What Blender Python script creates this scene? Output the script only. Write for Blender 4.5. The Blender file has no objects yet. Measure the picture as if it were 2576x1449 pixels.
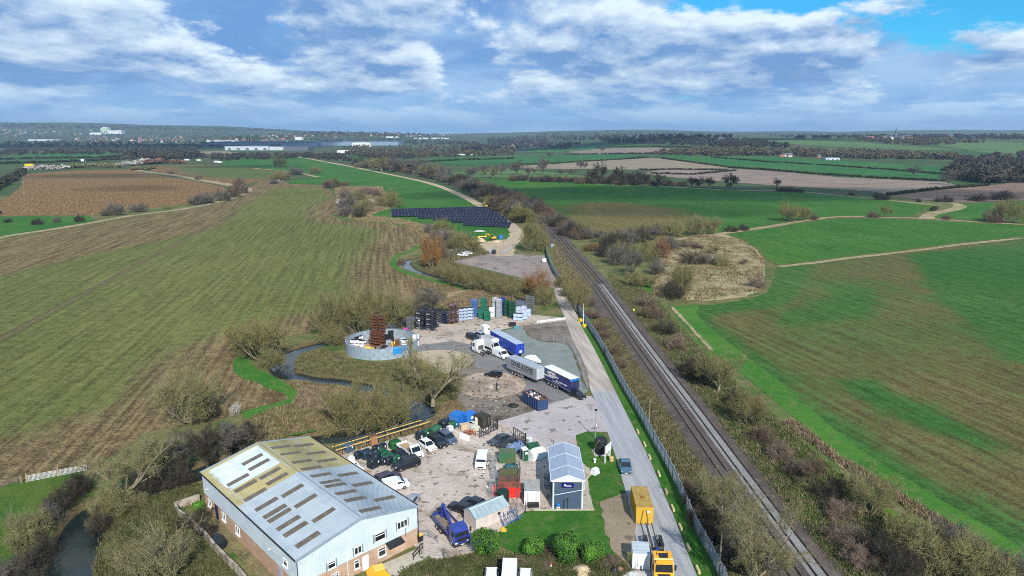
import bpy, math, random
import numpy as np
from mathutils import Vector, Matrix
from mathutils.geometry import delaunay_2d_cdt

R = math.radians
scene = bpy.context.scene
col = scene.collection
rnd = random.Random(11)
nrs = np.random.RandomState(5)

CAM_H, FOC, CX, CY, HZ = 57.0, 1718.0, 1288.0, 724.5, 338.0
PITCH = math.atan((CY - HZ) / FOC)
cam_data = bpy.data.cameras.new('camera')
cam_data.sensor_width = 36.0
cam_data.lens = 36.0 * FOC / (2 * CX)
cam_data.clip_start = 1.0
cam_data.clip_end = 60000.0
cam = bpy.data.objects.new('camera', cam_data)
col.objects.link(cam)
cam.location = (0, 0, CAM_H)
cam.rotation_euler = (R(90) - PITCH, 0, 0)
scene.camera = cam

SUN_EL, SUN_DIR = R(36), Vector((0.28, -0.96, 0)).normalized()
SUN_VEC = Vector((SUN_DIR.x * math.cos(SUN_EL), SUN_DIR.y * math.cos(SUN_EL), math.sin(SUN_EL)))
SKY_STRENGTH = 0.1
scene.view_settings.view_transform = 'Standard'
scene.view_settings.look = 'None'
scene.view_settings.exposure = 0.3
scene.view_settings.gamma = 1.0
scene.view_settings.use_curve_mapping = False
scene.cycles.use_denoising = False
scene.cycles.denoiser = 'OPENIMAGEDENOISE'
scene.cycles.filter_width = 0.95
scene.cycles.max_bounces = 5
scene.cycles.diffuse_bounces = 2
scene.cycles.glossy_bounces = 2
scene.cycles.transmission_bounces = 2
scene.cycles.volume_bounces = 0
scene.cycles.transparent_max_bounces = 8
scene.cycles.sample_clamp_indirect = 4.0

def build_world():
 w = bpy.data.worlds.new('World'); scene.world = w; w.use_nodes = True
 nt = w.node_tree; nt.nodes.clear(); N, L = nt.nodes, nt.links
 def n(t, **k):
  x = N.new(t)
  for a, b in k.items(): setattr(x, a, b)
  return x
 def m(op, a, b=None, c=None, clamp=False):
  x = n('ShaderNodeMath', operation=op, use_clamp=clamp)
  for i, v in enumerate((a, b, c)):
   if v is None: continue
   if isinstance(v, (int, float)): x.inputs[i].default_value = v
   else: L.new(v, x.inputs[i])
  return x.outputs[0]
 def mixc(f, a, b):
  x = n('ShaderNodeMix', data_type='RGBA')
  if isinstance(f, (int, float)): x.inputs[0].default_value = f
  else: L.new(f, x.inputs[0])
  for i, v in ((6, a), (7, b)):
   if isinstance(v, tuple): x.inputs[i].default_value = (*v, 1)
   else: L.new(v, x.inputs[i])
  return x.outputs[2]
 sky = n('ShaderNodeTexSky', sky_type='NISHITA')
 sky.sun_disc = False
 sky.sun_elevation = SUN_EL
 sky.sun_rotation = math.atan2(SUN_DIR.x, SUN_DIR.y)
 sky.air_density, sky.dust_density, sky.ozone_density = 1.0, 0.4, 2.0
 tc = n('ShaderNodeTexCoord')
 sep = n('ShaderNodeSeparateXYZ'); L.new(tc.outputs['Generated'], sep.inputs[0])
 x, y, z = sep.outputs
 zc = m('MAXIMUM', z, 0.0)
 def coords(dz, dx, seed):
  lg = m('MULTIPLY', m('LOGARITHM', m('ADD', zc, 0.075 + dz), math.e), 2.7)
  cb = n('ShaderNodeCombineXYZ')
  L.new(m('ADD', m('MULTIPLY', x, 5.4), seed + dx), cb.inputs[0])
  L.new(m('MULTIPLY', y, 3.0), cb.inputs[1]); L.new(lg, cb.inputs[2])
  return cb.outputs[0]
 def noise(vec, scale, detail, rough):
  t = n('ShaderNodeTexNoise'); L.new(vec, t.inputs['Vector'])
  t.inputs['Scale'].default_value = scale; t.inputs['Detail'].default_value = detail
  t.inputs['Roughness'].default_value = rough; t.inputs['Distortion'].default_value = 0.12
  return t.outputs['Fac']
 SEED = 3.7
 def rngn(f, lo, hi, a=0.0, b=1.0):
  r = n('ShaderNodeMapRange', interpolation_type='SMOOTHSTEP'); L.new(f, r.inputs[0])
  for q, v in enumerate((lo, hi, a, b)): r.inputs[q + 1].default_value = v
  return r.outputs[0]
 k = 1.0 / SKY_STRENGTH
 K = lambda *c: tuple(k * v for v in c)
 gap = m('MULTIPLY', m('SUBTRACT', x, 0.10, clamp=True), m('SUBTRACT', zc, 0.085, clamp=True))
 gap = m('MINIMUM', m('MULTIPLY', gap, 19.0), 0.38)
 cA = coords(0.0, 0.0, SEED + 9)
 shA = noise(cA, 0.9, 6, 0.55)
 sheetc = mixc(rngn(shA, 0.36, 0.66), K(0.135, 0.295, 0.600), K(0.345, 0.535, 0.765))
 covA = rngn(m('SUBTRACT', noise(cA, 1.1, 8, 0.58), m('MULTIPLY', gap, 1.3)), 0.24, 0.36)
 c0 = coords(0.0, 0.0, SEED); c1 = coords(0.016, 0.05, SEED)
 d0 = noise(c0, 1.0, 10, 0.58); d1 = noise(c1, 1.0, 8, 0.56)
 cover = m('SUBTRACT', d0, m('MULTIPLY', gap, 0.35))
 dens = rngn(cover, 0.405, 0.495)
 lit = m('ADD', m('MULTIPLY', m('SUBTRACT', d0, d1), 5.5), 0.44)
 lit = m('SUBTRACT', lit, m('MULTIPLY', m('SUBTRACT', cover, 0.50), 1.6), clamp=True)
 lit = m('ADD', lit, m('MULTIPLY', m('SUBTRACT', noise(c0, 3.6, 6, 0.62), 0.5), 0.55), clamp=True)
 cloud = mixc(lit, K(0.150, 0.295, 0.560), K(0.700, 0.820, 0.905))
 blue = n('ShaderNodeMix', data_type='RGBA', blend_type='MULTIPLY'); blue.inputs[0].default_value = 1.0
 L.new(sky.outputs[0], blue.inputs[6]); blue.inputs[7].default_value = (0.16, 0.85, 1.2, 1)
 c = mixc(covA, blue.outputs[2], sheetc)
 c = mixc(dens, c, cloud)
 hz = n('ShaderNodeMapRange', interpolation_type='SMOOTHSTEP'); L.new(z, hz.inputs[0])
 hz.inputs[1].default_value = 0.0; hz.inputs[2].default_value = 0.085; hz.inputs[3].default_value = 0.8; hz.inputs[4].default_value = 0.0
 c = mixc(hz.outputs[0], c, K(0.235, 0.470, 0.780))
 bg = n('ShaderNodeBackground'); L.new(c, bg.inputs[0]); bg.inputs[1].default_value = SKY_STRENGTH
 out = n('ShaderNodeOutputWorld'); L.new(bg.outputs[0], out.inputs[0])
build_world()

sun = bpy.data.lights.new('sun', 'SUN')
sun.energy = 5.0; sun.angle = R(0.55); sun.color = (1.0, 0.95, 0.87)
sun_o = bpy.data.objects.new('sun', sun); col.objects.link(sun_o)
sun_o.rotation_euler = SUN_VEC.to_track_quat('Z', 'Y').to_euler()
sun_o.location = SUN_VEC * 500

def S(t):
 t = np.clip(t, 0, 1); return t * t * (3 - 2 * t)
def height(x, y):
 x = np.asarray(x, float); y = np.asarray(y, float)
 hill = (44 + 5 * np.sin(x / 310.0 + 1.0) * np.sin(y / 420.0)) * S((y - 1000) / 1900) * S((x - 30) / 620)
 rise = 20 * S((y - 2300) / 3000) * (1 - S((x - 30) / 620))
 amp = 52 + 135 * S((-x - 900) / 5200) + 10 * np.sin(x / 700.0) + 6 * np.sin(x / 260.0 + 2)
 ridge = amp * np.exp(-((y - 8200) / 1700.0) ** 2)
 mid = 46 * np.exp(-((y - 5200) / 700.0) ** 2) * np.exp(-((x + 1300) / 900.0) ** 2)
 return hill + rise + ridge + mid
CP, SP = math.cos(PITCH), math.sin(PITCH)
def ray(px, py):
 a, b = (px - CX) / FOC, (py - CY) / FOC
 return Vector((a, CP - b * SP, -(b * CP + SP)))
def at(px, py, z=0.0):
 d = ray(px, py); t = (z - CAM_H) / d.z
 return Vector((d.x * t, d.y * t, z))
def gp(px, py):
 d = ray(px, py)
 if d.z < -0.065:
  return at(px, py)
 ts = np.geomspace(500, 12500, 900)
 h = CAM_H + d.z * ts - height(d.x * ts, d.y * ts)
 i = np.where(h < 0)[0]
 if len(i) == 0: t = 11000.0
 else:
  i = i[0]; t = ts[i] if i == 0 else ts[i - 1] + (ts[i] - ts[i - 1]) * h[i - 1] / (h[i - 1] - h[i])
 return Vector((d.x * t, d.y * t, float(height(d.x * t, d.y * t))))
def P2(pts):
 return [tuple(gp(*p)[:2]) for p in pts]
def pxm(px, py):
 p = gp(px, py); return math.hypot(p.y * CP + (CAM_H - p.z) * SP, 0) / FOC

MATS = {}
class NT:
 def __init__(s, name):
  s.m = bpy.data.materials.new(name); s.m.use_nodes = True
  s.t = s.m.node_tree; s.N, s.L = s.t.nodes, s.t.links
  s.b = s.N['Principled BSDF']
  s.b.inputs['Specular IOR Level'].default_value = 0.25
 def n(s, t, **k):
  x = s.N.new(t)
  for a, b in k.items(): setattr(x, a, b)
  return x
 def math(s, op, a, b=None, c=None, clamp=False):
  x = s.n('ShaderNodeMath', operation=op, use_clamp=clamp)
  for i, v in enumerate((a, b, c)):
   if v is None: continue
   if isinstance(v, (int, float)): x.inputs[i].default_value = v
   else: s.L.new(v, x.inputs[i])
  return x.outputs[0]
 def mix(s, f, a, b, blend='MIX'):
  x = s.n('ShaderNodeMix', data_type='RGBA', blend_type=blend)
  if isinstance(f, (int, float)): x.inputs[0].default_value = f
  else: s.L.new(f, x.inputs[0])
  for i, v in ((6, a), (7, b)):
   if isinstance(v, tuple): x.inputs[i].default_value = (*v[:3], 1)
   else: s.L.new(v, x.inputs[i])
  return x.outputs[2]
 def pos(s, world=True, scale=(1, 1, 1), rot=0.0):
  if world: o = s.n('ShaderNodeNewGeometry').outputs['Position']
  else: o = s.n('ShaderNodeTexCoord').outputs['Object']
  mp = s.n('ShaderNodeMapping'); s.L.new(o, mp.inputs[0])
  mp.inputs['Scale'].default_value = scale
  if rot:
   m0 = s.n('ShaderNodeMapping'); s.L.new(o, m0.inputs[0]); m0.inputs['Rotation'].default_value = (0, 0, rot)
   s.L.new(m0.outputs[0], mp.inputs[0])
  return mp.outputs[0]
 def noise(s, vec, scale, detail=4, rough=0.55, lo=None, hi=None, dist=0.0):
  t = s.n('ShaderNodeTexNoise'); s.L.new(vec, t.inputs['Vector'])
  t.inputs['Scale'].default_value = scale; t.inputs['Detail'].default_value = detail
  t.inputs['Roughness'].default_value = rough; t.inputs['Distortion'].default_value = dist
  return s.rng(t.outputs['Fac'], lo, hi) if lo is not None else t.outputs['Fac']
 def rng(s, f, lo, hi, a=0.0, b=1.0):
  r = s.n('ShaderNodeMapRange', interpolation_type='SMOOTHSTEP'); s.L.new(f, r.inputs[0])
  for i, v in enumerate((lo, hi, a, b)): r.inputs[i + 1].default_value = v
  return r.outputs[0]
 def attr(s, name):
  return s.n('ShaderNodeAttribute', attribute_name=name).outputs['Fac']
 def bump(s, h, strength, dist=0.1):
  b = s.n('ShaderNodeBump'); s.L.new(h, b.inputs['Height'])
  b.inputs['Strength'].default_value = strength; b.inputs['Distance'].default_value = dist
  s.L.new(b.outputs[0], s.b.inputs['Normal'])
 def out(s, c, rough=0.85, metal=0.0, spec=0.25):
  if isinstance(c, tuple): s.b.inputs['Base Color'].default_value = (*c[:3], 1)
  else: s.L.new(c, s.b.inputs['Base Color'])
  s.b.inputs['Roughness'].default_value = rough; s.b.inputs['Metallic'].default_value = metal
  s.b.inputs['Specular IOR Level'].default_value = spec
  return s.m

def M(name, c1, c2=None, scale=1.0, rough=0.7, metal=0.0, spec=0.3, bump=0.0, world=False, lo=0.35, hi=0.65, stretch=(1, 1, 1), detail=4, coat=0.0, c3=None, scale3=0.2):
 if name in MATS: return MATS[name]
 t = NT(name)
 if c2 is None: c2 = tuple(v * 0.82 for v in c1)
 v = t.pos(world, stretch)
 f = t.noise(v, scale, detail, 0.6, lo, hi)
 c = t.mix(f, c1, c2)
 if c3: c = t.mix(t.noise(v, scale3, 4, 0.6, 0.45, 0.62), c, c3)
 t.out(c, rough, metal, spec)
 if coat: t.b.inputs['Coat Weight'].default_value = coat; t.b.inputs['Coat Roughness'].default_value = 0.08
 if bump: t.bump(t.noise(v, scale * 3, 3, 0.6), bump, 0.05)
 MATS[name] = t.m
 return t.m

def paint(name, c, rough=0.3, dirt=0.12):
 return M(name, c, tuple(v * (1 - dirt) + 0.12 * dirt for v in c), 1.3, rough, 0.0, 0.5, coat=0.35)
def metal_paint(name, c, dirt=(0.12, 0.09, 0.06)):
 if name in MATS: return MATS[name]
 t = NT(name); v = t.pos(False)
 f = t.noise(v, 0.8, 6, 0.65, 0.52, 0.75)
 t.out(t.mix(t.math('MULTIPLY', f, 0.6), c, dirt), 0.55, 0.0, 0.35)
 MATS[name] = t.m
 return t.m

def ground_mat(name, a, b, c=None, big=0.03, mid=0.25, fine=2.2, bump=0.5, spec=0.1, cc=(0.5, 0.68)):
 if name in MATS: return MATS[name]
 t = NT(name); v = t.pos()
 f = t.math('ADD', t.math('MULTIPLY', t.noise(v, big, 4, 0.6), 0.45), t.math('ADD', t.math('MULTIPLY', t.noise(v, mid, 5, 0.65), 0.35), t.math('MULTIPLY', t.noise(v, fine, 3, 0.6), 0.2)))
 x = t.mix(t.rng(f, 0.40, 0.60), a, b)
 if c: x = t.mix(t.noise(v, mid * 0.6, 6, 0.7, cc[0], cc[1]), x, c)
 sp = t.noise(v, fine * 1.6, 2, 0.7, 0.25, 0.75)
 x = t.mix(1.0, x, t.mix(sp, (0.72, 0.72, 0.72), (1.25, 1.25, 1.25)), 'MULTIPLY')
 t.out(x, 0.95, 0, spec)
 if bump: t.bump(t.noise(v, fine * 0.8, 4, 0.65), bump, 0.25)
 MATS[name] = t.m
 return t.m

def field_mat(name, soil_a, soil_b, crop_a, crop_b, ang, row=1.6, along=0.04, rowamt=0.5, base=0.0, bump=0.6, patch=0.02, fine=1.6):
 if name in MATS: return MATS[name]
 t = NT(name); v = t.pos()
 vr = t.pos(True, (along, 1.0 / row, 1), -ang)
 rows = t.noise(vr, 1.0, 3, 0.6)
 rows2 = t.noise(t.pos(True, (along * 0.35, 0.14 / row, 1), -ang), 1.0, 3, 0.6)
 clod = t.noise(v, fine, 4, 0.7)
 clod2 = t.noise(v, 0.35, 4, 0.65)
 pat = t.noise(v, patch, 5, 0.6)
 mixn = t.math('ADD', t.math('MULTIPLY', clod, 0.42), t.math('ADD', t.math('MULTIPLY', rows, 0.33), t.math('MULTIPLY', clod2, 0.25)))
 soil = t.mix(t.rng(mixn, 0.42, 0.60), soil_a, soil_b)
 crop = t.mix(t.rng(t.math('ADD', t.math('MULTIPLY', pat, 0.6), t.math('MULTIPLY', clod2, 0.4)), 0.38, 0.62), crop_a, crop_b)
 k = t.math('ADD', t.attr('crop'), base)
 for q, w_ in ((rows2, 0.3), (pat, 1.1), (rows, rowamt), (clod, 1.0), (clod2, 0.5)): k = t.math('ADD', k, t.math('MULTIPLY', t.math('SUBTRACT', q, 0.5), w_))
 f = t.rng(k, 0.2, 0.8)
 c = t.mix(t.math('MULTIPLY', f, 0.92), soil, crop)
 c = t.mix(1.0, c, t.mix(t.rng(mixn, 0.36, 0.62), (0.55, 0.53, 0.5), (1.25, 1.25, 1.2)), 'MULTIPLY')
 t.out(c, 0.95, 0, 0.08)
 if bump: t.bump(t.math('ADD', clod, t.math('MULTIPLY', rows, 0.6)), bump, 0.35)
 MATS[name] = t.m
 return t.m

def tag(o, label=None, cat=None, group=None, kind=None):
 if label: o['label'] = label
 if cat: o['category'] = cat
 if group: o['group'] = group
 if kind: o['kind'] = kind
 return o
def link(o, parent=None):
 col.objects.link(o)
 if parent is not None: o.parent = parent
 return o
def thing(name, label, cat, loc=(0, 0, 0), rz=0.0, group=None):
 o = bpy.data.objects.new(name, None); o.empty_display_size = 0.3
 o.location = loc; o.rotation_euler = (0, 0, rz)
 return tag(link(o), label, cat, group)
def mesh_np(name, V, Fc, mat=None, parent=None, smooth=False):
 me = bpy.data.meshes.new(name)
 V = np.asarray(V, np.float32); Fc = np.asarray(Fc, np.int32)
 k = Fc.shape[1]
 me.vertices.add(len(V)); me.vertices.foreach_set('co', V.ravel())
 me.loops.add(Fc.size); me.loops.foreach_set('vertex_index', Fc.ravel())
 me.polygons.add(len(Fc)); me.polygons.foreach_set('loop_start', np.arange(0, Fc.size, k, dtype=np.int32))
 me.polygons.foreach_set('loop_total', np.full(len(Fc), k, np.int32))
 if smooth: me.polygons.foreach_set('use_smooth', np.ones(len(Fc), bool))
 me.update(calc_edges=True)
 if mat: me.materials.append(mat)
 return link(bpy.data.objects.new(name, me), parent)

class MB:
 def __init__(s): s.v, s.f = [], []
 def add(s, vs, fs, mtx=None):
  o = len(s.v)
  s.v += [tuple(mtx @ Vector(p)) for p in vs] if mtx is not None else [tuple(p) for p in vs]
  s.f += [tuple(i + o for i in q) for q in fs]
  return s
 def box(s, c, d, rz=0.0, mtx=None, taper=(1, 1), rx=0.0, ry=0.0):
  x, y, z = d[0] / 2, d[1] / 2, d[2] / 2
  tx, ty = taper
  vs = [(-x, -y, -z), (x, -y, -z), (x, y, -z), (-x, y, -z), (-x * tx, -y * ty, z), (x * tx, -y * ty, z), (x * tx, y * ty, z), (-x * tx, y * ty, z)]
  T = Matrix.Translation(c) @ Matrix.Rotation(rz, 4, 'Z') @ Matrix.Rotation(ry, 4, 'Y') @ Matrix.Rotation(rx, 4, 'X')
  if mtx is not None: T = mtx @ T
  return s.add(vs, [(0, 3, 2, 1), (4, 5, 6, 7), (0, 1, 5, 4), (1, 2, 6, 5), (2, 3, 7, 6), (3, 0, 4, 7)], T)
 def bar(s, a, b, w=0.05, h=None, n=4):
  a, b = Vector(a), Vector(b); d = b - a
  if d.length < 1e-6: return s
  q = d.to_track_quat('Z', 'Y').to_matrix().to_4x4()
  r1 = w / 2; h = (h or w) / 2
  if n == 4: ring = [(-r1, -h), (r1, -h), (r1, h), (-r1, h)]
  else: ring = [(r1 * math.cos(2 * math.pi * i / n), r1 * math.sin(2 * math.pi * i / n)) for i in range(n)]
  vs = [(x, y, 0) for x, y in ring] + [(x, y, d.length) for x, y in ring]
  fs = [(i, (i + 1) % n, n + (i + 1) % n, n + i) for i in range(n)] + [tuple(range(n - 1, -1, -1)), tuple(range(n, 2 * n))]
  return s.add(vs, fs, Matrix.Translation(a) @ q)
 def lathe(s, prof, n=16, mtx=None, cap=True):
  vs = []; fs = []
  for r, z in prof:
   vs += [(r * math.cos(2 * math.pi * i / n), r * math.sin(2 * math.pi * i / n), z) for i in range(n)]
  for j in range(len(prof) - 1):
   for i in range(n):
    k = (i + 1) % n
    fs.append((j * n + i, j * n + k, (j + 1) * n + k, (j + 1) * n + i))
  if cap:
   fs.append(tuple(range(n - 1, -1, -1))); t = (len(prof) - 1) * n
   fs.append(tuple(range(t, t + n)))
  return s.add(vs, fs, mtx)
 def prism(s, poly, z0, z1, mtx=None):
  n = len(poly)
  a = sum(poly[i][0] * poly[(i + 1) % n][1] - poly[(i + 1) % n][0] * poly[i][1] for i in range(n))
  if a < 0: poly = poly[::-1]
  vs = [(x, y, z0) for x, y in poly] + [(x, y, z1) for x, y in poly]
  fs = [tuple(range(n - 1, -1, -1)), tuple(range(n, 2 * n))] + [(i, (i + 1) % n, n + (i + 1) % n, n + i) for i in range(n)]
  return s.add(vs, fs, mtx)
 def loft(s, rings, cap=True):
  n = len(rings[0]); vs = [p for r in rings for p in r]; fs = []
  for j in range(len(rings) - 1):
   for i in range(n):
    k = (i + 1) % n
    fs.append((j * n + i, j * n + k, (j + 1) * n + k, (j + 1) * n + i))
  if cap: fs += [tuple(range(n - 1, -1, -1)), tuple(range((len(rings) - 1) * n, len(rings) * n))]
  return s.add(vs, fs)
 def build(s, name, mat, parent=None, smooth=False):
  me = bpy.data.meshes.new(name); me.from_pydata(s.v, [], s.f)
  me.materials.append(mat)
  if smooth:
   for p in me.polygons: p.use_smooth = True
   try: me.set_sharp_from_angle(angle=R(40))
   except Exception: pass
  return link(bpy.data.objects.new(name, me), parent)
XROT = Matrix.Rotation(R(90), 4, 'Y')      # lathe axis z -> x
YROT = Matrix.Rotation(R(-90), 4, 'X')     # lathe axis z -> y
def T(x, y, z): return Matrix.Translation((x, y, z))
def copy_tree(o, parent=None):
 c = o.copy(); col.objects.link(c); c.parent = parent
 for ch in list(o.children): copy_tree(ch, c)
 return c

def inside(poly, X, Y):
 n = len(poly); r = np.zeros(len(X), bool)
 for i in range(n):
  x1, y1 = poly[i]; x2, y2 = poly[(i + 1) % n]
  if y1 == y2: continue
  c = ((y1 > Y) != (y2 > Y)) & (X < (x2 - x1) * (Y - y1) / (y2 - y1) + x1)
  r ^= c
 return r
def edge_dist(poly, X, Y, closed=True):
 d = np.full(len(X), 1e9); n = len(poly)
 for i in range(n if closed else n - 1):
  a = np.array(poly[i]); b = np.array(poly[(i + 1) % n]); ab = b - a
  t = np.clip(((X - a[0]) * ab[0] + (Y - a[1]) * ab[1]) / (ab @ ab + 1e-9), 0, 1)
  d = np.minimum(d, np.hypot(X - a[0] - t * ab[0], Y - a[1] - t * ab[1]))
 return d
def smooth_path(pts, k=6, closed=False):
 n = len(pts); out = []
 rngi = range(n if closed else n - 1)
 for i in rngi:
  g = lambda j: np.array(pts[j % n] if closed else pts[min(max(j, 0), n - 1)], float)
  p0, p1, p2, p3 = g(i - 1), g(i), g(i + 1), g(i + 2)
  for s in range(k):
   t = s / k
   out.append(tuple(0.5 * (2 * p1 + (p2 - p0) * t + (2 * p0 - 5 * p1 + 4 * p2 - p3) * t * t + (3 * p1 - p0 - 3 * p2 + p3) * t ** 3)))
 if not closed: out.append(tuple(pts[-1]))
 return out
def resample(pts, step):
 P = np.array(pts, float); d = np.r_[0, np.cumsum(np.hypot(*np.diff(P[:, :2], axis=0).T))]
 n = max(2, int(d[-1] / step) + 1); s = np.linspace(0, d[-1], n)
 return [tuple(np.interp(s, d, P[:, k]) for k in range(P.shape[1]))[0:0] or tuple(float(np.interp(q, d, P[:, k])) for k in range(P.shape[1])) for q in s]
def offset(pts, w):
 P = np.array([p[:2] for p in pts], float); t = np.gradient(P, axis=0); t /= np.hypot(*t.T)[:, None] + 1e-9
 w = np.broadcast_to(w, len(P))[:, None]
 return [tuple(q) for q in P + np.c_[-t[:, 1], t[:, 0]] * w]
def ribbon_poly(pts, w):
 return offset(pts, np.asarray(w) / 2) + offset(pts, -np.asarray(w) / 2)[::-1]

ROUGH = {'lawn', 'grass_verge', 'grass_patch', 'dry_grass_strip', 'meadow', 'grass_path', 'grass_bank', 'mound', 'bare_ground', 'gravel_lot', 'dirt_track', 'compound', 'reed_bank', 'layby'}
def jag(poly):
 out = []; n = len(poly)
 for i in range(n):
  a, b = np.array(poly[i]), np.array(poly[(i + 1) % n]); L = float(np.hypot(*(b - a))); m = int(min(L / 1.1, 40)); out.append(tuple(a))
  if m < 2 or a[1] > 480: continue
  nn = np.array([-(b - a)[1], (b - a)[0]]) / L
  for k in range(1, m): out.append(tuple(a + (b - a) * k / m + nn * rnd.gauss(0, .20)))
 return out
def sheet(name, poly, z, mat, cell=None, crop=None, cropw=8.0, kind='structure', parent=None, jitter=0.0, label=None, relief=0.0):
 if name in ROUGH: poly = jag(poly)
 P = [Vector(p[:2]) for p in poly]
 n = len(P)
 X = np.array([p[0] for p in poly]); Y = np.array([p[1] for p in poly])
 pts = list(P)
 if cell:
  gx, gy = np.meshgrid(np.arange(X.min(), X.max(), cell), np.arange(Y.min(), Y.max(), cell))
  gx = gx.ravel() + nrs.uniform(-.3, .3, gx.size) * cell; gy = gy.ravel() + nrs.uniform(-.3, .3, gy.size) * cell
  k = inside(poly, gx, gy)
  if k.any():
   gx, gy = gx[k], gy[k]; k = edge_dist(poly, gx, gy) > cell * 0.25; gx, gy = gx[k], gy[k]
   pts += [Vector((a, b)) for a, b in zip(gx, gy)]
 vs, es, fs, *_ = delaunay_2d_cdt(pts, [(i, (i + 1) % n) for i in range(n)], [list(range(n))], 1, 1e-5)
 V = np.array([(v.x, v.y) for v in vs])
 hz = height(V[:, 0], V[:, 1]) + z
 tri = [f for f in fs if len(f) == 3]
 F_ = np.array(tri, np.int32)
 a, b, c = V[F_[:, 0]], V[F_[:, 1]], V[F_[:, 2]]
 neg = ((b - a)[:, 0] * (c - a)[:, 1] - (b - a)[:, 1] * (c - a)[:, 0]) < 0
 F_[neg] = F_[neg][:, ::-1]
 if relief:
  e = np.clip(edge_dist(poly, V[:, 0], V[:, 1]) / 2.0, 0, 1)
  hz = hz + e * relief * nrs.uniform(0, 1, len(V))
 o = mesh_np(name, np.c_[V, hz], F_, mat, parent)
 if crop is not None:
  at_ = o.data.attributes.new('crop', 'FLOAT', 'POINT')
  val = np.zeros(len(V))
  for q in crop:
   d = edge_dist(q, V[:, 0], V[:, 1]); s = np.where(inside(q, V[:, 0], V[:, 1]), d, -d)
   val = np.maximum(val, np.clip(0.5 + s / cropw, 0, 1))
  at_.data.foreach_set('value', val.astype(np.float32))
 if parent is None: tag(o, label, None, None, kind)
 return o
# ================================================================== GROUND
GREEN1, GREEN2 = (0.030, 0.135, 0.022), (0.055, 0.165, 0.030)
m_rough = ground_mat('rough grass', (0.100, 0.108, 0.036), (0.185, 0.155, 0.072), (0.055, 0.112, 0.025), cc=(0.46, 0.62))
m_far = ground_mat('distant meadow', (0.040, 0.085, 0.025), (0.085, 0.095, 0.045), big=0.004, mid=0.02, fine=0.2, bump=0)
m_lawn = ground_mat('lawn grass', (0.024, 0.098, 0.012), (0.056, 0.145, 0.020), (0.09, 0.13, 0.04), big=0.1, mid=0.6, fine=5)
m_bright = ground_mat('bright verge grass', (0.030, 0.128, 0.015), (0.072, 0.175, 0.026), (0.11, 0.145, 0.045), big=0.06, mid=0.5, fine=3)
m_pasture = ground_mat('pasture', (0.026, 0.110, 0.016), (0.058, 0.144, 0.025), big=0.02, mid=0.15, fine=2)
m_straw = ground_mat('dry straw grass', (0.37, 0.295, 0.185), (0.26, 0.21, 0.11), (0.11, 0.125, 0.045), big=0.05, mid=0.3, fine=2.5)
m_bank = ground_mat('river bank earth', (0.085, 0.065, 0.035), (0.13, 0.105, 0.055), (0.05, 0.08, 0.02))
m_earth = ground_mat('bare earth', (0.235, 0.195, 0.165), (0.155, 0.125, 0.100), (0.075, 0.060, 0.050), big=0.08, mid=0.4, fine=3)
m_track = ground_mat('pale dirt track', (0.46, 0.37, 0.26), (0.37, 0.29, 0.19), (0.26, 0.20, 0.12), big=0.1, mid=0.5, fine=2)
m_gravel = ground_mat('grey green gravel', (0.225, 0.250, 0.235), (0.165, 0.190, 0.175), (0.085, 0.090, 0.055), big=0.06, mid=0.3, fine=4, cc=(0.58, 0.78))

def concrete(name, a, b, stain=0.5, spots=True, scale=1.0):
 t = NT(name); v = t.pos()
 f = t.noise(v, 0.09, 5, 0.65, 0.35, 0.65)
 c = t.mix(f, a, b)
 g = t.noise(v, 1.6, 5, 0.7, 0.3, 0.7)
 c = t.mix(1.0, c, t.mix(g, (0.86, 0.85, 0.84), (1.08, 1.08, 1.08)), 'MULTIPLY')
 if spots:
  s1 = t.noise(v, 0.75 * scale, 3, 0.55, 0.60, 0.635, 0.3)
  s2 = t.noise(v, 0.16 * scale, 5, 0.62, 0.52, 0.68, 0.6)
  c = t.mix(t.math('MULTIPLY', s2, stain), c, (0.17, 0.125, 0.085))
  c = t.mix(t.math('MULTIPLY', s1, 0.75), c, (0.115, 0.085, 0.065))
 t.out(c, 0.8, 0, 0.25); t.bump(t.noise(v, 5, 3, 0.6), 0.12, 0.03)
 return t.m
m_yard = concrete('yard concrete', (0.51, 0.435, 0.375), (0.42, 0.35, 0.295), 0.75)
m_joint = concrete('slab joint dirt', (0.24, 0.20, 0.165), (0.17, 0.14, 0.11), 0.4)
m_apron = concrete('apron concrete', (0.435, 0.385, 0.375), (0.36, 0.325, 0.325), 0.25, scale=0.6)
m_upper = concrete('old yard concrete', (0.475, 0.395, 0.325), (0.40, 0.33, 0.265), 0.55, scale=0.8)
m_disc = concrete('tan concrete disc', (0.46, 0.375, 0.275), (0.39, 0.31, 0.22), 0.3, scale=0.5)
m_disc2 = concrete('dirty concrete disc', (0.47, 0.375, 0.295), (0.24, 0.18, 0.13), 1.0, scale=1.2)
m_layby = concrete('brown layby concrete', (0.275, 0.215, 0.150), (0.215, 0.165, 0.110), 0.5, scale=0.7)
m_road = concrete('worn road', (0.335, 0.335, 0.345), (0.275, 0.280, 0.295), 0.15, scale=0.5)
m_tarmac = concrete('grey tarmac', (0.205, 0.200, 0.200), (0.16, 0.158, 0.16), 0.3, scale=0.6)
m_pad = concrete('pale concrete', (0.46, 0.42, 0.34), (0.39, 0.35, 0.27), 0.3)

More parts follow.
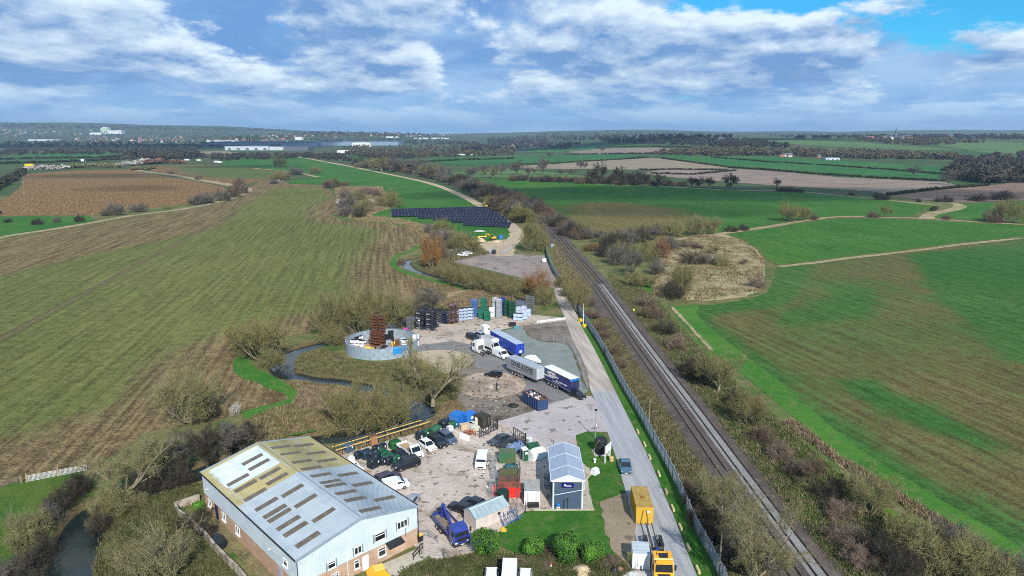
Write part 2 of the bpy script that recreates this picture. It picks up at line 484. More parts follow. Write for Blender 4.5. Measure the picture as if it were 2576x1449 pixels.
river_px = [(1117, 545), (1112, 575), (1116, 600), (1100, 628), (1060, 645), (1026, 652), (1018, 662), (1034, 674), (1080, 689), (1140, 704), (1200, 722),
   (1258, 738), (1312, 750), (1305, 762), (1230, 769), (1130, 775), (1050, 790), (975, 818), (900, 848), (809, 862), (756, 877), (724, 894), (709, 915), (716, 936), (744, 943),
   (794, 951), (856, 958), (914, 968), (969, 984), (1019, 1002), (1058, 1020), (1062, 1040), (1034, 1059), (981, 1074), (931, 1085), (829, 1097), (784, 1103), (700, 1122),
   (560, 1165), (420, 1215), (310, 1250), (245, 1277), (208, 1330), (172, 1420), (130, 1540), (60, 1720)]
river_c = smooth_path(P2(river_px), 5)
river_w = 4.4 + 0.5 * np.sin(np.arange(len(river_c)) * 0.7)
river_w[:60] = 3.6
river_w[-25:] += 0.6
river_poly = ribbon_poly(river_c, river_w + 2.4)

def build_base():
 xs = [(-9500, -260), (9500, -260), (9500, 13500), (-9500, 13500)]
 pts = [Vector(p) for p in xs]
 edges = [(0, 1), (1, 2), (2, 3), (3, 0)]
 o = len(pts); n = len(river_poly)
 pts += [Vector(p) for p in river_poly]; edges += [(o + i, o + (i + 1) % n) for i in range(n)]
 y = 30.0
 while y < 13000:
  st = max(28.0, 0.026 * y)
  x = -0.95 * y - 300
  while x < 0.95 * y + 300:
   pts.append(Vector((x + rnd.uniform(-.2, .2) * st, y + rnd.uniform(-.2, .2) * st))); x += st * 1.15
  y += st
 vs, es, fs, *_ = delaunay_2d_cdt(pts, edges, [], 0, 1e-4)
 V = np.array([(v.x, v.y) for v in vs]); F_ = np.array([f for f in fs if len(f) == 3], np.int32)
 a, b, c = V[F_[:, 0]], V[F_[:, 1]], V[F_[:, 2]]
 neg = ((b - a)[:, 0] * (c - a)[:, 1] - (b - a)[:, 1] * (c - a)[:, 0]) < 0
 F_[neg] = F_[neg][:, ::-1]
 ctr = (a + b + c) / 3
 keep = ~inside(river_poly, ctr[:, 0], ctr[:, 1])
 F_ = F_[keep]; ctr = ctr[keep]
 o = mesh_np('ground', np.c_[V, height(V[:, 0], V[:, 1])], F_, m_rough)
 o.data.materials.append(m_far)
 o.data.polygons.foreach_set('material_index', (ctr[:, 1] > 640).astype(np.int32))
 tag(o, kind='structure')
build_base()

def build_river():
 w2 = river_w + 2.4
 L0, L1 = offset(river_c, w2 / 2), offset(river_c, river_w / 2 + 0.1)
 R0, R1 = offset(river_c, -w2 / 2), offset(river_c, -(river_w / 2 + 0.1))
 n = len(river_c); V = []
 for i in range(n):
  V += [(*L0[i], 0.0), (*L1[i], -1.25), (*R1[i], -1.25), (*R0[i], 0.0)]
 F_ = []
 for i in range(n - 1):
  a, b = 4 * i, 4 * i + 4
  for k in range(3): F_.append((a + k, b + k, b + k + 1, a + k + 1)[::-1])
 tag(mesh_np('riverbed', V, F_, m_bank), kind='structure')
 A, B = offset(river_c, river_w / 2 + 0.55), offset(river_c, -(river_w / 2 + 0.55))
 V = [(*p, -0.8) for q in zip(A, B) for p in q]
 F_ = [(2 * i, 2 * i + 1, 2 * i + 3, 2 * i + 2) for i in range(n - 1)]
 t = NT('river water'); v = t.pos()
 t.out(t.mix(t.noise(v, 0.12, 3, 0.6, 0.4, 0.6), (0.010, 0.018, 0.020), (0.022, 0.030, 0.022)), 0.07, 0, 0.5)
 t.bump(t.noise(t.pos(True, (1, 1, 1)), 1.3, 3, 0.6), 0.10, 0.05)
 tag(mesh_np('river', V, F_, t.m), kind='structure')
build_river()

def ang(a, b):
 p, q = gp(*a), gp(*b); return math.atan2(q.y - p.y, q.x - p.x)
A_LEFT = ang((20, 838), (590, 532))
f_left = P2([(-420, 700), (0, 604), (100, 587), (200, 570), (330, 547), (440, 532), (520, 519), (600, 500), (634, 480), (630, 468), (655, 456), (700, 447), (726, 462), (811, 466), (834, 480), (844, 502), (851, 522), (846, 540), (869, 551),
    (944, 558), (1019, 566), (1044, 576), (1056, 592), (1054, 610), (1034, 627), (994, 641), (981, 660), (989, 672), (1019, 686), (1069, 699), (1131, 714), (1164, 724), (1150, 744), (1044, 768), (1004, 774), (930, 800), (860, 822),
    (769, 838), (700, 850), (625, 880), (600, 897), (585, 922), (600, 945), (644, 961), (690, 980), (722, 994), (729, 1002), (644, 1027), (605, 1037), (550, 1057), (375, 1085), (345, 1104), (300, 1138), (220, 1181), (70, 1203), (0, 1226), (-500, 1330)])
g_left = P2([(-420, 770), (0, 694), (200, 648), (400, 605), (540, 575), (640, 505), (690, 474), (805, 470), (832, 500), (775, 520), (765, 545), (800, 560), (950, 575), (948, 600), (915, 632), (895, 648), (868, 685), (880, 720), (905, 745),
    (760, 790), (600, 812), (475, 858), (375, 903), (330, 950), (316, 1010), (250, 1030), (125, 1077), (0, 1120), (-500, 1210)])
sheet('field', f_left, 0.03, field_mat('sown field', (0.120, 0.088, 0.046), (0.225, 0.168, 0.085), (0.105, 0.128, 0.036), (0.145, 0.158, 0.050), A_LEFT, 1.7, 0.022, 1.0, base=0.02, patch=0.012, bump=0.9), 9.0, [g_left], 22.0)
f_brown = P2([(60, 438), (175, 429), (325, 426), (362, 435), (462, 451), (562, 470), (574, 480), (475, 512), (375, 525), (275, 537), (225, 542), (67, 542), (-60, 546), (25, 492), (56, 465)])
sheet('field', f_brown, 0.05, field_mat('ploughed field', (0.165, 0.098, 0.042), (0.240, 0.150, 0.065), (0.14, 0.10, 0.03), (0.15, 0.11, 0.04), ang((180, 540), (210, 440)), 1.6, 0.05, 0.3, patch=0.01, bump=0.4), 22.0, [])
f_mid = P2([(390, 417), (500, 415), (600, 416), (644, 418), (660, 428), (731, 432), (719, 445), (669, 452), (644, 458), (587, 470), (500, 457), (425, 437), (375, 430)])
sheet('field', f_mid, 0.05, field_mat('half sown field', (0.15, 0.09, 0.04), (0.22, 0.14, 0.06), (0.07, 0.12, 0.03), (0.10, 0.14, 0.04), A_LEFT, 2.0, 0.03, 0.3, patch=0.008, bump=0.4), 25.0, [P2([(420, 418), (600, 418), (720, 434), (660, 450), (520, 446)])], 60)
sheet('field', P2([(-60, 545), (225, 544), (240, 556), (200, 563), (100, 579), (-60, 604)]), 0.07, m_pasture)
f_solar = P2([(560, 402), (644, 396), (756, 396), (856, 416), (994, 441), (1094, 463), (1169, 496), (1214, 524), (1272, 555), (1298, 578), (1302, 594), (1288, 610), (1225, 612), (1185, 600), (1140, 573), (1080, 562), (1000, 556), (930, 545), (925, 535), (985, 526), (1006, 518),
    (990, 508), (941, 503), (956, 478), (894, 472), (859, 467), (726, 462), (735, 452), (804, 445), (784, 438), (731, 431), (644, 421), (560, 418)])
sheet('field', f_solar, 0.06, m_pasture)

for off_ in (0.0, 2.1):
 q = [(p[0] + off_, p[1]) for p in P2([(-120, 915), (0, 848), (200, 742), (400, 634), (560, 548), (600, 528)])]
 strip_ = sheet('wheel_rut', ribbon_poly(resample(q, 6), 1.0), 0.055, M('rutted soil', (0.085, 0.060, 0.032), (0.125, 0.092, 0.048), .8, .95, world=True))
A_R1 = ang((1990, 1010), (2560, 1330))
r1 = P2([(2700, 590), (2564, 601), (2419, 617), (2330, 628), (2131, 652), (1954, 672), (1946, 700), (1930, 737), (1880, 753), (1800, 766), (1692, 770), (1700, 794), (1738, 829), (1763, 864), (1830, 915), (1890, 960), (1960, 1020), (2040, 1087), (2107, 1147),
   (2182, 1192), (2282, 1257), (2382, 1317), (2482, 1387), (2576, 1442), (2750, 1560), (2950, 1300), (2900, 700)])
r1_bare = P2([(1748, 790), (1840, 765), (1935, 758), (1955, 720), (1970, 690), (2100, 668), (2300, 650), (2500, 640), (2750, 650), (2850, 1300), (2750, 1480), (2576, 1370), (2482, 1312), (2382, 1255), (2282, 1200), (2182, 1140), (2107, 1085), (2040, 1030), (1960, 960), (1880, 895), (1810, 850), (1770, 820)])
r1_thick = [P2([(1690, 768), (1800, 765), (1930, 738), (1948, 700), (1956, 672), (2030, 662), (1985, 690), (1970, 740), (1940, 762), (1850, 775), (1755, 790), (1775, 822), (1820, 855), (1890, 905), (1970, 970), (2045, 1035), (2110, 1092), (2190, 1148), (2290, 1208), (2400, 1272), (2600, 1390), (2750, 1480), (2750, 1570), (2576, 1446), (2382, 1320), (2182, 1195), (2040, 1090), (1960, 1022), (1830, 918), (1735, 830)]),
   P2([(2130, 728), (2175, 735), (2170, 765), (2130, 785), (2060, 800), (1990, 805), (2010, 796), (2080, 775), (2120, 750)]),
   P2([(2150, 965), (2250, 1005), (2400, 1070), (2440, 1100), (2330, 1065), (2200, 1005)]), P2([(2300, 640), (2800, 600), (2900, 1000), (2576, 900), (2400, 760)])]
sheet('field', r1, 0.03, field_mat('thin wheat field', (0.115, 0.088, 0.036), (0.160, 0.122, 0.055), (0.026, 0.112, 0.020), (0.056, 0.128, 0.032), A_R1, 1.5, 0.03, 0.4, base=0.43, patch=0.012, bump=0.7), 7.0, r1_thick, 12.0)
r2 = P2([(1815, 586), (1932, 572), (2020, 558), (2118, 548), (2224, 550), (2330, 553), (2463, 561), (2569, 565), (2750, 572), (2700, 586), (2564, 597), (2419, 612), (2330, 624), (2131, 648), (1954, 668), (1925, 650), (1905, 625), (1870, 605)])
m_wheat = field_mat('wheat field', (0.135, 0.105, 0.035), (0.16, 0.13, 0.05), (0.024, 0.120, 0.016), (0.054, 0.150, 0.024), A_R1, 1.4, 0.03, 0.2, base=-0.02, patch=0.02, bump=0.4)
sheet('field', r2, 0.05, m_wheat, 12.0, [r2], 4.0)
r3 = P2([(1150, 447), (1300, 453), (1500, 462), (1700, 470), (1845, 477), (1932, 484), (1990, 480), (2050, 488), (2200, 501), (2366, 518), (2345, 525), (2290, 544), (2224, 546), (2118, 543), (2020, 553), (1932, 566), (1812, 584), (1720, 597), (1560, 597), (1470, 592), (1425, 580), (1385, 553), (1290, 503), (1200, 468)])
sheet('field', r3, 0.06, m_wheat, 20.0, [P2([(1100, 440), (1300, 445), (2400, 500), (2300, 560), (1935, 580), (1740, 600), (1745, 560), (1720, 530), (1600, 512), (1450, 508), (1430, 520), (1440, 560), (1420, 590), (1380, 560), (1200, 480)])], 40.0)
sheet('field', P2([(2330, 545), (2414, 526), (2405, 514), (2576, 505), (2750, 500), (2750, 566), (2569, 561), (2463, 556)]), 0.07, m_wheat, 25, [P2([(2250, 560), (2400, 480), (2900, 480), (2900, 580)])], 5)
m_tan = field_mat('pinkish tilled field', (0.215, 0.165, 0.135), (0.285, 0.225, 0.185), (0.2, 0.17, 0.12), (0.22, 0.18, 0.13), 0.3, 4, 0.02, 0.2, bump=0.2, patch=0.004)
m_stub = field_mat('stubble field', (0.235, 0.195, 0.135), (0.295, 0.245, 0.175), (0.2, 0.17, 0.12), (0.22, 0.18, 0.13), 0.3, 4, 0.02, 0.2, bump=0.2, patch=0.004)
m_brown2 = field_mat('umber tilled field', (0.185, 0.125, 0.095), (0.245, 0.170, 0.130), (0.2, 0.17, 0.12), (0.22, 0.18, 0.13), 0.3, 4, 0.02, 0.2, bump=0.2, patch=0.004)
m_green_far = ground_mat('distant pasture', (0.022, 0.112, 0.026), (0.050, 0.140, 0.034), big=0.006, mid=0.03, fine=0.3, bump=0)
m_green_pale = ground_mat('pale distant pasture', (0.075, 0.150, 0.045), (0.110, 0.165, 0.060), big=0.006, mid=0.03, fine=0.3, bump=0)
def far_field(pts, mat, lift=0.25):
 return sheet('field', P2(pts), lift, mat, 45.0)
far_field([(2233, 493), (2374, 477), (2485, 468), (2576, 456), (2800, 440), (2800, 506), (2576, 505), (2418, 509), (2300, 502)], m_brown2)
far_field([(1664, 427), (1836, 424), (1932, 430), (2109, 446), (2374, 458), (2416, 468), (2233, 490), (2197, 483), (2020, 471), (1932, 466), (1686, 446), (1620, 436)], m_tan)
far_field([(1288, 418), (1376, 414), (1474, 407), (1633, 398), (1664, 399), (1836, 422), (1655, 427), (1571, 427), (1376, 425), (1288, 424)], m_stub)
far_field([(1040, 404), (1150, 396), (1288, 393), (1500, 388), (1624, 391), (1553, 402), (1376, 412), (1288, 414), (1150, 416)], m_green_far)
far_field([(1664, 391), (1932, 394), (2109, 404), (2374, 420), (2383, 440), (2374, 455), (2109, 443), (1932, 427), (1841, 420), (1686, 399)], m_green_far)
far_field([(1420, 381), (1520, 374), (1650, 371), (1700, 376), (1640, 385), (1480, 389)], m_tan)
far_field([(1300, 384), (1420, 371), (1560, 364), (1700, 366), (1640, 371), (1500, 375), (1400, 384)], m_green_far)
far_field([(1225, 368), (1270, 362), (1330, 359), (1395, 361), (1350, 367), (1280, 371)], m_brown2)
far_field([(1900, 353), (2000, 352), (2160, 358), (2330, 371), (2430, 377), (2300, 378), (2130, 370), (1980, 362)], m_green_pale)
far_field([(2060, 372), (2240, 380), (2380, 385), (2300, 392), (2120, 385)], m_green_far)
far_field([(2330, 362), (2480, 356), (2600, 362), (2600, 372), (2440, 377)], m_green_pale)
far_field([(2430, 379), (2576, 372), (2700, 370), (2700, 388), (2500, 386)], m_green_pale)
far_field([(0, 396), (150, 381), (310, 386), (300, 393), (120, 398), (0, 402)], m_green_far)
far_field([(-100, 408), (150, 399), (290, 398), (260, 404), (60, 412)], m_green_far)
far_field([(430, 383), (560, 380), (620, 386), (470, 388)], m_stub)
far_field([(820, 392), (940, 388), (960, 394), (860, 400)], m_green_far)
far_field([(1060, 440), (1250, 425), (1420, 436), (1500, 448), (1300, 448), (1120, 446)], m_green_pale)

def strip(name, pts, w, z, mat, k=4, label=None):
 c = smooth_path(P2(pts), k); ww = np.interp(np.linspace(0, 1, len(c)), np.linspace(0, 1, len(np.atleast_1d(w))), np.atleast_1d(w)) if np.ndim(w) else w
 if np.ndim(ww): ww = ww * (1 + 0.18 * nrs.uniform(-1, 1, len(c)))
 return sheet(name, ribbon_poly(c, ww), z, mat)
strip('dry_grass_strip', [(-200, 650), (0, 598), (100, 582), (200, 566), (330, 543), (440, 529), (520, 515), (600, 494), (628, 478), (610, 468)], [6.5] * 9, 0.09, m_straw)
strip('dry_grass_strip', [(345, 428), (372, 433), (440, 441), (500, 452), (560, 462), (585, 468)], [12] * 9, 0.10, m_straw)
strip('dry_grass_strip', [(640, 424), (735, 432), (800, 446)], [8] * 5, 0.10, m_straw)
strip('dry_grass_strip', [(1700, 603), (1800, 590), (1932, 571), (2020, 556), (2118, 545), (2224, 547), (2330, 550), (2463, 559), (2576, 565)], [5.5] * 9, 0.10, m_straw)
strip('dry_grass_strip', [(1960, 671), (2050, 661), (2131, 650), (2230, 639), (2330, 627), (2419, 615), (2564, 600)], [3.5] * 9, 0.08, m_straw)
strip('dry_grass_strip', [(1500, 463), (1700, 471), (1845, 479), (1990, 481), (2100, 491), (2200, 500), (2366, 518)], [6] * 9, 0.11, m_straw)
strip('dry_grass_strip', [(2330, 549), (2345, 538), (2400, 527), (2415, 518), (2395, 510)], [9, 8, 8, 9, 7], 0.12, m_straw)
strip('dry_grass_strip', [(880, 545), (960, 550), (1020, 558), (1062, 572), (1080, 590), (1085, 610)], [9, 9, 8, 9, 10], 0.10, m_straw)
strip('grass_verge', [(840, 540), (870, 553), (950, 560), (1025, 568), (1052, 578), (1064, 594), (1062, 612), (1038, 630), (1000, 642), (988, 660), (996, 674), (1025, 688), (1075, 702), (1135, 717), (1170, 726)], [2.6] * 9, 0.08, m_bright)
sheet('grass_verge', P2([(584, 924), (590, 905), (604, 893), (622, 903), (650, 930), (690, 948), (730, 972), (757, 992), (759, 1003), (735, 1006), (722, 996), (690, 982), (644, 963), (600, 947)]), 0.06, m_bright)
sheet('grass_verge', P2([(605, 1038), (650, 1026), (735, 1003), (760, 1004), (735, 1018), (650, 1046), (612, 1055)]), 0.07, m_bright)
sheet('grass_patch', P2([(630, 1085), (700, 1062), (800, 1056), (840, 1070), (800, 1085), (700, 1103), (640, 1105)]), 0.06, m_pasture)
sheet('grass_patch', P2([(850, 908), (900, 903), (960, 918), (985, 935), (930, 940), (870, 925)]), 0.06, m_pasture)
sheet('meadow', P2([(-300, 1310), (0, 1228), (70, 1206), (215, 1183), (205, 1195), (160, 1220), (135, 1258), (105, 1290), (108, 1320), (70, 1370), (20, 1430), (0, 1449), (-200, 1600)]), 0.05, ground_mat('meadow grass', (0.036, 0.095, 0.014), (0.095, 0.130, 0.024), big=0.05, mid=0.3, fine=3))
strip('grass_path', [(1612, 712), (1635, 750), (1668, 790), (1725, 850), (1785, 905)], [5, 5, 4.5, 4, 4], 0.05, m_bright)
strip('grass_path', [(1985, 1095), (2060, 1160), (2120, 1205), (2180, 1260), (2260, 1300), (2310, 1330)], [2.2] * 6, 0.05, ground_mat('yellow green path', (0.075, 0.165, 0.014), (0.105, 0.185, 0.022), big=0.1, mid=0.5, fine=3))
strip('dry_grass_strip', [(1690, 772), (1745, 832), (1790, 880)], [1.2] * 4, 0.07, m_straw)
sheet('grass_verge', P2([(1692, 771), (1760, 766), (1752, 786), (1775, 818), (1830, 860), (1900, 912), (1975, 972), (2045, 1034), (2107, 1087), (2182, 1144), (2282, 1204), (2382, 1267), (2482, 1324), (2576, 1382), (2750, 1490), (2750, 1560), (2576, 1442), (2482, 1387), (2382, 1317), (2282, 1257), (2182, 1192), (2107, 1147), (2040, 1087), (1960, 1020), (1890, 960), (1830, 915), (1763, 864), (1738, 829), (1702, 794)]), 0.06, m_bright)
sheet('grass_bank', P2([(1530, 700), (1600, 705), (1640, 760), (1700, 830), (1780, 905), (1880, 965), (1960, 1024), (2040, 1090), (2182, 1196), (2382, 1321), (2576, 1447), (2800, 1600), (2250, 1560), (2090, 1449), (1880, 1160), (1770, 1008), (1660, 858), (1552, 708)]), 0.03, ground_mat('green bank grass', (0.060, 0.115, 0.026), (0.125, 0.145, 0.050), (0.20, 0.16, 0.085), big=0.06, mid=0.3, fine=2.5))
strip('dry_grass_strip', [(1985, 1062), (2040, 1100), (2100, 1150), (2150, 1187), (2250, 1247), (2350, 1305), (2420, 1352), (2500, 1405), (2600, 1462)], [2.2] * 9, 0.09, m_straw)
sheet('mound', P2([(1640, 750), (1650, 700), (1660, 650), (1700, 612), (1760, 590), (1820, 588), (1868, 605), (1905, 630), (1922, 655), (1925, 690), (1915, 730), (1870, 748), (1780, 757)]), 0.05, m_straw, 4.0, relief=0.9)
sheet('reed_bank', P2([(1130, 735), (1200, 725), (1270, 742), (1300, 752), (1240, 762), (1170, 764), (1090, 770), (1120, 755)]), 0.04, m_straw)
track_px = [(700, 391), (760, 397), (850, 413), (1000, 443), (1090, 464), (1160, 492), (1215, 521), (1262, 549), (1292, 573), (1300, 592), (1290, 608), (1275, 625), (1270, 645)]
strip('dirt_track', track_px, [9, 9, 8, 7.5, 7.5, 8, 8.5, 9], 0.12, m_track, 5)
sheet('dirt_track', P2([(1190, 628), (1210, 612), (1250, 604), (1290, 602), (1288, 622), (1280, 645), (1255, 642), (1225, 632)]), 0.14, m_track)
sheet('compound', P2([(1128, 655), (1142, 640), (1200, 636), (1370, 643), (1392, 690), (1418, 724), (1395, 726), (1330, 705), (1230, 680)]), 0.06, ground_mat('compound hardcore', (0.30, 0.245, 0.215), (0.235, 0.19, 0.17), (0.12, 0.10, 0.085), big=0.05, mid=0.3, fine=3))

road_poly = P2([(1392, 724), (1418, 724), (1436, 757), (1463, 822), (1493, 874), (1525, 937), (1550, 989), (1575, 1039), (1599, 1087), (1633, 1152), (1660, 1219), (1698, 1307), (1728, 1387), (1753, 1449), (1880, 1750),
    (1660, 1750), (1620, 1449), (1595, 1330), (1575, 1240), (1550, 1152), (1528, 1087), (1513, 1049), (1500, 1012), (1485, 982), (1478, 937), (1463, 899), (1440, 855), (1423, 807), (1398, 749)])
def road_material():
 t = NT('access road'); v = t.pos()
 far = t.rng(t.n('ShaderNodeSeparateXYZ').outputs[1], 0, 1)
 sep = t.n('ShaderNodeSeparateXYZ'); t.L.new(v, sep.inputs[0])
 k = t.math('ADD', sep.outputs[1], t.math('MULTIPLY', t.noise(v, 0.25, 4, 0.6), 6.0))
 k = t.rng(k, 147, 152)
 near = t.mix(t.noise(t.pos(True, (0.9, 0.05, 1), R(-4)), 1.0, 5, 0.65, 0.35, 0.65), (0.355, 0.355, 0.365), (0.265, 0.27, 0.285))
 old = t.mix(t.noise(t.pos(True, (0.9, 0.06, 1), R(-9)), 1.0, 6, 0.65, 0.38, 0.62), (0.465, 0.405, 0.355), (0.32, 0.265, 0.22))
 c = t.mix(k, near, old)
 c = t.mix(1.0, c, t.mix(t.noise(v, 2.0, 5, 0.7, 0.3, 0.7), (0.88, 0.88, 0.88), (1.08, 1.08, 1.08)), 'MULTIPLY')
 t.out(c, 0.85, 0, 0.2); t.bump(t.noise(v, 6, 3, 0.6), 0.15, 0.03)
 return t.m
sheet('road', road_poly, 0.060, road_material())
apron_poly = P2([(1248, 1062), (1300, 1047), (1345, 1033), (1400, 1011), (1462, 994), (1490, 998), (1502, 1014), (1515, 1050), (1530, 1088), (1476, 1086), (1448, 1096), (1452, 1122), (1390, 1132), (1345, 1102), (1290, 1078)])
sheet('pavement', apron_poly, 0.070, m_apron)
yard_poly = P2([(838, 1150), (1000, 1102), (1150, 1069), (1246, 1060), (1345, 1102), (1390, 1132), (1385, 1200), (1380, 1283), (1322, 1285), (1290, 1310), (1190, 1390), (1098, 1412), (1060, 1385), (1040, 1372), (830, 1240)])
yard = sheet('yard', yard_poly, 0.030, m_joint)
U_ANG = R(42.3)
U = Vector((math.cos(U_ANG), math.sin(U_ANG), 0)); W = Vector((-math.sin(U_ANG), math.cos(U_ANG), 0))
def slabs(parent, poly, ang_, sx, sy, z, mat, gap=0.07, origin=(0, 0)):
 import bmesh
 c, s = math.cos(-ang_), math.sin(-ang_)
 Q = [(c * (x - origin[0]) - s * (y - origin[1]), s * (x - origin[0]) + c * (y - origin[1])) for x, y in poly]
 xs = [q[0] for q in Q]; ys = [q[1] for q in Q]
 def clip(pg, f):
  out = []
  for i in range(len(pg)):
   a, b = pg[i], pg[(i + 1) % len(pg)]; fa, fb = f(a), f(b)
   if fa >= 0: out.append(a)
   if (fa >= 0) != (fb >= 0):
    t = fa / (fa - fb); out.append((a[0] + t * (b[0] - a[0]), a[1] + t * (b[1] - a[1])))
  return out
 k = 0
 for i in range(int(min(xs) // sx), int(max(xs) // sx) + 1):
  for j in range(int(min(ys) // sy), int(max(ys) // sy) + 1):
   x0, x1, y0, y1 = i * sx + gap / 2, (i + 1) * sx - gap / 2, j * sy + gap / 2, (j + 1) * sy - gap / 2
   pg = Q
   for f in (lambda p: p[0] - x0, lambda p: x1 - p[0], lambda p: p[1] - y0, lambda p: y1 - p[1]):
    pg = clip(pg, f)
    if len(pg) < 3: break
   if len(pg) < 3: continue
   ar = abs(sum(pg[a][0] * pg[(a + 1) % len(pg)][1] - pg[(a + 1) % len(pg)][0] * pg[a][1] for a in range(len(pg)))) / 2
   if ar < 0.5: continue
   C, S_ = math.cos(ang_), math.sin(ang_)
   w = [(C * x - S_ * y + origin[0], S_ * x + C * y + origin[1]) for x, y in pg]
   mb = MB(); mb.prism(w, 0.034, z + rnd.uniform(-0.008, 0.008)); mb.build('slab', mat, parent); k += 1
 return k
slabs(yard, yard_poly, U_ANG, 6.1, 4.6, 0.085, m_yard, 0.07, tuple(at(1126, 1195)[:2]))
upper_poly = P2([(1002, 848), (1030, 834), (1075, 812), (1150, 782), (1250, 786), (1335, 792), (1421, 800), (1424, 808), (1312, 820), (1262, 830), (1234, 842), (1212, 872), (1178, 866), (1140, 858), (1090, 865), (1042, 869)])
sheet('pavement', upper_poly, 0.065, m_upper)
sheet('pavement', P2([(1042, 869), (1090, 865), (1140, 858), (1180, 866), (1230, 880), (1275, 902), (1330, 935), (1400, 972), (1462, 994), (1400, 1011), (1345, 1033), (1322, 1000), (1300, 945), (1200, 925), (1120, 890), (1052, 895)]), 0.050, m_tarmac)
sheet('gravel_lot', P2([(1234, 842), (1312, 820), (1333, 850), (1362, 860), (1420, 865), (1438, 880), (1450, 910), (1462, 950), (1478, 986), (1466, 992), (1400, 970), (1330, 932), (1275, 900), (1225, 876)]), 0.045, m_gravel)
sheet('bare_ground', P2([(1314, 820), (1424, 808), (1440, 856), (1463, 899), (1478, 937), (1482, 980), (1466, 950), (1452, 908), (1440, 880), (1422, 866), (1362, 861), (1334, 850)]), 0.042, m_earth)
sheet('bare_ground', P2([(1100, 905), (1200, 920), (1290, 940), (1325, 985), (1345, 1032), (1250, 1062), (1195, 1060), (1165, 1040), (1150, 1012), (1140, 960)]), 0.040, m_earth)
def disc(px, py, r, mat, z):
 c = at(px, py); p = [(c.x + r * math.cos(a), c.y + r * math.sin(a)) for a in np.linspace(0, 2 * math.pi, 49)[:-1]]
 o = MB().prism(p, 0.0, z).build('concrete_disc', mat); return tag(o, kind='structure')
disc(1099, 909, 9.2, m_disc, 0.16); disc(1234, 968, 8.2, m_disc2, 0.16)
sheet('lawn', P2([(1300, 1292), (1380, 1284), (1497, 1283), (1511, 1262), (1521, 1320), (1537, 1380), (1548, 1404), (1420, 1412), (1300, 1400), (1258, 1372), (1255, 1332)]), 0.050, m_lawn)
sheet('lawn', P2([(1479, 1206), (1500, 1190), (1532, 1186), (1572, 1238), (1511, 1261), (1497, 1283), (1490, 1268)]), 0.052, m_lawn)
sheet('lawn', P2([(1449, 1097), (1460, 1091), (1476, 1087), (1500, 1088), (1520, 1091), (1529, 1105), (1549, 1155), (1572, 1237), (1533, 1185), (1500, 1189), (1478, 1176), (1466, 1165), (1456, 1130)]), 0.054, m_lawn)
sheet('pavement', P2([(1382, 1140), (1452, 1124), (1466, 1165), (1500, 1190), (1479, 1206), (1490, 1268), (1495, 1282), (1382, 1283)]), 0.045, m_pad)
sheet('layby', P2([(1510, 1263), (1574, 1240), (1597, 1335), (1624, 1449), (1660, 1600), (1630, 1600), (1590, 1449), (1566, 1412), (1538, 1382), (1521, 1320)]), 0.072, m_layby)
sheet('gravel_lot', P2([(1000, 1449), (1150, 1432), (1300, 1424), (1440, 1432), (1560, 1425), (1700, 1600), (900, 1700)]), 0.040, ground_mat('stony yard', (0.22, 0.21, 0.185), (0.17, 0.16, 0.135), (0.07, 0.09, 0.03), big=0.1, mid=0.4, fine=3))
sheet('pavement', P2([(1000, 1449), (1070, 1405), (1090, 1385), (1078, 1375), (1052, 1380), (960, 1421), (930, 1449)]), 0.055, m_pad)
sheet('pavement', P2([(505, 1265), (550, 1262), (600, 1300), (760, 1440), (800, 1500), (700, 1500), (600, 1400), (455, 1290)]), 0.050, ground_mat('mossy concrete', (0.215, 0.185, 0.085), (0.15, 0.125, 0.07), (0.06, 0.055, 0.035), big=0.1, mid=0.4, fine=3))
road_r = [(1463, 822), (1493, 874), (1525, 937), (1550, 989), (1575, 1039), (1599, 1087), (1633, 1152), (1660, 1219), (1698, 1307), (1728, 1387), (1753, 1449), (1800, 1560)]
fence_px = [(1372, 625), (1378, 650), (1395, 690), (1418, 722), (1436, 752), (1458, 790), (1484, 830), (1506, 864), (1530, 905), (1556, 955), (1584, 1005), (1612, 1052), (1637, 1100), (1668, 1155), (1702, 1222), (1727, 1282), (1755, 1345), (1787, 1402), (1820, 1470), (1850, 1540)]
sheet('grass_verge', P2(road_r + [(1852, 1545), (1820, 1470), (1787, 1402), (1755, 1345), (1727, 1282), (1702, 1222), (1668, 1155), (1637, 1100), (1612, 1052), (1584, 1005), (1556, 955), (1530, 905), (1506, 864), (1480, 826)]), 0.056, m_lawn)

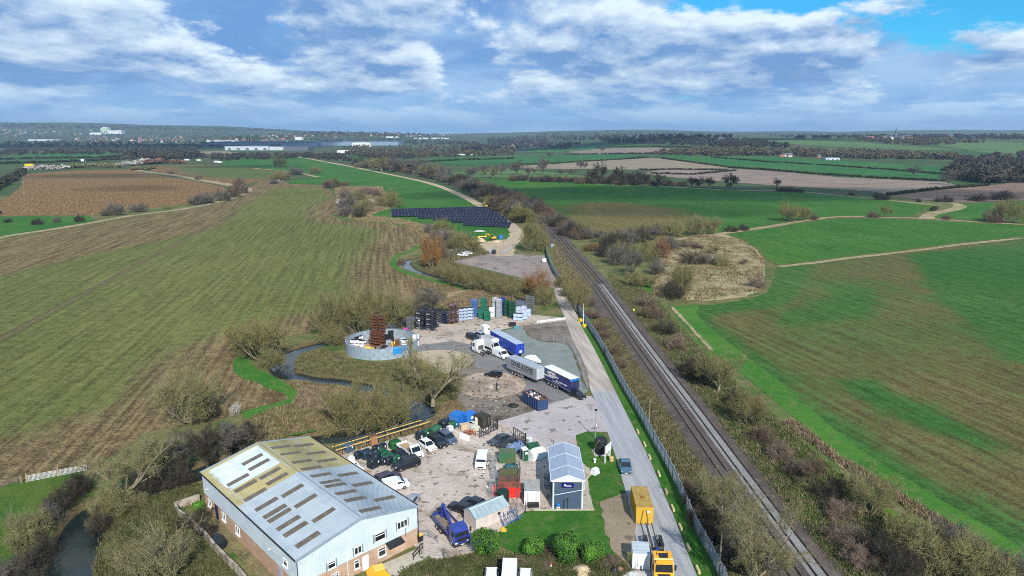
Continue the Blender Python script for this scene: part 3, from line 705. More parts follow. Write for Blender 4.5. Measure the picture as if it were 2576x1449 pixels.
# ================================================================== RAILWAY
rail_px = [(2250, 1760), (2027, 1449), (1817.7, 1157), (1711, 1008), (1604, 861), (1496.5, 711), (1430.5, 634), (1397.5, 594), (1348, 549), (1310, 529), (1271, 510), (1234, 495), (1194, 477), (1144, 460), (1094, 446), (1019, 432), (919, 417), (820, 406)]
rail_c = resample(smooth_path(P2(rail_px), 8), 3.0)
def build_rail():
 m_bal = ground_mat('brown ballast', (0.125, 0.100, 0.088), (0.085, 0.066, 0.058), (0.155, 0.13, 0.115), big=0.1, mid=0.8, fine=6, bump=0.8)
 m_pale = ground_mat('pale fresh ballast', (0.285, 0.272, 0.262), (0.225, 0.215, 0.207), big=0.1, mid=0.8, fine=6, bump=0.8)
 def band(name, l, r, zl, zr, mat, i0=0, i1=None):
  A, B = offset(rail_c, l)[i0:i1], offset(rail_c, r)[i0:i1]
  V = [v for a, b in zip(A, B) for v in ((*a, zl), (*b, zr))]
  F_ = [(2 * i, 2 * i + 1, 2 * i + 3, 2 * i + 2) for i in range(len(A) - 1)]
  return mesh_np(name, V, F_, mat)
 bed = MB()
 prof = [(6.4, 0.0), (5.2, 0.10), (3.6, 0.42), (-3.6, 0.42), (-5.0, 0.08), (-5.8, 0.0)]
 O = [offset(rail_c, w) for w, _ in prof]
 V = [(*O[k][i], prof[k][1] + 0.02) for i in range(len(rail_c)) for k in range(6)]
 F_ = [(6 * i + k, 6 * i + k + 1, 6 * i + k + 7, 6 * i + k + 6) for i in range(len(rail_c) - 1) for k in range(5)]
 bedo = tag(mesh_np('ballast', V, F_, m_bal), kind='structure')
 near = [i for i, p in enumerate(rail_c) if p[1] < 262]
 k1 = near[-1]
 tag(band('fresh_ballast', -1.05, -2.45, 0.475, 0.475, m_pale, 0, k1), kind='structure')
 tag(band('fresh_ballast', -0.30, -0.98, 0.462, 0.470, m_pale, 0, k1), kind='structure')
 m_rail = M('rail steel', (0.055, 0.042, 0.035), (0.03, 0.024, 0.02), 2, 0.6, 0.3, 0.4)
 m_slp = M('sleeper concrete', (0.105, 0.092, 0.085), (0.075, 0.065, 0.06), 2, 0.9)
 for tname, off, lab in (('railway_track', 1.78, 'left-hand railway track on dark brown ballast'), ('railway_track', -1.78, 'right-hand railway track filled with pale fresh ballast')):
  c = offset(rail_c, off); root = thing(tname, lab, 'railway track', (c[8][0], c[8][1], 0.44))
  inv = Vector((-c[8][0], -c[8][1], -0.44))
  for s in (0.75, -0.75):
   q = offset(c, s); mb = MB()
   sec = [(0.055, 0.10), (-0.055, 0.10), (-0.055, 0.30), (0.055, 0.30)]
   a, b = offset(q, 0.055), offset(q, -0.055)
   rings = [[Vector((*a[i], 0.52)) + inv, Vector((*b[i], 0.52)) + inv, Vector((*b[i], 0.69)) + inv, Vector((*a[i], 0.69)) + inv] for i in range(len(q))]
   mb.loft(rings).build('rail', m_rail, root)
  sl = resample(c, 0.68); k = 0
  if off > 0:
   box = MB().box((0, 0, 0), (2.5, 0.26, 0.16)); me = None; rest = MB()
   for i in range(len(sl) - 1):
    a, b = sl[i], sl[i + 1]
    if b[1] < 62 or a[1] > 330: continue
    rz = math.atan2(b[1] - a[1], b[0] - a[0]) - math.pi / 2
    loc = Vector((a[0], a[1], 0.455)) + inv
    if k < 290:
     if me is None:
      o = box.build('sleeper', m_slp, root); me = o.data
     else: o = link(bpy.data.objects.new('sleeper', me), root)
     o.location = loc; o.rotation_euler = (0, 0, rz)
    else: rest.box(loc, (2.5, 0.26, 0.16), rz)
    k += 1
   if rest.v: tag(rest.build('sleepers', m_slp, root), kind='stuff')
build_rail()
# ================================================================== OBJECT MATERIALS
m_glass = M('dark glass', (0.012, 0.016, 0.020), (0.02, 0.025, 0.03), 0.6, 0.06, 0.0, 0.6)
m_tyre = M('tyre rubber', (0.018, 0.018, 0.018), (0.03, 0.028, 0.026), 3, 0.85)
m_rim = M('alloy rim', (0.30, 0.30, 0.31), (0.2, 0.2, 0.2), 5, 0.35, 0.6)
m_lamp = M('lamp lens', (0.62, 0.64, 0.66), (0.5, 0.5, 0.5), 4, 0.15, 0.0, 0.6)
m_tail = M('red tail lens', (0.35, 0.012, 0.010), (0.25, 0.01, 0.01), 4, 0.2)
m_plate = M('plate white', (0.7, 0.7, 0.68), (0.6, 0.6, 0.58), 4, 0.5)
m_black = M('black plastic', (0.016, 0.017, 0.018), (0.028, 0.028, 0.030), 2, 0.45)
m_blackmetal = M('black painted steel', (0.012, 0.012, 0.013), (0.03, 0.028, 0.026), 3, 0.5)
m_chassis = M('chassis steel', (0.045, 0.045, 0.048), (0.10, 0.085, 0.07), 2, 0.7)
m_galv = M('galvanised steel', (0.40, 0.42, 0.44), (0.28, 0.30, 0.32), 3, 0.45, 0.5)
m_galv2 = M('weathered fence steel', (0.34, 0.385, 0.425), (0.26, 0.30, 0.335), 1.5, 0.55, 0.3)
m_white = paint('white paint', (0.78, 0.79, 0.80))
m_offwhite = M('cream panel', (0.62, 0.58, 0.47), (0.52, 0.47, 0.36), 1.5, 0.7)
m_wood = M('pale timber', (0.42, 0.30, 0.17), (0.30, 0.20, 0.11), 2.5, 0.85, stretch=(1, 6, 6))
m_oldwood = M('weathered timber', (0.30, 0.26, 0.21), (0.20, 0.17, 0.13), 2.5, 0.9)
m_rust = M('rusty steel', (0.20, 0.075, 0.030), (0.11, 0.040, 0.018), 2.5, 0.85, bump=0.3)
m_yellow = metal_paint('yellow steel', (0.72, 0.50, 0.10), (0.35, 0.2, 0.05))
m_greentank = M('dark green plastic', (0.012, 0.075, 0.038), (0.020, 0.10, 0.052), 1.5, 0.45)
m_bluetank = M('slate blue plastic', (0.045, 0.080, 0.130), (0.06, 0.10, 0.15), 1.5, 0.45)
m_blacktank = M('black tank plastic', (0.010, 0.016, 0.022), (0.018, 0.028, 0.034), 1.2, 0.35, spec=0.4)
m_blue = metal_paint('bright blue steel', (0.020, 0.150, 0.470))
m_navy = paint('navy curtain', (0.010, 0.020, 0.130), 0.45)
m_royal = metal_paint('royal blue sheet', (0.012, 0.045, 0.330), (0.05, 0.06, 0.15))
m_red = metal_paint('red steel', (0.70, 0.025, 0.018))
m_moss = M('mossy green steel', (0.055, 0.095, 0.030), (0.11, 0.10, 0.05), 1.2, 0.85)
m_brownlid = M('rusted lid', (0.085, 0.055, 0.045), (0.19, 0.075, 0.045), 0.9, 0.8)
m_whiteplas = M('white plastic', (0.80, 0.81, 0.82), (0.68, 0.70, 0.72), 1.0, 0.5)
m_redred = M('red decal', (0.65, 0.03, 0.03), (0.5, 0.02, 0.02), 3, 0.5)

# ================================================================== SMALL BUILDERS
def label_part(o, s): o['label'] = s; return o
def text_part(txt, size, mat, parent, mtx, name='lettering', ext=0.004, squeeze=1.0, bold=0.0):
 cu = bpy.data.curves.new(name, 'FONT'); cu.body = txt; cu.size = size; cu.extrude = ext; cu.offset = bold * size
 cu.align_x = 'CENTER'; cu.align_y = 'CENTER'; cu.resolution_u = 2
 tmp = bpy.data.objects.new('tmp', cu); col.objects.link(tmp)
 me = bpy.data.meshes.new_from_object(tmp.evaluated_get(bpy.context.evaluated_depsgraph_get()))
 bpy.data.objects.remove(tmp); me.materials.clear(); me.materials.append(mat)
 me.transform(mtx @ Matrix.Diagonal((squeeze, 1, 1, 1)))
 return link(bpy.data.objects.new(name, me), parent)
def panel(name, pts, mat, parent, t=0.02):
 p = [Vector(q) for q in pts]; n = (p[1] - p[0]).cross(p[2] - p[0]).normalized() * t
 mb = MB(); k = len(p)
 mb.add([q - n for q in p] + [q + n for q in p], [tuple(range(k - 1, -1, -1)), tuple(range(k, 2 * k))] + [(i, (i + 1) % k, k + (i + 1) % k, k + i) for i in range(k)])
 return mb.build(name, mat, parent)
def wheel(parent, x, y, r=0.32, w=0.22, rim=m_rim, z=None):
 s = 1 if y > 0 else -1
 mb = MB(); mb.lathe([(r * 0.6, -w / 2), (r * 0.93, -w / 2), (r, -w * 0.3), (r, w * 0.3), (r * 0.93, w / 2), (r * 0.6, w / 2)], 14, YROT)
 o = mb.build('wheel', m_tyre, parent, True); o.location = (x, y, z if z else r)
 MB().lathe([(r * 0.62, -0.02), (r * 0.55, 0.02), (r * 0.15, 0.045)], 12, T(0, s * (w / 2 - 0.015), 0) @ (YROT if s > 0 else Matrix.Rotation(R(90), 4, 'X'))).build('rim', rim, o, True)
 return o
def heading(a, b):
 p, q = gp(*a), gp(*b); return math.atan2(q.y - p.y, q.x - p.x)
def ground_at(px, py): p = at(px, py); return (p.x, p.y, 0.085)

CARS = {  # L, W, H, rear base, rear roof
 'saloon': (4.75, 1.86, 1.45, -.41, -.20), 'hatch': (4.25, 1.80, 1.50, -.47, -.35), 'estate': (4.75, 1.86, 1.52, -.485, -.41),
 'suv': (4.70, 1.95, 1.74, -.485, -.40), 'coupe': (4.45, 1.84, 1.36, -.43, -.16), 'mpv': (4.60, 1.90, 1.86, -.492, -.46), 'small': (3.95, 1.75, 1.48, -.48, -.36)}
def car(kind, mat, label, c, to, scale=1.0, roof=None, tailgate=False, group=None, z=0.085):
 L, Wd, Hh, rb, rr = CARS[kind]
 p = at(*c); rz = heading(c, to)
 root = thing('car', label, 'car', (p.x, p.y, z), rz, group); root.scale = (scale,) * 3
 w = Wd / 2; B = 0.60 * Hh
 tall = kind in ('suv', 'mpv')
 nose = 0.50 if not tall else 0.56
 st = [(.5, nose - .16, .80), (.485, nose - .03, .90), (.42, nose + .03, .97), (.24, .585, 1.0), (.15, .60, 1.0), (-.25, .625, 1.0), (-.40, .635, .985), (-.475, .60 if kind not in ('saloon', 'coupe') else .58, .93), (-.5, .44, .86)]
 rings = []
 for xf, t, k in st:
  x, hw, tz = xf * L, w * k, t * Hh
  zb = 0.20 if abs(xf) < .45 else 0.27
  rings.append([(x, -hw * .93, zb), (x, -hw, zb + .14), (x, -hw, tz - .13), (x, -hw * .90, tz), (x, hw * .90, tz), (x, hw, tz - .13), (x, hw, zb + .14), (x, hw * .93, zb)])
 MB().loft(rings).build('body', mat, root, True)
 x1, x2, x3, x4 = .215 * L if not tall else .26 * L, .045 * L if not tall else .10 * L, rr * L, rb * L
 if kind == 'mpv': x1, x2 = .30 * L, .14 * L
 wb, wt, zt = w * .91, w * .73, Hh * .972
 if tall: wt = w * .80
 g = MB(); zb = B - .02
 g.loft([[(x4, -wb, zb), (x1, -wb, zb), (x1, wb, zb), (x4, wb, zb)], [(x3, -wt, zt), (x2, -wt, zt), (x2, wt, zt), (x3, wt, zt)]])
 g.build('windows', m_glass, root)
 e = .05
 MB().loft([[(x3 - e, -wt - .02, zt - .03), (x2 + e, -wt - .02, zt - .03), (x2 + e, wt + .02, zt - .03), (x3 - e, wt + .02, zt - .03)], [(x3 - e * .4, -wt * .97, zt + .022), (x2, -wt * .97, zt + .022), (x2, wt * .97, zt + .022), (x3 - e * .4, wt * .97, zt + .022)],
    [(x3 + .25, -wt * .7, zt + .045), (x2 - .25, -wt * .7, zt + .045), (x2 - .25, wt * .7, zt + .045), (x3 + .25, wt * .7, zt + .045)]]).build('roof', roof or mat, root, True)
 for s in (-1, 1):
  for xa, xb in ((x1, x2), (x4, x3)):
   MB().bar((xa, s * wb, zb), (xb, s * (wt + .01), zt), .07 if xa > 0 else .13, .06).build('pillar', mat, root)
  xm = (x1 + x4) / 2 + .1
  MB().bar((xm, s * (wb + .004), zb), (xm - .06, s * (wt + .012), zt), .08, .03).build('pillar', m_black, root)
  MB().box((.465 * L, s * w * .66, (nose - .07) * Hh), (.16, w * .42, .13), s * -.25).build('headlight', m_lamp, root)
  MB().box((-.485 * L, s * w * .72, .52 * Hh), (.08, w * .36, .16), s * .2).build('tail_light', m_tail, root)
  MB().box((x1 - .18, s * (w + .07), B + .06), (.12, .16, .12)).build('mirror', mat, root)
  for xw in (.305 * L, -.30 * L): wheel(root, xw, s * (w - .10), .34 if tall else .32)
 MB().box((.502 * L, 0, .36), (.02, .5, .11)).build('number_plate', m_plate, root)
 MB().box((.495 * L, 0, (nose - .12) * Hh), (.03, w * .9, .16)).build('grille', m_black, root)
 if tailgate:
  panel('tailgate', [(x3, -wt, zt), (x3 - .95, -wt, zt + .22), (x3 - .95, wt, zt + .22), (x3, wt, zt)], m_glass, root)
 return root

def profile_solid(prof, w, mat, name, parent, top=0.94, zlo=0.8):
 zm = max(z for _, z in prof)
 def hw(z): return w * (1 - (1 - top) * max(0, (z - zlo) / (zm - zlo)))
 n = len(prof)
 vs = [(x, -hw(z), z) for x, z in prof] + [(x, hw(z), z) for x, z in prof]
 fs = [tuple(range(n)), tuple(range(2 * n - 1, n - 1, -1))] + [((i + 1) % n, i, n + i, n + (i + 1) % n) for i in range(n)]
 return MB().add(vs, fs).build(name, mat, parent)
def van_cab_glass(root, xa, za, xb, zb, w, side=None):
 d = 0.012
 panel('windscreen', [(xa, -w, za), (xa, w, za), (xb, w * .93, zb), (xb, -w * .93, zb)], m_glass, root, d)
def van(mat, label, c, to, L=5.2, Wd=1.98, Hh=2.2, group=None, scale=1.0, windows=False, z=0.085):
 p = at(*c); root = thing('van', label, 'van', (p.x, p.y, z), heading(c, to), group); root.scale = (scale,) * 3
 w = Wd / 2; f = L / 2
 prof = [(-f, .35), (f - .15, .30), (f, .45), (f - .05, .95), (f - .75, 1.22), (f - 1.55, Hh - .14), (f - 2.0, Hh), (-f + .12, Hh), (-f, Hh - .12)]
 profile_solid(prof, w, mat, 'body', root)
 van_cab_glass(root, f - .80, 1.26, f - 1.50, Hh - .2, w * .88)
 for s in (-1, 1):
  q = [(f - .98, s * (w * .985), 1.2), (f - 2.05, s * (w * .985), 1.2), (f - 2.05, s * w * .955, Hh - .36), (f - 1.45, s * w * .955, Hh - .36)]
  panel('side_window', q if s > 0 else q[::-1], m_glass, root, .012)
  if windows:
   q = [(f - 2.2, s * (w * .985), 1.2), (-f + .3, s * (w * .985), 1.2), (-f + .35, s * w * .955, Hh - .36), (f - 2.2, s * w * .955, Hh - .36)]
   panel('side_window', q if s > 0 else q[::-1], m_glass, root, .012)
  MB().box((f - .03, s * w * .72, .82), (.14, w * .34, .16)).build('headlight', m_lamp, root)
  MB().box((-f + .01, s * w * .88, 1.0), (.06, .14, .4)).build('tail_light', m_tail, root)
  MB().box((f - 1.0, s * (w + .1), 1.28), (.12, .2, .2)).build('mirror', m_black, root)
  for xw in (f - .95, -f + 1.0): wheel(root, xw, s * (w - .11), .33)
 MB().box((f + .005, 0, .62), (.04, Wd * .55, .2)).build('grille', m_black, root)
 MB().box((-f - .01, 0, 1.3), (.02, .03, 1.4)).build('door_seam', m_black, root)
 return root

# ================================================================== WAREHOUSE
WA = R(44.0); WU = Vector((math.cos(WA), math.sin(WA), 0)); WW = Vector((-math.sin(WA), math.cos(WA), 0))
def warehouse():
 A = (at(1050, 1373) + Vector((*at(749.4, 1403.5, 5.9)[:2], 0))) / 2     # middle of the gable front
 c = A + WW * 15.5
 root = thing('warehouse', 'large grey clad warehouse with brick base and roof lights, half its roof olive', 'warehouse', (c.x, c.y, 0), WA)
 hx, hy, E, RG, BR = 9.0, 15.5, 5.9, 7.75, 2.55      # local x along U (gable), y along W (length); front at -y
 def wallmat():
  t = NT('ribbed wall cladding'); v = t.pos(False)
  w1 = t.n('ShaderNodeTexWave', wave_type='BANDS', bands_direction='X'); t.L.new(v, w1.inputs[0]); w1.inputs['Scale'].default_value = 1.05
  w2 = t.n('ShaderNodeTexWave', wave_type='BANDS', bands_direction='Y'); t.L.new(v, w2.inputs[0]); w2.inputs['Scale'].default_value = 1.05
  c = t.mix(t.noise(v, 0.4, 5, 0.6, 0.35, 0.65), (0.56, 0.63, 0.67), (0.49, 0.56, 0.61))
  t.out(c, 0.5, 0.0, 0.4); t.bump(t.math('ADD', w1.outputs[1], w2.outputs[1]), 0.35, 0.04); return t.m
 def brickmat():
  t = NT('buff brickwork'); v = t.pos(False)
  sx = t.n('ShaderNodeSeparateXYZ'); t.L.new(v, sx.inputs[0])
  cb = t.n('ShaderNodeCombineXYZ'); t.L.new(t.math('ADD', sx.outputs[0], sx.outputs[1]), cb.inputs[0]); t.L.new(sx.outputs[2], cb.inputs[1])
  b = t.n('ShaderNodeTexBrick'); t.L.new(cb.outputs[0], b.inputs[0])
  b.inputs['Color1'].default_value = (0.46, 0.30, 0.20, 1); b.inputs['Color2'].default_value = (0.34, 0.20, 0.13, 1); b.inputs['Mortar'].default_value = (0.42, 0.36, 0.29, 1)
  b.inputs['Scale'].default_value = 4.4; b.inputs['Mortar Size'].default_value = 0.014; b.inputs['Brick Width'].default_value = 1.0; b.inputs['Row Height'].default_value = 0.33
  c = t.mix(t.noise(v, 0.35, 5, 0.6, 0.45, 0.7), b.outputs[0], (0.50, 0.36, 0.26))
  t.out(c, 0.9); return t.m
 mw, mbk = wallmat(), brickmat()
 th = 0.3
 for nm, cc, dd in (('front', (0, -hy + th / 2, BR / 2), (2 * hx, th, BR)), ('back', (0, hy - th / 2, BR / 2), (2 * hx, th, BR)), ('left', (-hx + th / 2, 0, BR / 2), (th, 2 * hy - 2 * th, BR)), ('right', (hx - th / 2, 0, BR / 2), (th, 2 * hy - 2 * th, BR))):
  MB().box(cc, dd).build('brick_wall', mbk, root)
 pr = .05
 for s in (-1, 1):
  y0 = s * (hy + pr); y1 = s * (hy - .2)
  prof = [(-hx - pr, BR), (hx + pr, BR), (hx + pr, E), (0, RG - .06), (-hx - pr, E)]
  mb = MB(); n = 5
  vs = [(x, y0, z) for x, z in prof] + [(x, y1, z) for x, z in prof]
  fs = [tuple(range(n)), tuple(range(2 * n - 1, n - 1, -1))] + [((i + 1) % n, i, n + i, n + (i + 1) % n) for i in range(n)]
  if s > 0: fs = [f[::-1] for f in fs]
  mb.add(vs, fs).build('gable_cladding', mw, root)
  MB().box((s * (hx + pr - .12), 0, (BR + E) / 2), (.24, 2 * hy - .42, E - BR)).build('side_cladding', mw, root)
 def roofmat():
  t = NT('painted roof sheeting'); v = t.pos(False)
  sp = t.n('ShaderNodeSeparateXYZ'); t.L.new(v, sp.inputs[0]); x, y = sp.outputs[0], sp.outputs[1]
  grey = t.mix(t.noise(v, 0.25, 5, 0.65, 0.35, 0.65), (0.335, 0.385, 0.420), (0.275, 0.325, 0.365))
  white = t.mix(t.noise(v, 0.5, 4, 0.6, 0.35, 0.65), (0.50, 0.56, 0.63), (0.41, 0.47, 0.54))
  olive = t.mix(t.noise(v, 0.3, 4, 0.6, 0.35, 0.65), (0.350, 0.300, 0.135), (0.290, 0.250, 0.115))
  olive = t.mix(t.math('MULTIPLY', t.noise(t.pos(False, (0.25, 1.6, 1)), 1, 4, 0.6, 0.5, 0.8), 0.45), olive, (0.16, 0.135, 0.07))
  c = t.mix(t.rng(y, 1.75, 1.85), grey, olive)             # far half has the olive coating
  c = t.mix(t.math('MULTIPLY', t.noise(t.pos(False, (1.2, 0.1, 1)), 1, 5, 0.6, 0.45, 0.75), 0.35), c, t.mix(0.5, grey, white))
  edge = t.math('MULTIPLY', t.math('SUBTRACT', t.noise(t.pos(False, (0.35, 3.0, 1)), 1, 4, 0.7), 0.5), 3.2)
  wx = t.math('ADD', x, edge)
  m1 = t.math('MULTIPLY', t.math('GREATER_THAN', wx, -8.2), t.math('LESS_THAN', x, -0.35))
  m2 = t.math('MULTIPLY', t.math('GREATER_THAN', y, 6.7), t.math('LESS_THAN', y, 14.9))
  c = t.mix(t.math('MULTIPLY', m1, m2), c, white)
  t.out(c, 0.55, 0.0, 0.35); return t.m
 mr = roofmat(); sl = math.atan2(RG - E, hx)
 def zr(x): return RG - abs(x) * (RG - E) / hx
 for s in (-1, 1):
  V, F_ = [], []
  xs = [0.10, hx / 2 - .02, hx / 2, hx + .22]
  ys = []; p = .30; k = 0; y = -hy - .12
  while y < hy + .12:
   ys += [(y, 0), (y + .16, 0), (y + .19, .045), (y + .27, .045)]; y += p
  for (y, dz) in ys:
   for i, x in enumerate(xs): V.append((s * x, y, zr(x) + .05 + dz + (.03 if i < 2 else 0)))
  n = len(xs)
  for j in range(len(ys) - 1):
   for i in range(n - 1):
    q = (j * n + i, j * n + i + 1, (j + 1) * n + i + 1, (j + 1) * n + i)
    F_.append(q if s > 0 else q[::-1])
  mesh_np('roof_sheeting', V, F_, mr, root)
  MB().box((s * (hx + .30), 0, E + .02), (.16, 2 * hy + .3, .14)).build('gutter', m_blackmetal, root)
  for e in (-1, 1):
   ye = e * (hy + .16)
   MB().bar((s * .02, ye, RG + .06), (s * (hx + .3), ye, E + .0), .10, .34).build('verge_flashing', M('verge flashing', (0.25, 0.31, 0.36), (0.2, 0.26, 0.31), 1, 0.5), root)
 MB().prism([(-.42, -.10), (.42, -.10), (.02, .05), (-.02, .05)], -hy - .2, hy + .2, T(0, 0, RG + .145) @ Matrix.Rotation(R(90), 4, 'X')).build('ridge_cap', mr, root)
 mrl = M('brown roof light', (0.105, 0.080, 0.052), (0.15, 0.125, 0.09), 1.4, 0.45, spec=0.4)
 L_ = [(1.7, 1), (4.3, 0), (5.0, 1), (7.0, 1), (9.3, 0), (9.6, 1), (11.0, 1), (13.2, 0), (13.6, 1), (17.2, 1), (18.0, 0), (20.4, 0), (20.6, 1), (23.2, 1), (24.2, 0), (26.6, 0)]
 R_ = [(1.2, 0), (3.4, 1), (5.0, 0), (7.5, 0), (9.2, 1), (10.4, 0), (11.8, 0), (13.3, 1), (14.6, 0), (17.6, 0), (19.6, 1), (20.6, 0), (23.2, 1), (24.4, 0), (27.2, 1), (27.6, 0)]
 for s, lst in ((-1, L_), (1, R_)):
  for d, b in lst:
   y = -hy + d + .5; x0, x1 = (1.0, 4.25) if b == 0 else (4.75, 8.0)
   q = [(s * x0, y - .46, zr(x0) + .125), (s * x1, y - .46, zr(x1) + .125), (s * x1, y + .46, zr(x1) + .125), (s * x0, y + .46, zr(x0) + .125)]
   panel('roof_light', q if s > 0 else q[::-1], mrl, root, .02)
 mfr = M('white window frame', (0.78, 0.78, 0.77), (0.7, 0.7, 0.69), 2, 0.5)
 mtrim = M('grey window trim', (0.20, 0.27, 0.30), (0.17, 0.22, 0.25), 2, 0.5)
 def window(face, u, z, w, h, n=2, trim=False, bars=False, off=0.0):
  if face == 'f': mt = T(u, -hy - off, z) @ Matrix.Rotation(R(0), 4, 'Z')
  else: mt = T(-hx - off, u, z) @ Matrix.Rotation(R(-90), 4, 'Z')
  f = MB(); t = .09
  f.box((0, -.02, h / 2 - t / 2), (w, .12, t), mtx=mt).box((0, -.02, -h / 2 + t / 2), (w, .12, t), mtx=mt)
  for i in range(n + 1):
   f.box((-w / 2 + t / 2 + i * (w - t) / n, -.02, 0), (t, .118, h - 2 * t), mtx=mt)
  if n == 1: f.box((0, -.02, h * .18), (w - 2 * t, .117, t), mtx=mt)
  o = f.build('window', mfr, root)
  for i in range(n):
   a = -w / 2 + t + i * (w - t) / n; b = a + (w - t) / n - t
   MB().box(((a + b) / 2, .0, 0), (b - a, .04, h - 2 * t), mtx=mt).build('pane', m_glass, o)
   if bars:
    for k in (-.17, .17): MB().box(((a + b) / 2, -.04, k * h), (b - a, .03, .05), mtx=mt).build('glazing_bar', mfr, o)
    MB().box(((a + b) / 2, -.04, 0), (.05, .03, h - 2 * t), mtx=mt).build('glazing_bar', mfr, o)
  MB().box((0, -.10, -h / 2 - .04), (w + .16, .2, .07), mtx=mt).build('sill', mfr, o)
  if trim:
   for s in (-1, 1): MB().box((s * (w / 2 + .11), -.03, .02), (.2, .1, h + .16), mtx=mt).build('trim', mtrim, o)
 window('f', -4.5, 3.15, 1.15, 1.0, 1, True, off=pr); window('f', -.6, 3.45, 1.15, 1.1, 2, True, off=pr)
 window('f', 2.85, 3.95, 1.75, 1.2, 1, True, off=pr); window('f', 6.5, 4.2, 1.7, 1.15, 3, True, off=pr)
 window('f', -7.2, 1.25, 1.05, 1.0, 2, False, True); window('f', -4.1, 1.2, 1.05, 1.0, 2, False, True)
 window('f', -.85, 1.45, .75, 1.25, 1); window('f', 3.1, 1.5, 1.2, 1.3, 1)
 for u, z in ((13.4, 1.55), (8.0, 1.6), (3.0, 1.6)): window('l', u, z, 1.35, 1.25, 2)
 window('l', -12.2, 4.0, 1.15, 1.1, 1, off=pr)
 d = MB().box((.45, -hy - .04, 1.05), (.95, .1, 2.1)).build('door', M('white door', (0.80, 0.80, 0.79), (0.74, 0.74, 0.73), 2, 0.5), root)
 MB().box((.78, -hy - .12, 1.05), (.05, .08, .18)).build('handle', m_black, d)
 MB().box((-hx - .04, 10.7, 1.2), (.1, 1.1, 2.3)).build('door', M('navy door', (0.018, 0.022, 0.055), (0.03, 0.03, 0.06), 2, 0.5), root)
 MB().box((-hx - .04, -10.3, 1.15), (.1, 1.0, 2.1)).build('door', M('lilac door', (0.36, 0.33, 0.42), (0.3, 0.27, 0.35), 2, 0.6), root)
 aw = MB(); aw.box((4.9, -hy - .62, 2.32), (2.5, 1.25, .06), rx=R(18)); aw.build('awning', m_black, root)
 for x, y, z0, z1, mt in ((hx + .12, -hy - .14, .1, E, m_blackmetal), (-hx - .12, -hy - .14, .1, E, M('dark blue downpipe', (0.06, 0.09, 0.13), (0.05, 0.07, 0.1), 2, 0.5)), (-2.25, -hy - .12, .05, 4.4, mfr)):
  MB().bar((x, y, z0), (x, y, z1), .13 if mt is not mfr else .09, None, 8).build('downpipe', mt, root)
 MB().box((-hx + .55, -hy - .35, E - .35), (.75, .5, .12), rx=R(-25)).build('floodlight', m_plate, root)
 for u in (13.6, -7.9): MB().box((-hx - .25, u, 3.9), (.3, .2, .18)).build('floodlight', m_plate, root)
 MB().box((7.0, -hy - .06, 3.1), (.12, .1, 2.0)).build('cable_duct', mtrim, root)
 return root
wh = warehouse()
WH = lambda x, y, z=0.0: Vector(wh.location) + WU * x + WW * y + Vector((0, 0, z))

def rails(name, label, cat, pts, h, mat, nrail=2, w=0.06, posts=True, group=None, post_w=0.08):
 o = Vector((pts[0][0], pts[0][1], 0.0)); root = thing(name, label, cat, o, 0, group)
 for a, b in zip(pts[:-1], pts[1:]):
  a3, b3 = Vector((a[0], a[1], 0)) - o, Vector((b[0], b[1], 0)) - o
  for i in range(nrail):
   z = h * (i + 1) / nrail - .04
   MB().bar(a3 + Vector((0, 0, z)), b3 + Vector((0, 0, z)), w).build('rail', mat, root)
 for a in pts:
  a3 = Vector((a[0], a[1], 0)) - o
  MB().bar(a3, a3 + Vector((0, 0, h)), post_w).build('post', mat, root)
 return root
rails('handrail', 'black steel handrail by the warehouse ramp', 'handrail', [WH(6.3, -18.3), WH(8.7, -17.2)], 1.1, m_blackmetal, 2, .1)
rails('handrail', 'grey tubular handrail beside the warehouse corner', 'handrail', [WH(9.6, -14.2), WH(11.0, -15.6), WH(11.0, -17.6)], 1.3, m_galv, 2, .06)
g = thing('timber_grille', 'slatted timber grille leaning on the warehouse front wall', 'grille', WH(-3.6, -16.1), U_ANG)
for i in range(9): MB().box((-.8 + i * .2, -.02, .55), (.06, .05, 1.1)).build('slat', m_oldwood, g)
for z in (.08, 1.02): MB().box((0, .035, z), (1.75, .05, .09)).build('frame_rail', m_oldwood, g)
b = thing('wheelie_bin', 'black bin with yellow lid edge at the warehouse corner', 'bin', WH(9.7, -15.2), U_ANG)
MB().box((0, 0, .5), (.6, .65, 1.0), taper=(1.12, 1.12)).build('body', m_black, b); MB().box((0, 0, 1.04), (.7, .76, .08)).build('lid', m_yellow, b)

# ================================================================== COURTYARD WALL, OIL TANK
mwall = M('stained render wall', (0.40, 0.34, 0.28), (0.28, 0.23, 0.18), 0.8, 0.9, c3=(0.16, 0.13, 0.09), scale3=0.7)
cw = P2([(502, 1262), (442, 1282), (450, 1299), (500, 1339), (525, 1367), (542, 1389), (600, 1447), (660, 1520)])
wroot = thing('courtyard_wall', 'low stained rendered wall round the warehouse side yard', 'wall', (*cw[1], 0))
for a, b in zip(cw[:-1], cw[1:]):
 a3, b3 = Vector((*a, 0)) - wroot.location, Vector((*b, 0)) - wroot.location
 mid = (a3 + b3) / 2; d = b3 - a3; an = math.atan2(d.y, d.x)
 s = MB().box(mid + Vector((0, 0, .6)), (d.length + .12, .26, 1.2), an).build('wall_run', mwall, wroot)
 MB().box(mid + Vector((0, 0, 1.24)), (d.length + .14, .36, .09), an).build('coping', mwall, s)
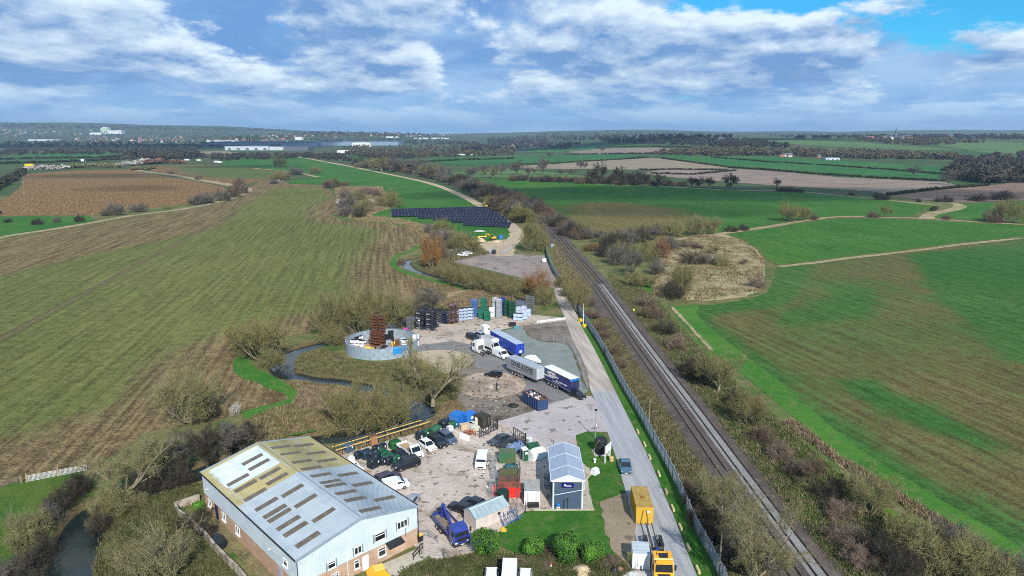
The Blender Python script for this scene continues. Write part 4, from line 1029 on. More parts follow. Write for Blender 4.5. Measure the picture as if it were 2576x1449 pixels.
def drum_tank(name, label, c, to, r, L, mat, ribs=3, group=None, feet=True, z0=0.0):
 p = at(*c); root = thing(name, label, 'tank', (p.x, p.y, z0), heading(c, to), group)
 prof = [(r * .55, -L / 2), (r * .92, -L / 2 + .12), (r, -L / 2 + .28)]
 for i in range(ribs):
  x = -L / 2 + .3 + (i + .5) * (L - .6) / ribs
  prof += [(r, x - .14), (r * 1.06, x - .08), (r * 1.06, x + .08), (r, x + .14)]
 prof += [(r, L / 2 - .28), (r * .92, L / 2 - .12), (r * .55, L / 2)]
 MB().lathe(prof, 18, T(0, 0, r + .12) @ XROT).build('shell', mat, root, True)
 MB().lathe([(.26, 0), (.26, .1), (.2, .14)], 14, T(L * .2, 0, 2 * r + .10)).build('filler_cap', m_black, root)
 if feet:
  for s in (-1, 1): MB().box((s * L * .3, 0, .1), (.25, r * 1.5, .2)).build('foot', m_black, root)
 return root
t_ = drum_tank('oil_tank', 'dark green horizontal oil tank with white stickers by the courtyard wall', (552, 1375), (568, 1396), .75, 2.5, m_blacktank)
for i, (dy, dz) in enumerate(((-.22, 1.1), (.22, 1.1), (-.22, .75), (.22, .75))): MB().box((1.19, dy, dz), (.03, .26, .2)).build('sticker', m_plate, t_)

# ================================================================== TANKS AND CONTAINERS
def vtank(label, c, r, h, mat, ribs=4, dome=.3, group=None, square=False, z=0.085, sticker=True, name='tank'):
 p = at(*c); root = thing(name, label, 'tank', (p.x, p.y, z), rnd.uniform(0, 6), group)
 prof = [(r * .97, 0), (r, .05)]
 for i in range(ribs):
  zz = (i + .5) * (h - dome) / ribs; prof += [(r, zz - .1), (r * 1.035, zz - .05), (r * 1.035, zz + .05), (r, zz + .1)]
 prof += [(r, h - dome), (r * .8, h - dome * .4), (r * .35, h - .06)]
 MB().lathe(prof, 20).build('shell', mat, root, True)
 MB().lathe([(.3, h - .12), (.3, h + .02), (.22, h + .06)], 14).build('lid', m_bluetank if mat is m_blacktank else mat, root, True)
 for i in range(8):
  a = i * math.pi / 4; MB().bar((r * .4 * math.cos(a), r * .4 * math.sin(a), h - .06), (r * .92 * math.cos(a), r * .92 * math.sin(a), h - dome * .75), .09).build('rib', mat, root)
 if sticker:
  a = -math.pi / 2 - root.rotation_euler.z + .4
  MB().box((r * 1.03 * math.cos(a), r * 1.03 * math.sin(a), h * .55), (.04, .3, .38), a).build('sticker', m_plate, root)
 return root
def boxtank(label, c, to, L, Wd, h, mat, group=None, z=0.085, sticker=True):
 p = at(*c); root = thing('oil_tank', label, 'tank', (p.x, p.y, z), heading(c, to), group)
 def ring(zz, k):
  x, y, b = L / 2 * k, Wd / 2 * k, .16
  return [(-x + b, -y, zz), (x - b, -y, zz), (x, -y + b, zz), (x, y - b, zz), (x - b, y, zz), (-x + b, y, zz), (-x, y - b, zz), (-x, -y + b, zz)]
 MB().loft([ring(0, .97), ring(.08, 1), ring(h * .30, 1), ring(h * .33, .965), ring(h * .38, .965), ring(h * .41, 1), ring(h * .78, 1), ring(h * .92, .9), ring(h, .72)]).build('shell', mat, root, True)
 n = max(2, int(L / .5))
 for i in range(n):
  x = -L / 2 + .25 + (i + .5) * (L - .5) / n
  MB().box((x, 0, h * .96), (.16, Wd * .72, .07)).build('rib', mat, root)
  for s in (-1, 1): MB().box((x, s * Wd / 2, h * .58), (.12, .05, h * .3)).build('rib', mat, root)
 MB().lathe([(.22, 0), (.22, .10), (.16, .13)], 12, T(L * .28, 0, h - .02)).build('filler_cap', m_bluetank if mat is m_blacktank else mat, root)
 if sticker: MB().box((L / 2 - .5, -Wd / 2 - .02, h * .58), (.28, .03, .36)).build('sticker', m_plate, root)
 return root
TO = lambda c, dx=20, dy=-9: (c[0] + dx, c[1] + dy)     # a picture point further along the yard's long axis
def tk(label, c, L, Wd, h, mat, to=None): return boxtank(label, c, to or TO(c), L, Wd, h, mat)
tk('slate blue oil tank raised beside the yellow pipes', (877, 1136), 1.7, 1.4, 1.5, m_bluetank)
tk('black oil tank behind the white builders bag', (902, 1153), 1.5, 1.1, 1.3, m_blacktank)
tk('dark blue oil tank behind the tallest black tank', (922, 1152), 1.8, 1.4, 1.5, M('inky blue plastic', (0.012, 0.030, 0.050), (0.02, 0.04, 0.06), 1.5, 0.4))
tk('small black oil tank under the yellow pipes', (946, 1136), 1.4, 1.0, 1.15, m_blacktank)
tk('black oil tank beside the pallet stack', (962, 1132), 1.6, 1.0, 1.2, m_blacktank)
for i, c in enumerate(((955, 1148), (966, 1154), (977, 1161))):
 tk(('green ribbed oil tank furthest from the warehouse in its row', 'green ribbed oil tank in the middle of its row', 'green ribbed oil tank nearest the black car in its row')[i], c, 2.5, .95, 1.25, m_greentank, (c[0] + 26, c[1] - 14))
tk('tallest black oil tank near the white planks', (940, 1175), 2.0, 1.5, 1.75, m_blacktank, (966, 1162))
vtank('round black tank with a grey lid standing behind the tallest tank', (946, 1161), .95, 1.85, m_blacktank, 3)
tk('small black oil tank right of the tallest black tank', (963, 1169), 1.1, 1.0, 1.25, m_blacktank, (985, 1158))
tk('glossy black oil tank with two white stickers', (982, 1167), 1.9, .95, 1.3, m_blacktank, (1004, 1156))
tk('green oil tank in front of the black open-top car', (996, 1163), 1.6, .9, 1.25, m_greentank, (1018, 1152))
tk('dark green box tank left of the white dropside truck', (994, 1127), 2.0, 1.6, 1.5, M('bottle green sheet', (0.010, 0.075, 0.018), (0.02, 0.09, 0.03), 1, 0.6), (1016, 1119))
vtank('round black water tank behind the white dropside truck', (1058, 1105), .95, 1.6, m_blacktank, 3)
tk('narrow green tank right of the round black tank', (1071, 1098), 1.2, 1.1, 1.35, m_greentank)
tk('pale-lidded green tank in the back row', (1096, 1091), 2.2, 1.7, 1.55, M('faded green plastic', (0.035, 0.12, 0.065), (0.02, 0.085, 0.05), 0.8, 0.5))
tk('black box tank left of the blue generator', (1118, 1077), 2.1, 1.7, 1.7, m_blacktank)
tk('dark green tank tucked against the blue generator', (1140, 1076), 1.5, 1.3, 1.3, m_greentank)
vtank('ribbed dark green water tank behind the tin shed', (1265, 1263), 1.0, 2.1, M('deep green tank', (0.008, 0.028, 0.022), (0.014, 0.036, 0.028), 1.2, 0.4), 5, .2, sticker=False)
vt = vtank('big black water tank with a pale hose on the lawn', (1511, 1139), 1.12, 2.9, m_black, 5, .35, z=.14, sticker=False)
MB().box((0, 0, -.045), (2.9, 2.9, .1), -vt.rotation_euler.z + .1).build('base_slab', m_pad, vt)
hose = smooth_path([(-.3, -.9, 2.75), (-.75, -.9, 2.4), (-1.0, -.65, 1.6), (-1.22, -.5, .8), (-1.3, -.6, .1)], 4)
hm = MB(); Rz = Matrix.Rotation(-vt.rotation_euler.z, 3, 'Z')
for a, b in zip(hose[:-1], hose[1:]): hm.bar(Rz @ Vector(a), Rz @ Vector(b), .07, None, 6)
hm.build('hose', M('pale hose', (0.4, 0.36, 0.3), (0.3, 0.27, 0.22), 3, 0.6), vt)

def ibc(label, c, rz=None, cage_only=False, group=None, z=0.085, to=None, h=1.15):
 p = at(*c); root = thing('bulk_container', label, 'container', (p.x, p.y, z), heading(c, to) if to else (rz or U_ANG), group)
 if not cage_only: MB().box((0, 0, .15 + h / 2 - .05), (1.08, .92, h - .15), taper=(.97, .97)).build('bottle', m_whiteplas, root); MB().lathe([(.11, 0), (.11, .06)], 10, T(0, 0, h + .02)).build('cap', m_blue, root)
 cg = MB()
 for zz in np.linspace(.2, h, 5):
  for s in (-1, 1): cg.bar((-.58, s * .5, zz), (.58, s * .5, zz), .03); cg.bar((s * .58, -.5, zz), (s * .58, .5, zz), .03)
 for x in np.linspace(-.58, .58, 6):
  for s in (-1, 1): cg.bar((x, s * .5, .12), (x, s * .5, h), .025)
 for y in np.linspace(-.5, .5, 5):
  for s in (-1, 1): cg.bar((s * .58, y, .12), (s * .58, y, h), .025)
 cg.build('cage', m_galv, root)
 pl = MB()
 for x in (-.5, 0, .5): pl.box((x, 0, .06), (.14, 1.0, .12))
 pl.build('pallet', m_galv if cage_only else m_wood, root)
 return root
ibc('white bulk container in a wire cage left of the cream rubble pile', (1132, 1087))
ibc('white bulk container standing beside the right gate leaf', (1331, 1117))
m_corr = {}
def container(label, c, to, L, Wd, h, mat, name='container', cat='container', roofmat=None, z=0.085, ribs=True, group=None, doors=True, centre=True):
 p = at(*c); root = thing(name, label, cat, (p.x, p.y, z), heading(c, to), group)
 MB().box((0, 0, h / 2 + .06), (L - .1, Wd - .1, h - .12)).build('shell', mat, root)
 fr = MB()
 for sx in (-1, 1):
  for sy in (-1, 1): fr.box((sx * (L / 2 - .06), sy * (Wd / 2 - .06), h / 2), (.125, .125, h - .02))
  for zz in (.08, h - .08): fr.box((sx * (L / 2 - .06), 0, zz), (.12, Wd - .26, .14))
 for sy in (-1, 1):
  for zz in (.08, h - .08): fr.box((0, sy * (Wd / 2 - .06), zz), (L - .26, .12, .14))
 fr.build('frame', mat, root)
 if ribs:
  n = int(L / .28)
  for sy in (-1, 1):
   r_ = MB()
   for i in range(n): r_.box((-L / 2 + .2 + (i + .5) * (L - .4) / n, sy * (Wd / 2 - .045), h / 2), (.14, .05, h - .34))
   r_.build('side_sheet', mat, root)
  e_ = MB(); k = max(3, int(Wd / .28))
  for i in range(k): e_.box((-L / 2 + .045, -Wd / 2 + .2 + (i + .5) * (Wd - .4) / k, h / 2), (.05, .13, h - .34))
  e_.build('end_sheet', mat, root)
 if doors:
  for s in (-1, 1):
   d = MB().box((L / 2 - .03, s * Wd / 4 * .94, h / 2), (.05, Wd / 2 - .16, h - .32)).build('door', mat, root)
   for k in (.2, -.2): MB().bar((L / 2 + .02, s * Wd / 4 + k * Wd / 4, .25), (L / 2 + .02, s * Wd / 4 + k * Wd / 4, h - .25), .04, None, 6).build('lock_rod', m_galv, d)
 MB().box((0, 0, h + .012), (L - .04, Wd - .04, .03)).build('roof', roofmat or mat, root)
 return root
container('white steel store with grey flat roof left of the dark office', (1338, 1256), (1339, 1300), 3.9, 2.45, 2.4, M('white store sheet', (0.72, 0.73, 0.72), (0.6, 0.6, 0.58), 0.9, 0.6), 'store_unit', roofmat=M('lichened felt roof', (0.34, 0.34, 0.32), (0.26, 0.26, 0.24), 1.2, 0.9))
container('small white steel container beside the orange lorry cab', (1610, 1417), (1617, 1470), 2.9, 2.35, 2.3, M('white container sheet', (0.70, 0.73, 0.75), (0.58, 0.60, 0.62), 0.9, 0.55), roofmat=M('ribbed grey roof', (0.5, 0.55, 0.58), (0.35, 0.4, 0.42), 0.8, 0.6, stretch=(6, .2, 1)))
container('olive black container beside the left gate leaf', (1214, 1070), (1230, 1078), 2.7, 2.2, 2.2, M('olive black sheet', (0.030, 0.028, 0.018), (0.05, 0.045, 0.03), 1, 0.7), ribs=False)
gen = container('bright blue generator housing with grey louvred doors', (1150, 1068), (1138, 1076), 2.6, 2.2, 2.4, m_blue, 'generator', 'generator', ribs=False)
for i in range(3): MB().box((1.26, -.62 + i * .62, 1.2), (.06, .52, 1.5)).build('louvre_door', M('grey louvre', (0.22, 0.28, 0.34), (0.16, 0.2, 0.25), 2, 0.6, stretch=(1, 1, 12)), gen)
g2 = container('bright blue generator housing with a white label beside the cream rubble', (1180, 1064), (1200, 1057), 2.7, 1.9, 2.1, m_blue, 'generator', 'generator', ribs=False, doors=False)
MB().box((.1, -.92, 1.35), (.7, .04, .5)).build('sign', m_plate, g2)
def skip(label, c, to, L, Wd, h, mat, lid=None, z=.085):
 p = at(*c); root = thing('skip', label, 'skip', (p.x, p.y, z), heading(c, to))
 b = MB().box((0, 0, h / 2), (L, Wd, h), taper=(1.04, 1.0)).build('body', mat, root)
 for i in range(7): MB().box((-L / 2 + .25 + i * (L - .5) / 6, -Wd / 2 - .03, h * .5), (.1, .08, h * .8)).build('rib', mat, root)
 MB().box((0, 0, h + .03), (L * 1.05, Wd * 1.02, .1)).build('lid', lid or mat, root)
 for s in (-.5, .5): MB().box((s * L * .6, 0, h + .1), (.3, Wd * .55, .05)).build('lid_hatch', lid or mat, root)
 return root
skip('mossy green lidded skip behind the brown one', (1283, 1203), (1302, 1203), 3.4, 1.5, 1.35, m_moss, M('mossy lid', (0.07, 0.095, 0.035), (0.12, 0.095, 0.06), 0.8, 0.9))
skip('rust brown lidded skip between the green and red skips', (1281, 1224), (1300, 1224), 3.4, 1.7, 1.45, m_brownlid)
skip('bright red skip with a rusted lid', (1281, 1246), (1300, 1246), 3.5, 1.75, 1.75, m_red, M('rust red lid', (0.28, 0.07, 0.04), (0.12, 0.05, 0.03), 0.7, 0.85))
container('green steel container with a stained roof in the skip row', (1276, 1160), (1296, 1160), 3.0, 2.1, 1.9, M('stained green steel', (0.03, 0.13, 0.06), (0.08, 0.11, 0.05), 0.6, 0.7), roofmat=M('stained green roof', (0.06, 0.13, 0.07), (0.14, 0.12, 0.07), 0.6, 0.8), doors=False)
drum_tank('fuel_tank', 'teal horizontal tank lying between the green container and mossy skip', (1286, 1183), (1306, 1183), .55, 2.3, M('teal steel', (0.012, 0.085, 0.085), (0.02, 0.06, 0.06), 1, 0.5))
for i, c in enumerate(((1242, 1166), (1240, 1184), (1244, 1203), (1238, 1224), (1237, 1247))):
 ibc(('furthest', 'second furthest', 'middle', 'second nearest', 'nearest')[i] + ' galvanised cage in the line left of the skips', c, R(8 * i), True, to=(c[0] + 3, c[1] - 20))
lad = thing('ladder', 'red steel step ladder leaning at the red skip', 'ladder', ground_at(1246, 1262), R(100))
for s in (-.25, .25): MB().bar((0, s, 0), (1.6, s, 2.0), .06).build('stile', m_red, lad)
for i in range(7): MB().bar((.2 + i * .2, -.25, .25 + i * .25), (.2 + i * .2, .25, .25 + i * .25), .05).build('rung', m_red, lad)
ibc('grey wire cage standing in shade by the office wall', (1377, 1226), R(92), True)
ibc('black wire cage behind the grey one by the office wall', (1376, 1205), R(90), True)
bb = thing('storage_box', 'low black storage box in front of the white steel store', 'box', ground_at(1342, 1276), R(2))
MB().box((0, 0, .28), (1.7, .6, .55)).build('body', m_black, bb); MB().box((0, 0, .59), (1.78, .68, .08)).build('lid', m_black, bb)
tl = thing('portable_toilet', 'green and white portable toilet behind the office fence', 'toilet', ground_at(1320, 1158), R(20))
MB().box((0, 0, 1.05), (1.1, 1.1, 2.1)).build('cabin', m_greentank, tl)
MB().prism([(-.58, -.0), (.58, 0), (.42, .22), (-.42, .22)], -.58, .58, T(0, 0, 2.1) @ Matrix.Rotation(R(90), 4, 'X')).build('roof', m_whiteplas, tl)
dr = MB().box((.1, -.57, 1.0), (.72, .05, 1.85)).build('door', m_greentank, tl)
MB().box((.1, -.605, 1.55), (.42, .03, .42)).build('panel', m_whiteplas, dr)
for s in (-.55, .55): MB().box((s, -.55, 1.05), (.06, .06, 2.1)).build('corner_post', m_whiteplas, tl)
wt_ = thing('sheeted_load', 'white sheeted load with rounded top beside the portable toilet', 'tarpaulin', ground_at(1350, 1152), R(38))
prof = [(-1.05, 0), (-1.1, .9), (-.85, 1.5), (-.35, 1.85), (.35, 1.85), (.85, 1.5), (1.1, .9), (1.05, 0)]
MB().loft([[(x, y * .92, z * .9) for y, z in prof] if abs(x) > 1 else [(x, y, z + .04 * math.sin(x * 9)) for y, z in prof] for x in (-1.5, -1.25, -.6, 0, .6, 1.25, 1.5)]).build('sheet', m_whiteplas, wt_, True)
MB().box((0, 0, .04), (2.9, 2.1, .1)).build('pallet', m_wood, wt_)
bt = drum_tank('tanker', 'faded blue tank body with a hatch beside the dark parked cars', (1294, 1140), (1318, 1128), .95, 3.6, M('faded blue steel', (0.105, 0.170, 0.300), (0.16, 0.20, 0.28), 0.8, 0.6), 2)
MB().box((-1.3, 0, 2.15), (.6, .6, .25)).build('hatch', m_galv, bt)
gb = thing('lidded_bin', 'flat-lidded green steel bin behind the white sheeted load', 'bin', ground_at(1341, 1131), U_ANG * .4)
MB().box((0, 0, .5), (2.1, 1.3, 1.0)).build('body', m_greentank, gb); MB().box((0, 0, 1.04), (2.2, 1.4, .1)).build('lid', M('green lid', (0.02, 0.11, 0.05), (0.015, 0.08, 0.04), 1, 0.5), gb)

# ================================================================== OFFICE
def office():
 a, b = at(1390.5, 1280.5), at(1466.8, 1280.5)
 cx, y0 = (a.x + b.x) / 2, a.y; w = (b.x - a.x) / 2; D_, E, RG = 11.6, 4.75, 5.65
 root = thing('office_cabin', 'dark slate-clad two-storey office cabin with pale roof and blue sign', 'office', (cx, y0 + D_ / 2, .05), R(-.6))
 mcl = M('slate blue cladding board', (0.055, 0.085, 0.130), (0.045, 0.07, 0.11), 1.5, 0.6)
 mtr = M('pale office trim', (0.56, 0.62, 0.70), (0.5, 0.56, 0.63), 1.5, 0.5)
 mrf = M('pale blue roof sheet', (0.315, 0.365, 0.450), (0.265, 0.315, 0.395), 0.6, 0.6, stretch=(8, .6, 1))
 hy = D_ / 2
 MB().box((0, 0, E / 2), (2 * w - .16, D_ - .16, E)).build('core_wall', mcl, root)
 nb = 26
 for i in range(nb):
  z = (i + .5) * (E - .25) / nb; hgt = (E - .25) / nb
  MB().box((0, -hy + .05, z), (2 * w - .5, .07, hgt - .015), rx=R(-7)).build('board', mcl, root)
 sd = MB()
 for s in (-1, 1):
  for i in range(nb): sd.box((s * (w - .05), 0, (i + .5) * (E - .25) / nb), (.06, D_ - .5, (E - .25) / nb - .02), ry=R(7 * s))
 tag(sd.build('side_boards', mcl, root), kind='stuff')
 for s in (-1, 1):
  MB().box((s * (w - .12), -hy + .0, E / 2 - .05), (.24, .20, E - .1)).build('corner_trim', mtr, root)
 g = MB().prism([(-w - .05, 0), (w + .05, 0), (0, RG - E)], 0, .16, T(0, -hy + .07, E) @ Matrix.Rotation(R(90), 4, 'X')).build('gable', mtr, root)
 for s in (-.32, .32): MB().prism([(-.2, .12), (.2, .12), (.06, -.5), (-.06, -.5)], 0, .1, T(s, -hy - .1, E + .42) @ Matrix.Rotation(R(90), 4, 'X')).build('bracket', m_white, g)
 MB().box((0, -hy - .06, E - .02), (2 * w + .2, .14, .22)).build('fascia', m_white, root)
 for s in (-1, 1):
  p = [(0, RG + .05), (s * (w + .22), E - .04), (s * (w + .22), E + .04), (0, RG + .14)]
  MB().prism(p, -hy - .12, hy + .12, Matrix.Rotation(R(90), 4, 'X')).build('roof_slope', mrf, root)
  MB().bar((s * .0, -hy - .16, RG + .10), (s * (w + .24), -hy - .16, E), .09, .17).build('bargeboard', m_white, root)
  for yy in (-hy + 3.2, -hy + 7.4, hy - .1):
   MB().bar((0, yy, RG + .165), (s * (w + .22), yy, E + .055), .13, .04).build('roof_seam', mtr, root)
  MB().box((s * (w + .3), 0, E + .0), (.12, D_ + .2, .12)).build('gutter', mtr, root)
 MB().bar((w + .16, -hy - .12, E - .4), (w + .16, -hy - .12, E - 1.45), .1, None, 8).build('downpipe', mtr, root)
 MB().bar((w + .1, -hy - .12, 3.35), (-w + .1, -hy - .12, 2.35), .11, None, 8).build('downpipe', mtr, root)
 s_ = MB().box((-.05, -hy - .08, 4.05), (1.85, .08, .78)).build('sign', M('navy sign', (0.010, 0.014, 0.110), (0.012, 0.018, 0.12), 2, 0.45), root)
 RX = T(0, -hy - .13, 0) @ Matrix.Rotation(R(90), 4, 'X')
 text_part('Menzies', .30, m_plate, s_, RX @ T(.0, 4.06, 0), squeeze=1.05)
 mb = MB()
 for i in range(9): mb.box((-.28 + i * .095, -hy - .13, 3.88), (.07, .012, .07))
 tag(mb.build('small_print', m_plate, s_), kind='stuff')
 MB().box((-.46, -hy - .118, 4.07), (.26, .02, .30)).build('logo', m_plate, s_)
 return root
office()
hr = thing('handrail', 'black handrail in front of the office cabin', 'handrail', ground_at(1424, 1283), 0)
for x, h0 in ((-.35, 1.5), (.25, 1.9)): MB().bar((x, 0, 0), (x + .05, 0, h0), .07).build('post', m_blackmetal, hr)
MB().bar((-.35, 0, 1.5), (.3, 0, 1.95), .07).build('rail', m_blackmetal, hr)
bl = thing('barrel', 'white barrel with blue top and red logo at the office corner', 'barrel', ground_at(1404, 1283))
MB().lathe([(.28, 0), (.3, .05), (.3, .62)], 16).build('body', m_whiteplas, bl, True); MB().lathe([(.305, .62), (.305, .95), (.26, 1.0)], 16).build('top', m_blue, bl, True)
MB().lathe([(.12, 0), (.12, .03)], 12, T(.05, -.30, .4) @ Matrix.Rotation(R(90), 4, 'X')).build('logo', m_redred, bl)
edge = P2([(1318, 1285), (1495, 1284)]); e_ = thing('edging', 'pale concrete edging kerb along the front of the office', 'kerb', (*edge[0], 0))
dv = Vector((*edge[1], 0)) - Vector((*edge[0], 0)); MB().bar((0, 0, .12), dv + Vector((0, 0, .12)), .22, .2).build('kerb', m_pad, e_)

# ================================================================== TIN SHED
def shed():
 a, b = at(1197.8, 1336.8), at(1279, 1301.8)
 d = (b - a); L = d.length; an = math.atan2(d.y, d.x); n = Vector((-d.y, d.x, 0)).normalized(); Wd = 3.1
 c = (a + b) / 2 + n * Wd / 2
 root = thing('shed', 'pale boarded shed with a tin roof beside the laurel bush', 'shed', (c.x, c.y, .05), an)
 mb_ = M('pale shed board', (0.57, 0.50, 0.45), (0.49, 0.42, 0.37), 1.2, 0.85, stretch=(1, 1, .3))
 mt = M('tin roof sheet', (0.44, 0.52, 0.53), (0.32, 0.40, 0.41), 0.9, 0.45, 0.3, stretch=(2.5, .4, 1))
 E, RG = 2.0, 2.75
 nb = 12
 for i in range(nb): MB().box((-L / 2 + (i + .5) * L / nb, -Wd / 2, E / 2), (L / nb - .012, .06, E)).build('board', mb_, root)
 MB().box((0, Wd / 2, E / 2), (L, .06, E)).build('wall', mb_, root)
 for s in (-1, 1): MB().prism([(-Wd / 2, 0), (Wd / 2, 0), (Wd / 2, E), (0, RG), (-Wd / 2, E)], -.03, .03, T(s * L / 2, 0, 0) @ Matrix.Rotation(R(90), 4, 'Z') @ Matrix.Rotation(R(90), 4, 'X')).build('end_wall', mb_, root)
 ns = 8
 for s in (-1, 1):
  for i in range(ns):
   x0, x1 = -L / 2 - .15 + i * (L + .3) / ns, -L / 2 - .15 + (i + 1) * (L + .3) / ns - .01; dz = .02 * (i % 2)
   q = [(x0, 0, RG + .06 + dz), (x0, s * (Wd / 2 + .22), E - .03 + dz), (x1, s * (Wd / 2 + .22), E - .03 + dz), (x1, 0, RG + .06 + dz)]
   panel('roof_sheet', q if s < 0 else q[::-1], mt, root, .012)
 MB().box((0, 0, RG + .12), (L + .3, .3, .05)).build('ridge_cap', M('pale ridge tin', (0.6, 0.68, 0.68), (0.5, 0.58, 0.58), 2, 0.5), root)
 MB().box((L * .2, -Wd / 2 - .04, 1.35), (.5, .05, .42)).build('window', m_glass, root)
 MB().bar((-L / 2 + .0, -Wd / 2 - .06, 0), (-L / 2, -Wd / 2 - .06, E), .08).build('downpipe', m_plate, root)
shed()

# ================================================================== VEHICLES
def lorry_cab(root, mat, x0, w=1.25, h=2.9, z0=.55, d=2.2, screen=True, spoiler=True, trim=m_black):
 prof = [(x0 - d, z0), (x0, z0), (x0 + .02, z0 + .75), (x0 - .05, z0 + 1.0), (x0 - .38, z0 + h - .55), (x0 - .75, z0 + h - .12), (x0 - d, z0 + h)]
 cab = profile_solid(prof, w, mat, 'cab', root, .95, z0 + 1)
 panel('windscreen', [(x0 - .055, -w * .9, z0 + 1.08), (x0 - .055, w * .9, z0 + 1.08), (x0 - .33, w * .86, z0 + h - .72), (x0 - .33, -w * .86, z0 + h - .72)], m_glass, root, .03)
 for s in (-1, 1):
  q = [(x0 - .2, s * w * 1.0, z0 + 1.1), (x0 - 1.15, s * w * 1.0, z0 + 1.1), (x0 - 1.15, s * w * .972, z0 + h - .95), (x0 - .42, s * w * .972, z0 + h - .95)]
  panel('side_window', q if s > 0 else q[::-1], m_glass, root, .012)
  MB().box((x0 + .0, s * w * .76, z0 + .22), (.1, .42, .22)).build('headlight', m_lamp, root)
  MB().box((x0 - .12, s * (w + .18), z0 + 1.75), (.16, .24, .75)).build('mirror', trim, root)
 MB().box((x0 + .03, 0, z0 + .62), (.05, w * 1.3, .5)).build('grille', m_black, root)
 MB().box((x0 - .05, 0, z0 - .12), (.3, w * 2, .34)).build('bumper', trim, root)
 MB().box((x0 + .12, 0, z0 - .1), (.02, .5, .12)).build('number_plate', m_plate, root)
 return cab
def truck_chassis(root, x0, x1, z=.85):
 for s in (-.42, .42): MB().box(((x0 + x1) / 2, s, z), (x1 - x0, .1, .24)).build('chassis_rail', m_chassis, root)
def axle(root, x, w=1.05, r=.5, dual=True):
 for s in (-1, 1): wheel(root, x, s * (w - .05), r, .55 if dual else .32, M('pale steel rim', (0.5, 0.5, 0.5), (0.35, 0.35, 0.35), 3, 0.5))

def trailer(label, rear, front, z0, h, curtain, roof, end, name='trailer'):
 a, b = at(*rear, z0), at(*front, z0); d = (b - a); L = d.length; an = math.atan2(d.y, d.x)
 left = Vector((-d.y, d.x, 0)).normalized(); Wd = 2.55
 c = (a + b) / 2 + left * Wd / 2
 root = thing(name, label, 'trailer', (c.x, c.y, .06), an)
 w = Wd / 2; f = L / 2
 MB().box((0, 0, z0 + h / 2), (L - .2, Wd - .1, h - .1)).build('load_box', end, root)
 for s in (-1, 1):
  MB().box((0, s * (w - .035), z0 + h / 2), (L - .3, .05, h - .24)).build('curtain', curtain, root)
  MB().box((0, s * (w - .03), z0 + h - .07), (L, .09, .14)).build('cant_rail', end, root)
  MB().box((0, s * (w - .03), z0 + .03), (L, .09, .14)).build('side_rail', M('grey side rail', (0.3, 0.31, 0.33), (0.2, 0.2, 0.21), 2, 0.5), root)
  n = int(L / 1.2)
  for i in range(1, n): MB().box((-f + i * L / n, s * (w - .008), z0 + h / 2), (.05, .02, h - .3)).build('curtain_strap', curtain, root)
  MB().box((-.6, s * (w - .1), .55), (2.6, .06, .5)).build('side_guard', m_galv, root)
 nr = 13
 for i in range(nr): MB().box((-f + (i + .5) * L / nr, 0, z0 + h + .03 + .01 * (i % 2)), (L / nr - .02, Wd - .06, .06)).build('roof_panel', roof, root)
 for s in (-1, 1):
  MB().box((f - .03, s * w / 2, z0 + h / 2), (.06, w - .08, h - .2)).build('end_panel', end, root)
  MB().box((-f + .03, s * w / 2, z0 + h / 2), (.06, w - .08, h - .2)).build('rear_door', end, root)
 for s in (-.5, .5): MB().box((0, s, z0 - .22), (L - .6, .14, .36)).build('chassis_beam', m_chassis, root)
 for i in range(3): axle(root, -f + 2.3 + i * 1.25, 1.15, .5)
 for s in (-.8, .8): MB().box((f - 2.9, s, .5), (.14, .14, 1.0)).build('landing_leg', m_chassis, root)
 MB().box((-f - .02, 0, .6), (.1, Wd - .2, .2)).build('rear_bumper', m_chassis, root)
 return root, L
def side_text(root, txt, size, x, z, mat, y=-1.285, **k):
 return text_part(txt, size, mat, root, T(x, y, z) @ Matrix.Rotation(R(90), 4, 'X'), ext=.006, **k)
mgrey = M('silver grey curtain', (0.275, 0.280, 0.300), (0.235, 0.24, 0.26), 0.6, 0.5)
mgend = M('pale grey end', (0.44, 0.47, 0.51), (0.38, 0.41, 0.45), 0.8, 0.5)
tr, L1 = trailer('silver grey curtain-sided trailer lettered COLES & SONS', (1274.8, 925), (1349.8, 957.5), 1.15, 2.75, mgrey, M('grey trailer roof', (0.34, 0.38, 0.42), (0.29, 0.33, 0.37), 0.6, 0.6), mgend)
mtxt = M('dark grey lettering', (0.018, 0.02, 0.024), (0.025, 0.025, 0.03), 2, 0.6)
side_text(tr, 'COLES & SONS', 1.5, .1, 2.92, mtxt, squeeze=.84, bold=.022)
def print_line(root, x0, x1, z, h, mat, y=-1.29, seed=1):
 r = random.Random(seed); x = x0; mb = MB()
 while x < x1:
  w = r.uniform(.3, 1.0) * h
  if r.random() > .16: mb.box((x + w / 2, y, z + r.uniform(-.04, .04) * h), (w * .86, .012, h * r.uniform(.75, 1)))
  x += w
 return tag(mb.build('small_print', mat, root), kind='stuff')
print_line(tr, -4.6, 4.4, 1.98, .22, M('faint lettering', (0.16, 0.16, 0.17), (0.14, 0.14, 0.15), 2, 0.6))
print_line(tr, -.4, 4.4, 2.25, .2, M('faint lettering', (0.16, 0.16, 0.17)), seed=2)
tr2, L2 = trailer('navy curtain-sided trailer with a ribbed white roof', (1366.0, 950.6), (1433.7, 985.5), 1.15, 2.75, m_navy, M('ribbed white roof', (0.74, 0.73, 0.68), (0.66, 0.65, 0.6), 0.8, 0.6), paint('navy end panel', (0.008, 0.014, 0.070)))
MB().box((L2 / 2 + .012, 0, 3.62), (.03, 2.4, .5)).build('blue_band', paint('mid blue band', (0.012, 0.13, 0.42)), tr2)
sb = MB().box((-L2 * .16, -1.292, 3.0), (2.6, .02, 1.15)).build('sign_panel', m_plate, tr2)
